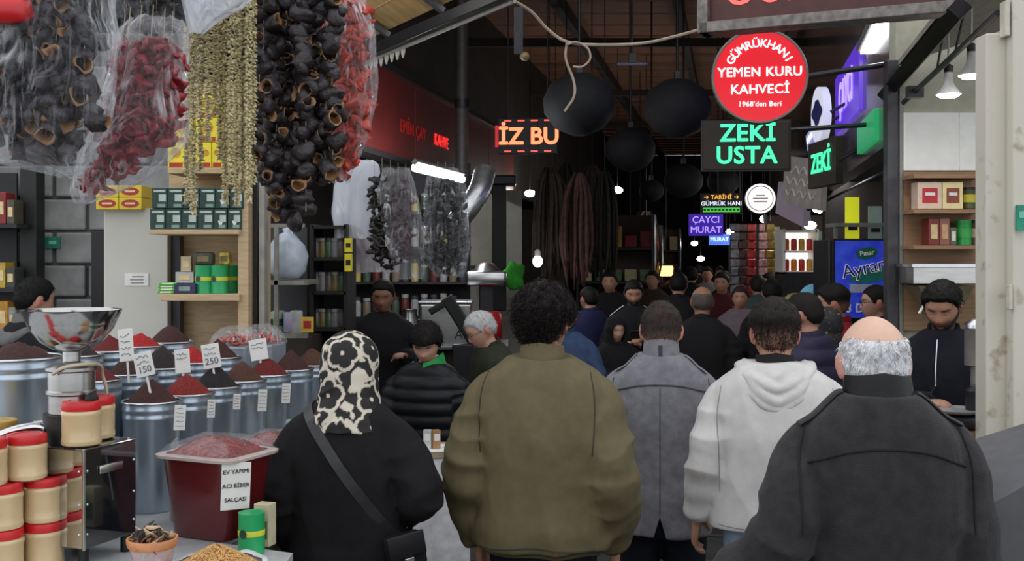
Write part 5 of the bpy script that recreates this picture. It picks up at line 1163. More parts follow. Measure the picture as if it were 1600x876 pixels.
# ------------------------------------------------------------------ board awning over the stall
aw = thing('awning', 'board awning with dark beams and a white scalloped fringe over the stall', 'awning')
m_board = mat('awning_board', C(196, 164, 112), .6, var=.2, ns=3, stretch=(8, 2, 2), bump=.1)
E0, E1 = Vector((-.80, 6.32, 3.0)), Vector((.10, 4.72, 3.0)); ed = (E1 - E0).normalized(); en = Vector((ed.y, -ed.x, 0))
en = en if en.y < 0 else -en; EL = (E1 - E0).length; up = Vector((0, 0, 1))
def frame(o_, x, y, z=up):
    m_ = Matrix((x, y, z)).transposed().to_4x4(); m_.translation = o_; return m_
AF = frame(E0, ed, en)                          # x along the edge, y towards the camera
AD = AF @ T(0, 0, .06) @ RX_(R(30))             # the deck climbs towards the street mouth
for i in range(6): MB().box((EL / 2 - .25, .12 + .165 * i, .05 - .008 * (i % 2)), (EL + .5, .155, .02), bev=.003).build('plank', m_board, aw, mw=AD)
MB().box((EL / 2 - .25, .02, .035), (EL + .5, .05, .06), bev=.004).build('edge_beam', m_dgrey, aw, mw=AF)
for y_ in (.36, .8): MB().box((EL / 2 - .25, y_, .02), (EL + .5, .035, .03), bev=.004).build('beam', m_dgrey, aw, mw=AD)
for x_ in (.25, .95): MB().box((x_, .5, .015), (.04, .95, .03), bev=.004).build('cross_beam', mat('beam_grey', C(96, 96, 100), .5), aw, mw=AD)
MB().box((EL / 2 - .4, -.012, .0), (EL + .4, .012, .02)).build('trim_strip', mat('trim_white', C(190, 186, 176), .5), aw, mw=AF)
sc0 = MB().prism([(-.03, 0), (.03, 0), (.024, -.022), (.006, -.05), (-.006, -.05), (-.024, -.022)], .004).mesh('scallop')
for i in range(13): mobj('scallop', sc0, mat('trim_white'), aw, AF @ T(-.55 + .1 * i * .78, -.015, -.008))
sl_ = thing('spot_lamp', 'small round spot lamp under the board awning', 'lamp', mw=AF @ T(.62, .62, .26)); MB().lathe([(.001, .06), (.02, .06), (.02, .0), (.012, -.02)], 14).build('socket', m_dgrey, sl_, True, 40); MB().ell((0, 0, -.05), (.032, .032, .036)).build('bulb', emat('spot_white', (1, .96, .88), 60), sl_, True)
# ------------------------------------------------------------------ second stall
gc = thing('glass_cabinet', 'grey framed glass cabinet holding a tied plastic bag', 'cabinet')
def bars(lst, Y, d, m, par, name): 
    for x0, x1, y0, y1 in lst: pbox(x0, x1, y0, y1, Y, d).build(name, m, par)
bars([(412, 475, 349, 355), (412, 475, 438, 445), (412, 480, 520, 528), (412, 416, 349, 528), (428, 434, 355, 520)], 6.2, .035, mat('aluminium'), gc, 'frame_bar')
pbox(412, 480, 528, 880, 6.2, .5).build('base', mat('brown_base', C(52, 42, 34), .7), gc); pbox(412, 480, 438, 445, 6.24, .4).build('shelf_board', mat('aluminium'), gc)
pbox(412, 480, 355, 520, 6.7, .02).build('back_panel', mat('cab_back', C(60, 60, 62), .6), gc)
q = P(449, 436, 6.38); pb = thing('tied_bag', 'knotted white plastic bag inside the glass cabinet', 'plastic bag', q)
mb = MB().lathe([(.001, .002), (.07, .006), (.11, .05), (.118, .13), (.1, .2), (.06, .25), (.022, .28), (.03, .30), (.001, .3)], 26); mb.v = [tuple(Vector(v) * (1 + .12 * noise.noise(Vector(v) * 14))) for v in mb.v]; mb.build('bag', mat('milky_bag', C(196, 208, 222), .25, bump=.6, bs=18, var=.1), pb, True, None)
for i in range(4):
    q = P(421 + 14 * i, 519, 6.4); t_ = thing('soap_pack', ('cream', 'pale green', 'lilac', 'white')[i] + ' packet on the lower shelf of the glass cabinet', 'packet', q, i, 'packets in the glass cabinet'); MB().box((0, 0, .06), (.07, .05, .12 + .02 * (i % 2)), bev=.012).build('pack', mat('soap%d' % i, (C(190, 190, 160), C(150, 180, 150), C(170, 160, 190), C(190, 190, 190))[i], .4), t_, True, 40); MB().box((0, -.026, .06), (.05, .004, .04)).build('label', m_tea, t_)
dk = thing('dark_rack', 'black open rack crowded with jars behind the headscarf', 'rack')
pbox(484, 542, 355, 540, 6.95, .02).build('back_panel', m_black, dk)
for x in (484, 537): pbox(x, x + 6, 350, 880, 6.6, .36).build('side_panel', m_black, dk)
for y in (352, 402, 455, 512): pbox(488, 540, y, y + 5, 6.6, .36).build('shelf_board', m_black, dk)
jr = MB().lathe([(.001, 0), (.032, 0), (.034, .006), (.034, .08), (.028, .092), (.028, .1)], 16).mesh('jar_body', True, 40); jl = MB().lathe([(.001, .118), (.03, .118), (.031, .1), (.028, .098)], 16).mesh('lid', True, 40)
for r, y in enumerate((402, 455, 512)):
    for c in range(5):
        q = P(494 + c * 10, y, 6.72); t_ = thing('spice_jar', 'small jar on the %s board of the black rack, %s along' % (('upper', 'middle', 'lower')[r], ORD[c]), 'jar', (q.x, q.y, q.z + .001), 0, 'jars on the black rack')
        mobj('jar_body', jr, mat('jarc%d' % ((r * 2 + c) % 4), (C(96, 90, 84), C(120, 104, 60), C(70, 96, 70), C(130, 130, 134))[(r * 2 + c) % 4], .3), t_); mobj('lid', jl, mat('jarl%d' % (c % 2), (C(60, 60, 64), C(150, 150, 150))[c % 2], .4), t_)
t_, w, h = fbox('yellow_notice', 'small yellow printed card standing on the cabinet end', 'card', 470, 490, 495, 519, 6.15, .006, mat('notice_yellow', C(210, 176, 70), .6)); MB().box((0, -.004, h * .5), (w * .6, .002, h * .5)).build('print', mat('label_red'), t_)
# yellow packets beside the cloudy bags
for i, (x0, x1, y0, y1) in enumerate(((538, 550, 372, 394), (538, 550, 396, 424))):
    t_, w, h = fbox('yellow_pack', ('upper', 'lower')[i] + ' slim yellow packet hanging on the black rack side', 'packet', x0, x1, y0, y1, 6.55, .04, mat('pack_yellow'), .004, 'slim yellow packets'); MB().box((0, -.021, h * .5), (w * .6, .002, h * .3)).build('label', mat('print_black', C(40, 40, 46)), t_)
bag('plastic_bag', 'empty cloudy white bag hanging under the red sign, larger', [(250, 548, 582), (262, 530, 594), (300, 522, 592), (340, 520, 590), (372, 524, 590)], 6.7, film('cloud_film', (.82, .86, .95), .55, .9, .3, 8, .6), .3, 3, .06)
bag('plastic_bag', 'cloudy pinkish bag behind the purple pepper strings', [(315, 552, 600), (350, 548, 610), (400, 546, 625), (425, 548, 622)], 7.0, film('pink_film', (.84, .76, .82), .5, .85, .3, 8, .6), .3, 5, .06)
for i, (px, y0, y1, w_) in enumerate(((585, 278, 400, 0), (597, 272, 415, 0), (610, 275, 420, 0), (622, 280, 410, 1), (634, 282, 405, 1), (672, 285, 410, 0), (684, 278, 425, 0), (696, 278, 428, 0), (708, 282, 420, 0), (718, 300, 412, 0))):
    strand(px, y0, y1, 6.5, 'string of %s dried peppers under the tube light, %s of the row' % (('blackish', 'purple')[w_], ORD[i]), 26, 1.05, 'dark pepper strings of the second stall', i + 90, .034, pep, 'dried_pepper_string', 'dried_pepper', 'dried pepper', mat('pepper_purple', C(78, 54, 66), .5, var=.3) if w_ else pep_d)
bag('plastic_bag', 'clear bag around the purple pepper strings', [(262, 600, 640), (300, 590, 650), (360, 600, 662), (410, 612, 664), (436, 625, 660)], 6.5, film('haze_film'), .6, 7, .08)
bag('plastic_bag', 'clear bag around the black pepper strings by the vent pipe', [(262, 672, 715), (300, 664, 728), (360, 662, 732), (405, 664, 730), (432, 680, 722)], 6.5, film('bag_film'), .6, 9, .08)
tl = thing('tube_light', 'bright white tube light under the red sign of the second stall', 'lamp'); a, b = P(648, 262, 8.6), P(722, 280, 9.6)
MB().tube([a, b], .03, 10).build('tube', emat('tube_white', (.95, .97, 1), 70), tl, True); MB().tube([a + Vector((0, 0, .045)), b + Vector((0, 0, .045))], .03, 4).build('fitting', m_grey_metal, tl)
tl = thing('tube_light', 'added unseen fill tube light high inside the second stall behind the fascia', 'lamp'); a, b = Vector((LX(12) - .75, 12.0, 3.0)), Vector((LX(13.6) - .75, 13.6, 3.0))  # extra lamp kept out of sight, added to brighten the stall
MB().tube([a, b], .022, 10).build('tube', emat('fill_tube_white', (.95, .97, 1), 60), tl, True); MB().tube([a + Vector((0, 0, .04)), b + Vector((0, 0, .04))], .025, 4).build('fitting', m_grey_metal, tl); MB().tube([(a + b) / 2 + Vector((0, 0, .05)), (a + b) / 2 + Vector((0, 0, 1.9))], .008, 5).build('stay', m_dgrey, tl)
vp = thing('vent_pipe', 'ribbed silver ventilation hose hanging beside the tube light', 'pipe'); pts = crom([(*P(758, 268, 8.2),), (*P(748, 300, 8.0),), (*P(728, 330, 7.9),), (*P(708, 352, 7.9),)], 12)
MB().tube(pts, [.075 + .008 * (i % 2) for i in range(len(pts))], 16).build('hose', mat('foil', C(186, 188, 190), .3, .9), vp, True, None)
# counter with stainless goods, scale, jug
ct = thing('counter', 'long dark counter of the second stall behind the sellers', 'counter'); a, b = P(545, 0, 8.4), P(790, 545, 8.4)
MB().box(((a.x + b.x) / 2, 8.7, b.z / 2), (b.x - a.x, .6, b.z), bev=.01).build('base', mat('brown_base'), ct); MB().box(((a.x + b.x) / 2, 8.68, b.z + .012), (b.x - a.x + .04, .68, .03), bev=.006).build('worktop', m_steel_d, ct)
t_, w, h = fbox('steel_bin', 'large stainless bin with engraved letters on the counter', 'bin', 655, 735, 474, 543, 8.45, .4, m_steel, .02); text('AI', .1, m_dgrey, t_, (.12, -.202, .1), 0, .002); MB().box((0, 0, h + .008), (w + .02, .42, .016), bev=.004).build('rim', m_rim, t_)
q = P(640, 543, 8.5); t_ = thing('glass_jug', 'stainless jug standing next to the large bin', 'jug', q); MB().lathe([(.001, 0), (.075, 0), (.08, .02), (.075, .2), (.055, .27), (.06, .3), (.055, .3), (.05, .27)], 24).build('body', m_steel, t_, True, 40); MB().tube([(.07, 0, .22), (.13, 0, .2), (.13, 0, .08), (.075, 0, .05)], .01, 8).build('handle', m_steel, t_, True)
q = P(760, 440, 9.0); t_ = thing('scale_tray', 'stainless weighing tray with a rounded dome on the tall machine', 'scale', q); MB().box((0, 0, .03), (.34, .25, .12), bev=.03).build('tray', m_steel, t_, True, 50); MB().lathe([(.001, .16), (.06, .15), (.1, .11), (.12, .085)], 20).build('dome', m_steel, t_, True, 40); MB().box((0, .05, -.3), (.12, .1, .55), bev=.01).build('column', m_dgrey, t_)
t_ = thing('grinder_arm', 'tilted black chute of the coffee mill above the boy', 'mill', P(720, 500, 8.0)); MB().box((0, 0, 0), (.09, .09, .4), m=RY_(R(-32)), bev=.01).build('chute', m_black, t_); MB().box((.02, 0, -.32), (.16, .16, .3), bev=.01).build('motor', m_dgrey, t_); MB().box((-.1, 0, .17), (.12, .13, .05), m=RY_(R(-32)), bev=.01).build('chute_lip', m_dgrey, t_)
t_ = thing('red_machine', 'red coffee roaster drum behind the old man', 'machine', P(760, 530, 8.9)); MB().lathe([(.001, 0), (.12, 0), (.13, .02), (.13, .2), (.11, .23), (.001, .23)], 24).build('drum', mat('roaster_red', C(176, 24, 32), .3), t_, True, 40); MB().box((0, -.13, .13), (.08, .02, .07), bev=.004).build('white_plate', m_paper, t_)
# black frames and green cloth further in
t_ = thing('jar_shelf', 'white wall shelf with dark jars in front of the pale partition', 'shelf'); pbox(733, 800, 438, 444, 13.6, .4).build('shelf_board', m_white, t_)
for i in range(6):
    q = P(738 + i * 10, 438, 13.7); j_ = thing('spice_jar', 'dark jar on the white wall shelf, %s along' % ORD[i], 'jar', (q.x, q.y, q.z + .001), 0, 'jars on the white wall shelf'); j_.scale = (1.2, 1.2, 1.6); mobj('jar_body', jr, mat('jarc%d' % (i % 4)), j_); mobj('lid', jl, mat('jarl%d' % (i % 2)), j_)
bk = thing('black_duct', 'black metal duct running down beside the pale partition', 'duct'); a = P(780, 310, 13); MB().box((a.x, 13, 2.0), (.17, .17, 1.6), bev=.01).build('duct', m_black, bk); MB().box((a.x - .1, 13, 2.75), (.6, .3, .12), bev=.02).build('hood', m_dgrey, bk)
gcl = thing('green_cloth', 'bright green cloth bundle on the shelf edge', 'cloth', P(803, 440, 12.5)); mb = MB().ell((0, 0, .06), (.13, .1, .16)); mb.v = [tuple(Vector(v) * (1 + .35 * noise.noise(Vector(v) * 9))) for v in mb.v]; mb.build('cloth', mat('cloth_green', C(70, 190, 60), .8), gcl, True, None)
lb = thing('hanging_bulb', 'bare white bulb hanging among the dark dried bundles', 'lamp', P(840, 408, 11)); MB().ell((0, 0, 0), (.05, .05, .06)).build('bulb', emat('bulb_white', (1, .98, .95), 9), lb, True); MB().lathe([(.03, .05), (.03, .1), (.012, .12)], 12).build('socket', m_white, lb, True, 40); MB().tube([(0, 0, .1), (0, 0, 1.5)], .006, 5).build('cord', m_black, lb)
# long dark bundles of dried goods beyond
bnd = []
for s in range(3):
    mb = MB(); rnd = random.Random(s)
    for i in range(26):
        x, y = rnd.gauss(0, .07), rnd.gauss(0, .07); L_ = rnd.uniform(.9, 1.25)
        mb.tube(crom([(x * .3, y * .3, 0), (x, y, -.25), (x * 1.2 + rnd.gauss(0, .02), y * 1.2, -.7), (x + rnd.gauss(0, .03), y, -L_)], 3), [.012, .018, .02, .016, .018, .02, .022, .018, .016, .01], 5)
    bnd.append(mb.mesh('stems', True))
for i, (px, py, Y) in enumerate(((858, 262, 11.5), (885, 255, 12), (905, 270, 11.2), (925, 258, 12.4), (945, 268, 12), (868, 275, 12.8), (1010, 330, 16.4), (1000, 330, 18))):
    t_ = thing('dried_bundle', 'long dark bundle of dried herbs hung over the passage, %s along' % ORD[i], 'dried herbs', P(px, py, Y), i, 'long dried bundles'); mobj('stems', bnd[i % 3], mat('herb%d' % (i % 3), (C(62, 52, 44), C(50, 48, 40), C(84, 56, 48))[i % 3], .8, var=.3), t_); MB().tube([(0, 0, -.02), (0, 0, 4.9 - P(px, py, Y).z)], .006, 5).build('cord', m_black, t_)

# tall dark wall shelf behind the second stall
ws = thing('wall_shelf', 'tall dark wall shelf crowded with tins behind the hanging peppers', 'shelf')
pbox(520, 735, 255, 560, 10.6, .03).build('back_panel', mat('shelf_back', C(44, 42, 44), .7), ws)
for y in (330, 385, 440, 495): pbox(520, 735, y, y + 4, 10.3, .3).build('shelf_board', m_dgrey, ws)
rr = random.Random(3); TC = [C(120, 104, 84), C(150, 150, 148), C(96, 44, 40), C(70, 84, 70), C(170, 150, 80), C(60, 60, 66)]
for r, y in enumerate((330, 385, 440, 495)):
    for c in range(14):
        q = P(528 + c * 15, y, 10.4); t_ = thing('tin', 'tin on the %s board of the dark wall shelf, %s along' % (('top', 'upper', 'lower', 'bottom')[r], ORD[c]), 'tin', (q.x, q.y, q.z + .001), 0, 'tins on the dark wall shelf')
        t_.scale = (1.1, 1.1, rr.uniform(1.3, 1.9)); mobj('can', jr, mat('tc%d' % ((c * 5 + r * 3) % 6), TC[(c * 5 + r * 3) % 6], .4), t_); mobj('lid', jl, mat('jarl%d' % (c % 2)), t_)
# ------------------------------------------------------------------ signs over the passage
def edir(Y0, Y1, fx): d = Vector((fx(Y1) - fx(Y0), Y1 - Y0, 0)); return d.normalized(), d.length
# red fascia board on the left with dim red letters
d_, L_ = edir(9.0, 15.5, LX); FA = frame(Vector((LX(9.0) + .06, 9.0, 0)), d_, Vector((-d_.y, d_.x, 0)))
sg = thing('fascia_sign', 'long dark red shop fascia with small glowing red letters', 'sign', mw=FA)
for i in range(4): MB().box((.82 + i * 1.64, .03, 3.14), (1.62, .05, .76), bev=.004).build('panel', mat('fascia_red', C(92, 22, 22), .5, var=.15, ns=3), sg)
MB().box((3.3, .0, 2.74), (6.6, .07, .05)).build('bottom_rail', m_dgrey, sg); MB().box((3.3, .0, 3.54), (6.6, .07, .05)).build('top_rail', m_dgrey, sg)
mr_ = emat('neon_red', (1, .03, .03), 1.1)
text('EMİN ÇAY', .17, mat('dim_red', C(110, 20, 22), .4, emit=(1, .04, .04), es=.12), sg, (1.55, -.004, 3.06), .0, .004, 1.1); text('KAHVE', .17, mr_, sg, (2.6, -.004, 3.06), .0, .004, 1.1)
# pipe down the fascia
pp = thing('drain_pipe', 'dark vertical drain pipe with a collar in front of the fascia', 'pipe'); q = P(722, 0, 10.5); MB().tube([(q.x, 10.5, 2.55), (q.x, 10.5, 4.9)], .06, 12).build('pipe', mat('pipe_grey', C(70, 66, 66), .5), pp, True); MB().tube([(q.x, 10.5, 3.28), (q.x, 10.5, 3.36)], .075, 12).build('collar', m_dgrey, pp, True)
# scrolling red LED board
q = P(824, 212, 11); ld = thing('led_sign', 'small red scrolling LED board reading IZ BU', 'sign', q, R(-6)); MB().box((0, .05, 0), (.60, .08, .36), bev=.005).build('case', m_black, ld)
text('İZ BU', .235, mat('led_red', (.5, .1, .05), .4, emit=(1, .2, .08), es=2.2, var=0), ld, (.015, .006, -.01), .03, .002, sx=1.0)
mb = MB()
for i in range(4):
    for z in (-.155, .155): mb.box((-.2 + .135 * i, .006, z), (.07, .004, .014))
mb.build('dash_lights', emat('led_dash', (1, .08, .06), 1.6), ld)
MB().box((-.31, .03, 0), (.04, .04, .22)).build('side_lens', emat('led_side', (.8, .02, .03), .5), ld)
for s in (-.2, .2): MB().tube([(s, .05, .18), (s, .05, 4.9 - q.z)], .008, 6).build('hanger', m_black, ld)
# LED board at the top
a, b = P(1100, 50, 5.05), P(1500, 14, 4.6); d_ = (b - a); d_.z = 0; L_ = d_.length; d_.normalize()
lb = thing('led_sign', 'long LED board in a worn metal frame cut off by the top edge', 'sign', mw=frame(Vector((a.x, a.y, a.z)), d_, Vector((-d_.y, d_.x, 0))))
MB().box((L_ / 2, .05, .2), (L_ - .02, .08, .36)).build('panel', mat('led_panel', C(74, 26, 20), .4, var=.2), lb)
m_fr = mat('worn_frame', C(120, 114, 110), .5, .4, var=.35, ns=25)
MB().box((L_ / 2, .03, .015), (L_ + .03, .13, .05), bev=.004).build('frame_bar', m_fr, lb); MB().box((L_ / 2, .03, .395), (L_ + .03, .13, .05), bev=.004).build('frame_bar', m_fr, lb)
for x in (0, L_): MB().box((x, .03, .2), (.05, .13, .42), bev=.004).build('frame_bar', m_fr, lb)
text('ÖĞRE', .17, mat('led_dots', (.5, .05, .05), .4, emit=(1, .12, .1), es=1.3, var=0), lb, (.33, .006, .165), .01, .002, 1.05); text('Nİ', .17, mat('led_dots2', C(110, 40, 36), .4, emit=(1, .1, .08), es=.25, var=0), lb, (.66, .006, .165), 0, .002)
for x in (.1, L_ - .1): MB().tube([(x, .06, .4), (x, .4, 1.3)], .014, 6).build('stay', m_dgrey, lb)
# round red sign
q = P(1187, 119, 6.0); rs = thing('round_sign', 'round red lightbox sign with white lettering about dry coffee', 'sign', q, R(-8))
dsk = lambda r, y0, y1, n=48: MB().lathe([(.001, -y1), (r, -y1), (r, -y0), (.001, -y0)], n)
dsk(.258, 0, .1).build('drum', m_dgrey, rs, True, 40, RX_(R(90)) @ SCL(1, 1, 1)); dsk(.252, -.006, .0).build('face', mat('sign_red', C(190, 22, 34), .35, emit=C(214, 24, 40), es=.75, var=.0), rs, True, 40, RX_(R(90)))
MB().tube([(.255 * math.cos(t), -.004, .255 * math.sin(t)) for t in np.linspace(0, 2 * math.pi, 49)], .008, 6).build('rim', m_grey_metal, rs, True)
m_sw = emat('sign_white', (1, 1, 1), 1.0)
arc_text('GÜMRÜKHANI', .062, .178, R(-60), R(60), m_sw, rs, -.012, .018)
text('YEMEN KURU', .072, m_sw, rs, (0, -.012, .02), .022, .002, 1.05); text('KAHVECİ', .072, m_sw, rs, (0, -.012, -.075), .022, .002, 1.05); text("1968'den Beri", .04, m_sw, rs, (0, -.012, -.155), .01, .002, 1.04)
MB().tube([(.25, .05, 0), (RX(6.4) - q.x + .05, .3, .12)], .016, 8).build('bracket', m_dgrey, rs, True)
# ZEKI USTA
q = P(1166, 227, 7.0); zk = thing('neon_sign', 'dark board with bright green letters ZEKI USTA', 'sign', q, R(-6)); MB().box((0, .04, 0), (.545, .08, .31), bev=.004).build('board', mat('zeki_board', C(38, 28, 14), .5), zk); MB().box((0, .03, 0), (.565, .05, .33)).build('frame', m_black, zk)
m_gn = mat('neon_green', (.05, .6, .3), .4, emit=(.06, .95, .42), es=1.15, var=0)
text('ZEKİ', .155, m_gn, zk, (.01, -.004, .075), .025, .004, 1.04); text('USTA', .155, m_gn, zk, (0, -.004, -.068), .025, .004, 1.04)
MB().tube([(.27, .04, .1), (RX(7) - q.x + .05, .2, .15)], .016, 8).build('bracket', m_dgrey, zk, True)
# TARIHI / GUMRUK HANI, CAYCI MURAT, MURAT, round white
q = P(1127, 318, 12); th_ = thing('neon_sign', 'small dark board with orange, white and green letters', 'sign', q, R(-8)); MB().box((0, .03, 0), (.45, .06, .23)).build('board', m_black, th_)
text('→ TARİHİ →', .066, mat('neon_orange', (.6, .3, .02), .4, emit=(1, .45, .05), es=1.2, var=0), th_, (0, -.003, .07), .01, .002); text('GÜMRÜK HANI', .064, emat('neon_white', (.8, .85, 1), 1.1), th_, (0, -.003, .0), .01, .002); MB().box((0, -.002, -.068), (.40, .004, .05)).build('green_strip', mat('green_strip', (.04, .4, .05), .4, emit=(.1, .8, .1), es=.6, var=0), th_)
mb = MB(); [mb.box((-.18 + .04 * i, -.005, -.068), (.028, .002, .018)) for i in range(10)]; mb.build('print_marks', m_black, th_)
MB().tube([(.2, .03, .11), (.2, .03, 4.9 - q.z)], .01, 6).build('hanger', m_black, th_)
q = P(1103, 351, 13.5); cy = thing('neon_sign', 'violet neon board reading CAYCI MURAT', 'sign', q, R(-8)); MB().box((0, .03, 0), (.42, .06, .27)).build('board', mat('violet_board', (.02, .01, .12), .5, emit=(.1, .03, .7), es=.4, var=0), cy)
m_vi = emat('neon_violet', (.35, .25, 1), 1.6); text('ÇAYCI', .115, m_vi, cy, (0, -.003, .06), .004, .002); text('MURAT', .115, m_vi, cy, (0, -.003, -.065), .004, .002); MB().tube([(.15, .03, .13), (.15, .03, 4.9 - q.z)], .01, 6).build('hanger', m_black, cy)
q = P(1124, 374, 16); cy = thing('neon_sign', 'smaller pale blue neon board reading MURAT beyond the violet one', 'sign', q, R(-8)); MB().box((0, .03, 0), (.30, .06, .16)).build('board', mat('blue_board', (.03, .08, .3), .5, emit=(.1, .25, 1), es=.8, var=0), cy); text('MURAT', .08, emat('neon_pale', (.6, .75, 1), 1.8), cy, (0, -.003, 0), .005, .002); MB().tube([(.1, .03, .08), (.1, .03, 4.9 - q.z)], .01, 6).build('hanger', m_black, cy)
q = P(1188, 310, 11); rw = thing('round_sign', 'round white lightbox sign with a thin ring', 'sign', q, R(-8)); dsk(.155, 0, .08).build('drum', m_dgrey, rw, True, 40, RX_(R(90))); dsk(.15, -.004, 0).build('face', emat('face_white', (1, .96, .94), .95), rw, True, 40, RX_(R(90)))
MB().tube([(.125 * math.cos(t), -.008, .125 * math.sin(t)) for t in np.linspace(0, 2 * math.pi, 41)], .004, 5).build('ring', mat('ring_mauve', C(130, 90, 100), .5), rw, True)
mb = MB(); [mb.box((0, -.008, z), (w, .003, .012)) for z, w in ((.03, .09), (0, .15), (-.03, .13))]; mb.build('print_lines', mat('print_mauve', C(170, 150, 150), .5), rw); MB().tube([(.15, .04, 0), (RX(11) - q.x + .1, .2, .05)], .014, 6).build('bracket', m_dgrey, rw)
# sign reflections on the right cladding as glowing panels; blade signs seen edge-on
def sign_reflection(name, label, Y0, Y1, z0, z1, m, s, ml, size, out=.02, tk=.05, sp=1.):
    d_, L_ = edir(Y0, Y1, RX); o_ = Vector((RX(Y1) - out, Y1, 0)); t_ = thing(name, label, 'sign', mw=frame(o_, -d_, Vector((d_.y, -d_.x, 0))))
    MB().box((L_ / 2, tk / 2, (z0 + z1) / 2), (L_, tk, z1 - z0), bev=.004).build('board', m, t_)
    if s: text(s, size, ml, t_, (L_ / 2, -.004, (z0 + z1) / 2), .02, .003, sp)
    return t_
sign_reflection('neon_sign', 'violet glowing panel standing in for a sign reflection on the glossy cladding', 7.5, 9.2, 2.86, 3.34, mat('violet_reflection', (.08, .04, .4), .3, emit=(.18, .06, 1), es=.45, var=.0), 'ÇAYCI', m_vi, .34, .03)  # violet reflection painted as an emissive panel
sign_reflection('neon_sign', 'green glowing panel standing in for a sign reflection low on the glossy cladding', 6.7, 7.6, 2.56, 2.76, mat('green_reflection', (.02, .3, .1), .3, emit=(.04, .7, .25), es=.3, var=0), '', m_gn, .2, .03)  # green reflection, likewise put in as a glowing board
def blade(px, py, Y, w, h, rz, m, s, ml, size, label, oval=False, tilt=0):
    q = P(px, py, Y); t_ = thing('blade_sign', label, 'sign', mw=T(q) @ RZ(R(rz)) @ RY_(R(tilt)))
    if oval: MB().lathe([(.001, -.03), (1, -.03), (1, .03), (.001, .03)], 36).build('board', m, t_, True, 40, RX_(R(90)) @ SCL(w / 2, h / 2, 1))
    else: MB().box((0, .02, 0), (w, .06, h), bev=.004).build('board', m, t_)
    if s: text(s, size, ml, t_, (0, -.034 if oval else -.014, 0), .02, .003)
    MB().tube([(w * .5, .02, 0), (w * .5 + .1, .75, .42)], .012, 6).build('bracket', m_dgrey, t_)
    return t_
blade(1283, 180, 8.5, .36, .44, -90, mat('oval_white', C(206, 206, 216), .4, emit=(.8, .82, 1), es=.55, var=0), '', None, .13, 'oval white sign seen nearly edge-on beside the violet panel', True)
ov = [o_ for o_ in COL.objects if o_.name.startswith('blade_sign')][-1]
MB().prism([(.12 * math.cos(a) * (1 + .25 * math.cos(4 * a)), .1 * math.sin(a)) for a in np.linspace(0, 2 * math.pi, 24, endpoint=False)], .004).build('emblem', mat('print_blue', C(40, 40, 110), .5), ov, mw=T(0, -.036, .02))
blade(1270, 212, 8.9, .3, .14, -88, mat('lilac_board', C(110, 110, 150), .4, emit=(.4, .4, 1), es=.5, var=0), 'MURAT', m_sw, .07, 'narrow lilac blade sign under the oval one', False, -20)
blade(1285, 255, 8.0, .62, .34, -88, mat('zeki_board'), 'ZEKİ', m_gn, .2, 'dark blade sign with stretched green letters', False, 0)
blade(1254, 285, 9.4, .75, .42, -80, mat('grey_screen', C(120, 112, 108), .3, var=.3, ns=6, emit=(.5, .45, .42), es=.12), '', None, .18, 'grey printed panel sign hanging at a slant', False, 8)
gv = [o_ for o_ in COL.objects if o_.name.startswith('blade_sign')][-1]; mb = MB()
for j in range(3): mb.tube([(x, -.014, .1 - .1 * j + .03 * math.sin(x * 40 + j)) for x in np.linspace(-.3, .3, 30)], .009, 5)
mb.build('script_print', mat('print_pale', C(206, 202, 196), .5), gv)
blade(1236, 318, 9.9, .6, .3, -80, mat('lilac_panel', C(120, 108, 120), .4, emit=(.5, .4, .55), es=.15, var=0), '', None, .1, 'pale lilac panel sign leaning below the grey one', False, 14)
# ------------------------------------------------------------------ lamps along the right shops
def lamp(label, pts, w, z_off=.03, es=14):
    a, b = pts; d_ = (b - a); L_ = d_.length; d_.normalize(); t_ = thing('ceiling_lamp', label, 'lamp', mw=frame((a + b) / 2, d_, Vector((-d_.y, d_.x, 0)).normalized(), d_.cross(Vector((-d_.y, d_.x, 0)).normalized())))
    MB().box((0, 0, .03), (L_ + .04, w + .05, .05), bev=.004).build('housing', m_grey_metal, t_); MB().box((0, 0, -.002), (L_, w, .012), bev=.003).build('diffuser', emat('diff_%d' % es, (.97, .98, 1), es), t_)
lamp('large bright ceiling lamp in front of the green panel', (P(1394, 25, 6.3), P(1364, 82, 7.3)), .16)
lamp('bright ceiling lamp over the snack shop, nearer', (P(1352, 245, 9.0), P(1334, 264, 9.9)), .14); lamp('bright ceiling lamp over the snack shop, farther', (P(1326, 268, 10.2), P(1312, 284, 11.2)), .14)
for i, (px, py, Y) in enumerate(((1300, 315, 11.5), (1280, 326, 12.5), (1266, 352, 13.5), (1228, 372, 15), (1195, 342, 15.5), (1140, 362, 19), (1095, 404, 22), (965, 297, 16), (985, 364, 19), (828, 302, 15.5), (1085, 380, 24))):
    t_ = thing('globe_lamp', 'round white lamp glowing deep in the passage, %s of the string' % ORD[i], 'lamp', P(px, py, Y), 0, 'round lamps along the passage'); MB().ell((0, 0, 0), (.075, .075, .05)).build('globe', emat('globe', (1, .95, .88), 70), t_, True); MB().tube([(0, 0, .04), (0, 0, 4.9 - P(px, py, Y).z)], .006, 5).build('cord', m_black, t_)
ol = thing('lantern', 'warm orange lit lantern box far down the passage', 'lamp', P(1041, 423, 17)); MB().box((0, 0, 0), (.2, .16, .16), bev=.02).build('shade', emat('orange_glow', (1, .5, .12), 4), ol); MB().tube([(0, 0, .08), (0, 0, 1.9)], .006, 5).build('cord', m_black, ol); MB().box((0, 0, .09), (.22, .18, .02)).build('cap', m_black, ol)
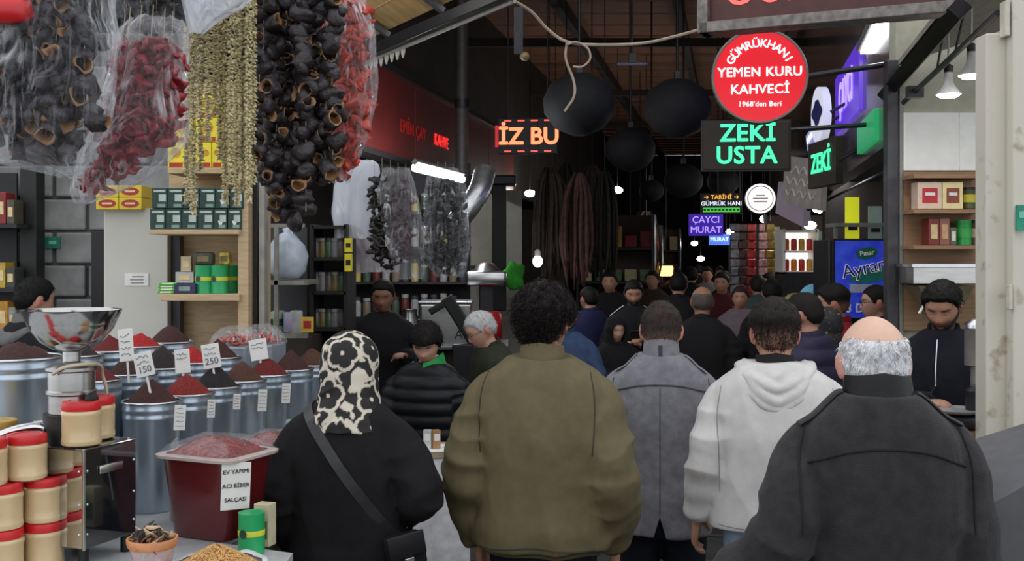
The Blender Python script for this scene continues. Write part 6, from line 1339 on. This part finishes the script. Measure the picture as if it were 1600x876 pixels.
# black round hanging lamp shades in the dark roof
shade = MB().lathe([(.02, .22), (.12, .2), (.24, .12), (.3, 0), (.29, -.12), (.2, -.24), (.06, -.3), (.001, -.3)], 26).mesh('dome', True, None)
for i, (px, py, Y, s_) in enumerate(((905, 155, 9, 1.), (1058, 162, 9.5, 1.), (985, 228, 11, .85), (1068, 278, 12, .72), (1018, 295, 13, .5), (1130, 280, 14, .7))):
    q = P(px, py, Y); t_ = thing('pendant_dome', 'large black round hanging shade under the roof, %s from the fascia side' % ORD[i], 'lamp shade', q, 0, 'black round shades under the roof'); mobj('dome', shade, mat('shade_black', C(20, 21, 26), .8, var=.3), t_, SCL(s_, s_, s_)); MB().tube([(0, 0, .2 * s_), (0, 0, 4.9 - q.z)], .012, 6).build('rod', m_black, t_); MB().box((0, 0, .24 * s_), (.05, .05, .08)).build('clamp', m_dgrey, t_)
# thin tube lamp near the roof and the small spot on a bracket
q = P(988, 100, 9.5); t_ = thing('tube_lamp', 'unlit thin tube lamp under the roof between the black shades', 'lamp', q); MB().tube([(-.13, 0, 0), (.13, 0, 0)], .014, 8).build('tube', mat('tube_off', C(110, 112, 130), .4), t_); MB().box((0, 0, .05), (.06, .04, .08)).build('holder', m_dgrey, t_); MB().tube([(0, 0, .05), (0, 0, 4.9 - q.z)], .008, 5).build('rod', m_black, t_)
q = P(816, 88, 8.5); t_ = thing('bracket_lamp', 'small old lamp on a short dark bracket below the awning corner', 'lamp', q); MB().box((-.03, 0, .2), (.07, .05, .36)).build('bracket', m_dgrey, t_); MB().ell((.02, 0, -.0), (.04, .04, .035)).build('bulb', mat('old_bulb', C(140, 120, 90), .4), t_, True)
# loose pale cable with a loop
cb = thing('cable', 'loose pale cable sagging across the passage with a dangling loop', 'cable')
m_cab = mat('cable_pale', C(156, 140, 124), .6)
c1 = [P(x, y, Y) for x, y, Y in ((798, -2, 4.9), (830, 18, 4.95), (855, 45, 5.0), (885, 65, 5.0), (930, 70, 5.0), (1000, 68, 5.0), (1050, 58, 5.0), (1108, 42, 5.05))]
MB().tube(crom([tuple(p) for p in c1], 6), .0075, 7).build('span', m_cab, cb, True)
c2 = [P(x, y, 5.0) for x, y in ((886, 64), (884, 92), (896, 125), (897, 150), (882, 174))]; MB().tube(crom([tuple(p) for p in c2], 6), .006, 7).build('dangling_end', m_cab, cb, True)
c3 = [P(x, y, 4.99) for x, y in ((886, 70), (900, 66), (918, 75), (922, 92), (910, 104), (895, 104))]; MB().tube(crom([tuple(p) for p in c3], 6), .005, 7).build('loop', m_cab, cb, True)
# ------------------------------------------------------------------ coffee shop at the right
m_peel = mat('peeling_paint', C(205, 200, 186), .6, col2=C(150, 138, 112), ns=11, thr=(.6, .74), bump=.3, bs=20, detail=8)
dp = thing('door_1', 'peeling cream-painted wooden door post and open leaf', 'door'); dp['kind'] = 'structure'
a, b = P(1541, 0, 4.05), P(1578, 0, 4.05); MB().box(((a.x + b.x) / 2, 4.1, 1.34), (b.x - a.x, .1, 2.68), bev=.006).build('post', m_peel, dp)
a2 = P(1585, 0, 3.98); MB().box((a2.x + .32, 4.02, 1.6), (.64, .06, 3.2), bev=.006).build('leaf', m_peel, dp); pbox(1577, 1583, 444, 484, 3.97, .03, .004).build('hinge', mat('hinge_cream', C(196, 190, 176), .5), dp); pbox(1571, 1579, 0, 56, 4.0, .05, .004).build('bracket', mat('hinge_cream'), dp)
t_ = thing('green_plate', 'green plate on the peeling cream door', 'sign'); pbox(1589, 1606, 320, 360, 3.96, .012).build('plate', mat('plate_green2', C(30, 140, 110), .5), t_); pbox(1593, 1603, 330, 340, 3.957, .003).build('mark', mat('plate_mark'), t_)
pst = thing('trim_8', 'dark grey steel post at the corner of the coffee shop', 'post'); pst['kind'] = 'structure'; a, b = P(1386, 0, 6.05), P(1409, 120, 6.05); MB().box(((a.x + b.x) / 2, 6.08, 1.47), (b.x - a.x, .07, 2.94), bev=.004).build('post', mat('post_grey', C(70, 68, 72), .4, .4), pst); MB().box((b.x - .008, 6.04, 1.47), (.02, .02, 2.9)).build('pale_edge', m_grey_metal, pst)
# awning beam along the shop
bm_ = thing('awning_beam', 'dark metal awning rail running along the coffee shop front', 'beam'); a, b = P(1500, 12, 4.55), P(1384, 148, 6.35)
MB().tube([a, b], .05, 4).build('rail', mat('beam_dark', C(44, 40, 46), .3, .6), bm_); MB().tube([a + Vector((.03, 0, .07)), b + Vector((.03, 0, .07))], .018, 8).build('roller', mat('roller', C(96, 90, 100), .25, .7), bm_, True)
aw2 = thing('awning_sheet', 'dark folded awning sheet above the coffee shop', 'awning'); A_, B_ = a + Vector((0, 0, .08)), b + Vector((0, 0, .08)); B_ = a + (b - a) * .78 + Vector((0, 0, .08)); C_, D_ = B_ + Vector((.9, -.1, .3)), A_ + Vector((.9, -.1, .3))
MB().add([A_, B_, C_, D_] + [p + Vector((0, 0, .03)) for p in (A_, B_, C_, D_)], [(3, 2, 1, 0), (4, 5, 6, 7), (0, 1, 5, 4), (1, 2, 6, 5), (2, 3, 7, 6), (3, 0, 4, 7)]).build('sheet', mat('sheet_pale', C(150, 146, 138), .7), aw2)
# wooden shelf board with goods
wbd = thing('panel_shelf', 'brown wooden wall panel with three narrow shelves in the coffee shop', 'shelf'); pbox(1410, 1546, 268, 516, 6.03, .03).build('panel', m_woodr, wbd)
for y in (272, 327, 383): pbox(1428, 1540, y, y + 6, 5.86, .17).build('shelf_board', m_woodr, wbd)
for i, (x0, x1, y0, y1, c_, lc, nm) in enumerate(((1434, 1472, 284, 326.5, C(222, 196, 176), C(190, 40, 50), 'cream gift box with a red heart-shaped print'), (1473, 1505, 284, 326.5, C(232, 216, 160), C(140, 70, 50), 'yellow and white coffee pack'), (1451, 1468, 341, 382.5, C(120, 44, 40), C(214, 190, 140), 'tall dark red coffee pack'), (1469, 1484, 341, 382.5, C(140, 92, 74), C(200, 160, 120), 'tall brown coffee pack'), (1485, 1495, 355, 382.5, C(90, 92, 80), C(220, 220, 210), 'small grey jar with a white label'))):
    t_, w, h = fbox('coffee_pack', nm + ' on the wall panel', 'packet', x0, x1, y0, y1 - .2, 5.9, .1, mat('cp%d' % i, c_, .45, var=.06), .003, 'packs on the coffee shelves'); MB().box((0, -.051, h * .5), (w * .62, .003, h * .55)).build('label', mat('cl%d' % i, lc, .5), t_)
    if i < 2: MB().box((0, -.0535, h * .55), (w * .4, .002, h * .12)).build('print', m_paper, t_)
for i, (px, py, c_, s_) in enumerate(((1514, 326, C(74, 80, 44), .95), (1506, 382.5, C(40, 150, 70), 1.1), (1527, 382.5, C(84, 56, 48), 1.1))):
    q = P(px, py, 5.95); t_ = thing('tin', ('olive green jar with a dark lid on the upper shelf', 'bright green tin on the lower coffee shelf', 'dark brown tin on the lower coffee shelf')[i], 'tin', (q.x, q.y, q.z + .001)); t_.scale = (s_,) * 3; mobj('can', tin0, mat('ctin%d' % i, c_, .4), t_); MB().lathe([(.0378, .035), (.0378, .08)], 24).build('label', mat('ctl%d' % i, (C(200, 190, 60), C(60, 170, 80), C(180, 150, 130))[i], .5), t_, True); MB().lathe([(.038, .108), (.038, .122), (.001, .122)], 24).build('lid', m_black if i != 1 else mat('ctin1'), t_, True, 40)
# steel hopper dispenser below
hp = thing('bean_hopper', 'stainless bean hopper with a slanted chute and lever on the panel', 'hopper'); pbox(1427, 1530, 416, 444, 5.8, .22, .006).build('bin', m_steel, hp); pbox(1425, 1532, 412, 418, 5.79, .24, .003).build('rim', m_rim, hp)
a, b, c_, d_ = P(1434, 446, 5.8), P(1523, 446, 5.8), P(1500, 488, 5.86), P(1458, 488, 5.86); bk_ = Vector((0, .2, 0)); bk2 = Vector((0, .1, 0))
MB().add([a, b, c_, d_, a + bk_, b + bk_, c_ + bk2, d_ + bk2], [(3, 2, 1, 0), (4, 5, 6, 7), (0, 1, 5, 4), (1, 2, 6, 5), (2, 3, 7, 6), (3, 0, 4, 7)]).build('chute', mat('chute_brass', C(176, 168, 140), .35, .8), hp); MB().tube([P(1462, 468, 5.75), P(1448, 468, 5.74), P(1436, 490, 5.73)], .008, 8).build('lever', m_rim, hp, True)
pw = thing('white_board', 'white painted board with raised battens above the wooden shelf panel', 'board'); pbox(1411, 1546, 176, 266, 6.04, .025).build('panel', mat('board_white', C(244, 246, 243), .5, var=.03), pw)
for x in (1411, 1500, 1540): pbox(x, x + 5, 176, 266, 6.03, .012).build('batten', mat('board_white'), pw)
# shop bulbs
for i, (px, py, Y) in enumerate(((1482, 148, 5.3), (1518, 118, 5.0))):
    q = P(px, py, Y); t_ = thing('shop_bulb', ('white reflector bulb hanging in the coffee shop, lower one', 'white reflector bulb nearer the door post, higher one')[i], 'lamp', q, 0, 'reflector bulbs of the coffee shop'); MB().lathe([(.02, .11), (.022, .06), (.035, .035), (.056, .008), (.058, 0)], 22).build('reflector', mat('bulb_shell', C(200, 200, 200), .4), t_, True, 40); MB().lathe([(.056, .002), (.04, -.012), (.001, -.016)], 22).build('lens', emat('bulb_lens', (1, .98, .95), 70), t_, True); MB().tube([(0, 0, .1), (0, 0, .45)], .005, 5).build('cord', m_white, t_); MB().lathe([(.02, .1), (.022, .14), (.008, .15)], 12).build('socket', m_dgrey, t_, True, 40)
sr = thing('lamp_rail', 'dark conduit rail carrying the coffee shop bulbs', 'rail'); a, b = P(1412, 160, 5.95), P(1560, 20, 4.4); MB().tube([a, b], .014, 8).build('conduit', m_dgrey, sr); MB().box((a + (b - a) * .15), (.08, .05, .06)).build('junction_box', m_dgrey, sr)
for i in range(2):
    q = P((1482, 1518)[i], 0, (5.3, 5.0)[i]); MB().tube([(q.x, q.y, P(0, (148, 118)[i], q.y).z + .44), tuple(a + (b - a) * ((5.95 - q.y) / (5.95 - 4.4)))], .006, 6).build('drop', m_dgrey, sr)
# counter, scale, grinder cylinder
cc = thing('counter', 'wooden coffee counter with pale slats below the scale', 'counter'); a, b = P(1440, 690, 4.62), P(1560, 676, 4.62); zc = 1.11
MB().box((2.0, 4.78, zc / 2 - .03), (.62, .4, zc - .06)).build('base', mat('counter_brown', C(104, 76, 58), .6, var=.2), cc); MB().box((2.0, 4.76, zc - .015), (.66, .46, .03), bev=.005).build('worktop', mat('counter_top', C(120, 92, 72), .4), cc)
for i in range(6): MB().box((2.0, 4.565, .25 + i * .13), (.6, .02, .08), bev=.004).build('slat', mat('slat_mauve', C(140, 120, 116), .6), cc)
q = P(1500, 672, 4.66); sc_ = thing('scale', 'silver kitchen scale with a flat rounded pan on the coffee counter', 'scale', (q.x, q.y + .04, zc)); MB().box((0, 0, .03), (.2, .2, .058), bev=.02).build('base', m_dgrey, sc_, True, 50); MB().lathe([(.001, .066), (.1, .066), (.118, .074), (.122, .082), (.112, .08), (.001, .074)], 30, squash=.9).build('pan', mat('pan_steel', C(176, 178, 182), .35, .4), sc_, True, 40)
q = P(1528, 0, 4.7); gd = thing('coffee_grinder', 'steel cylinder coffee grinder with domed lid on the counter', 'grinder', (q.x, q.y, zc)); MB().lathe([(.001, .4), (.001, .0), (.05, 0), (.052, .16), (.03, .18), (.03, .19)], 24).build('base', m_dgrey, gd, True, 40); zz = P(0, 570, 4.7).z - zc
MB().lathe([(.03, .18), (.03, zz), (.055, zz), (.055, zz + .16), (.058, zz + .165)], 28).build('cylinder', mat('cyl_steel', C(150, 146, 142), .3, .35, var=.1), gd, True, 40); MB().lathe([(.06, zz + .16), (.058, zz + .175), (.035, zz + .195), (.012, zz + .2), (.012, zz + .215), (.001, zz + .216)], 28).build('lid', m_rim, gd, True, 40); MB().box((.075, 0, zz + .18), (.03, .03, .05), bev=.004).build('bracket', m_dgrey, gd)
# grey tarpaulin at the lower corner
tp = thing('tarpaulin', 'dark grey cloth sheet over a cart at the lower corner', 'tarpaulin')
prf = [(1.18, .25), (1.165, 1.19), (1.19, 1.238), (1.29, 1.295), (1.5, 1.36), (1.9, 1.44), (1.93, 1.4), (1.93, .25)]
rings = []
for v_ in np.linspace(0, 1, 9): rings.append([(x + .008 * noise.noise(Vector((x * 7, v_ * 4, z * 5))), 2.74 + .5 * v_, z - .02 * (abs(v_ - .5) > .45) + .01 * noise.noise(Vector((x * 6, v_ * 5, 2)))) for x, z in prf])
MB().loft(rings).build('sheet', mat('tarp', C(86, 86, 90), .7, var=.08, bump=.2, bs=40), tp, True, 60)
for x in (1.25, 1.86):
    for y in (2.8, 3.18): MB().lathe([(.001, 0), (.05, .02), (.06, .06), (.05, .1), (.02, .12), (.02, .26), (.001, .26)], 14).build('castor', m_dgrey, tp, True, 40, T(x, y, 0))
# ------------------------------------------------------------------ snack shop with the blue banner
q0, q1 = P(1306, 496, 7.6), P(1394, 376, 7.6); bn = thing('banner', 'blue drink banner with a green oval emblem and white lettering', 'banner', ((q0.x + q1.x) / 2, 7.6, q0.z)); W_, H_ = q1.x - q0.x, q1.z - q0.z
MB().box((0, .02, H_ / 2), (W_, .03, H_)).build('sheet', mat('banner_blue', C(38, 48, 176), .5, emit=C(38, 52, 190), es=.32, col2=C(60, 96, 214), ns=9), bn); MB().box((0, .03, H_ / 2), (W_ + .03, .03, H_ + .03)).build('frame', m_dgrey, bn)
el = lambda rx, rz, m, x, z, y, nm: MB().prism([(rx * math.cos(a), rz * math.sin(a)) for a in np.linspace(0, 2 * math.pi, 24, endpoint=False)], .003).build(nm, m, bn, mw=T(x, y, z) @ RY_(R(-10)))
el(.155, .05, mat('emblem_green2', C(30, 120, 110), .5), .05, H_ * .55, .0, 'swoosh'); el(.075, .04, mat('emblem_green', C(16, 104, 70), .5), .02, H_ * .84, -.001, 'emblem'); text('Pınar', .05, m_paper, bn, (.02, -.003, H_ * .84), .02, .001, rot=RY_(R(-8)))
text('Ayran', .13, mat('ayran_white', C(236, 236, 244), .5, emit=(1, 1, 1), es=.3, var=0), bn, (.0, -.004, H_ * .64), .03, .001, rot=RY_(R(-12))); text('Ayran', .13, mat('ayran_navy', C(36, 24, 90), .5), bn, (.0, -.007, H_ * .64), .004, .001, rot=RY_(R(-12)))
MB().box((-.02, -.001, H_ * .38), (.16, .003, .06)).build('pale_strip', mat('strip_pale', C(170, 170, 200), .5), bn)
text('63 DÖNER', .085, m_paper, bn, (.03, -.003, H_ * .12), .03, .001)
t_ = thing('banner_stand', 'dark metal fridge body carrying the blue banner', 'fridge', ((q0.x + q1.x) / 2, 7.85, 0)); MB().box((0, .02, (q1.z + .0) / 2), (W_ + .06, .4, q1.z + .02), bev=.01).build('body', m_dgrey, t_); MB().box((0, -.2, q0.z * .5), (W_, .02, q0.z * .8)).build('lower_door', m_grey_metal, t_)
for i, (x0, x1, y0, y1, c_) in enumerate(((1322, 1343, 308, 374, C(226, 230, 40)), (1358, 1378, 322, 374, C(96, 110, 104)))):
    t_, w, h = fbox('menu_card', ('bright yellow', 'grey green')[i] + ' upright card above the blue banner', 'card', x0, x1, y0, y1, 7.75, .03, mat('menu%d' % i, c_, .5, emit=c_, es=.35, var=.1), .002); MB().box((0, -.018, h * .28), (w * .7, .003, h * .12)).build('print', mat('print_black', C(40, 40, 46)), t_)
t_ = thing('glass_shelf', 'steel shelf rail over the blue banner', 'shelf'); pbox(1306, 1386, 348, 354, 7.7, .25).build('rail', m_grey_metal, t_); pbox(1304, 1309, 348, 380, 7.72, .03).build('upright', m_grey_metal, t_); pbox(1381, 1386, 348, 380, 7.72, .03).build('upright', m_grey_metal, t_)
# drinks fridge further in, lit inside
fr = thing('drinks_fridge', 'lit display fridge stocked with red and orange cans', 'fridge', P(1251, 425, 10.5)); w_, h_ = 52 * 10.5 / F, 64 * 10.5 / F
MB().box((0, .3, h_ / 2), (w_, .03, h_)).build('back_panel', emat('fridge_back', (1, .9, .82), 1.1), fr)
for x in (-w_ / 2, w_ / 2): MB().box((x, .15, h_ / 2), (.03, .3, h_ + .04)).build('side_panel', m_white, fr)
for z in (0, h_ * .5, h_): MB().box((0, .15, z), (w_, .3, .02)).build('shelf_board', m_white, fr)
MB().box((0, .15, -P(0, 425, 10.5).z / 2), (w_ + .03, .3, P(0, 425, 10.5).z)).build('base', m_dgrey, fr)
zf = P(1251, 425, 10.5)
can_b = MB().lathe([(.001, 0), (.026, 0), (.03, .008), (.03, .1), (.024, .11), (.001, .112)], 14).mesh('can_body', True, 40); can_t = MB().lathe([(.022, .111), (.024, .116), (.001, .116)], 14).mesh('can_top', True, 40)
for r in range(2):
    for c in range(4):
        t_ = thing('drink_can', '%s can on the %s fridge shelf, %s along' % (('red', 'orange', 'red', 'amber')[(c + r) % 4], ('lower', 'upper')[r], ORD[c]), 'can', zf + Vector((-.115 + .075 * c, .1, .011 + r * h_ * .5)), 0, 'cans in the lit fridge'); mobj('can_body', can_b, mat('dc%d' % ((c + r) % 4), (C(190, 40, 30), C(220, 120, 40), C(190, 40, 30), C(200, 150, 60))[(c + r) % 4], .35), t_); mobj('can_top', can_t, m_rim, t_)
# hanging snack strings by the fridge
for i, (px, c_) in enumerate(((1174, C(150, 40, 40)), (1192, C(170, 130, 130)), (1203, C(120, 96, 40)), (1160, C(70, 50, 50)), (1148, C(120, 120, 130)))):
    q = P(px, 345, 13); t_ = thing('snack_strip', 'hanging strip of foil packets beside the fridge, %s along' % ORD[i], 'packets', q, 0, 'hanging strips of packets')
    for j in range(8): MB().box((0, 0, -.08 - j * .105), (.11, .03, .098), bev=.012).build('packet', mat('sn%d' % i, c_, .3, .3, var=.4, ns=20), t_, mw=RZ(R(12 * math.sin(j * 2 + i))))
    MB().tube([(0, 0, 0), (0, 0, 4.9 - q.z)], .005, 5).build('cord', m_black, t_)

# ------------------------------------------------------------------ stalls deep in the passage
rk = random.Random(11); PC = [C(150, 40, 36), C(196, 180, 140), C(70, 100, 120), C(200, 150, 50), C(90, 120, 80), C(180, 176, 172), C(110, 60, 80)]
pk_m = [MB().box((0, 0, h / 2), (.16, .1, h), bev=.012).mesh('packet') for h in (.16, .22, .28)]
for i, (px, Y, w_) in enumerate(((962, 14.5, 1.0), (985, 19.6, 1.1), (1015, 22, 1.2), (1262, 14.5, 1.1), (1238, 18.5, 1.2), (1185, 23, 1.2))):
    q = P(px, 0, Y); t_ = thing('goods_rack', 'tiered goods rack of a distant stall, %s' % ('first beyond the dried bundles', 'second beyond the dried bundles', 'last on the fascia side', 'first past the drinks fridge', 'second past the drinks fridge', 'last on the cladding side')[i], 'rack', (q.x, q.y, 0), SA, 'distant stall racks')
    MB().box((0, .25, 1.2), (w_, .03, 2.4)).build('back_panel', mat('rack_back', C(70, 52, 44), .7), t_)
    for j, z in enumerate((.6, 1.05, 1.5, 1.95)):
        MB().box((0, .08, z), (w_, .34, .03)).build('shelf_board', m_dgrey, t_)
        for c in range(5): mobj('packet', pk_m[rk.randrange(3)], mat('rp%d' % rk.randrange(7), PC[rk.randrange(7)], .5), t_, T(-w_ * .4 + c * w_ * .2, .04, z + .016))
    for s_ in (-1, 1): MB().box((s_ * w_ / 2, .08, 1.2), (.04, .34, 2.4)).build('side_panel', m_dgrey, t_)
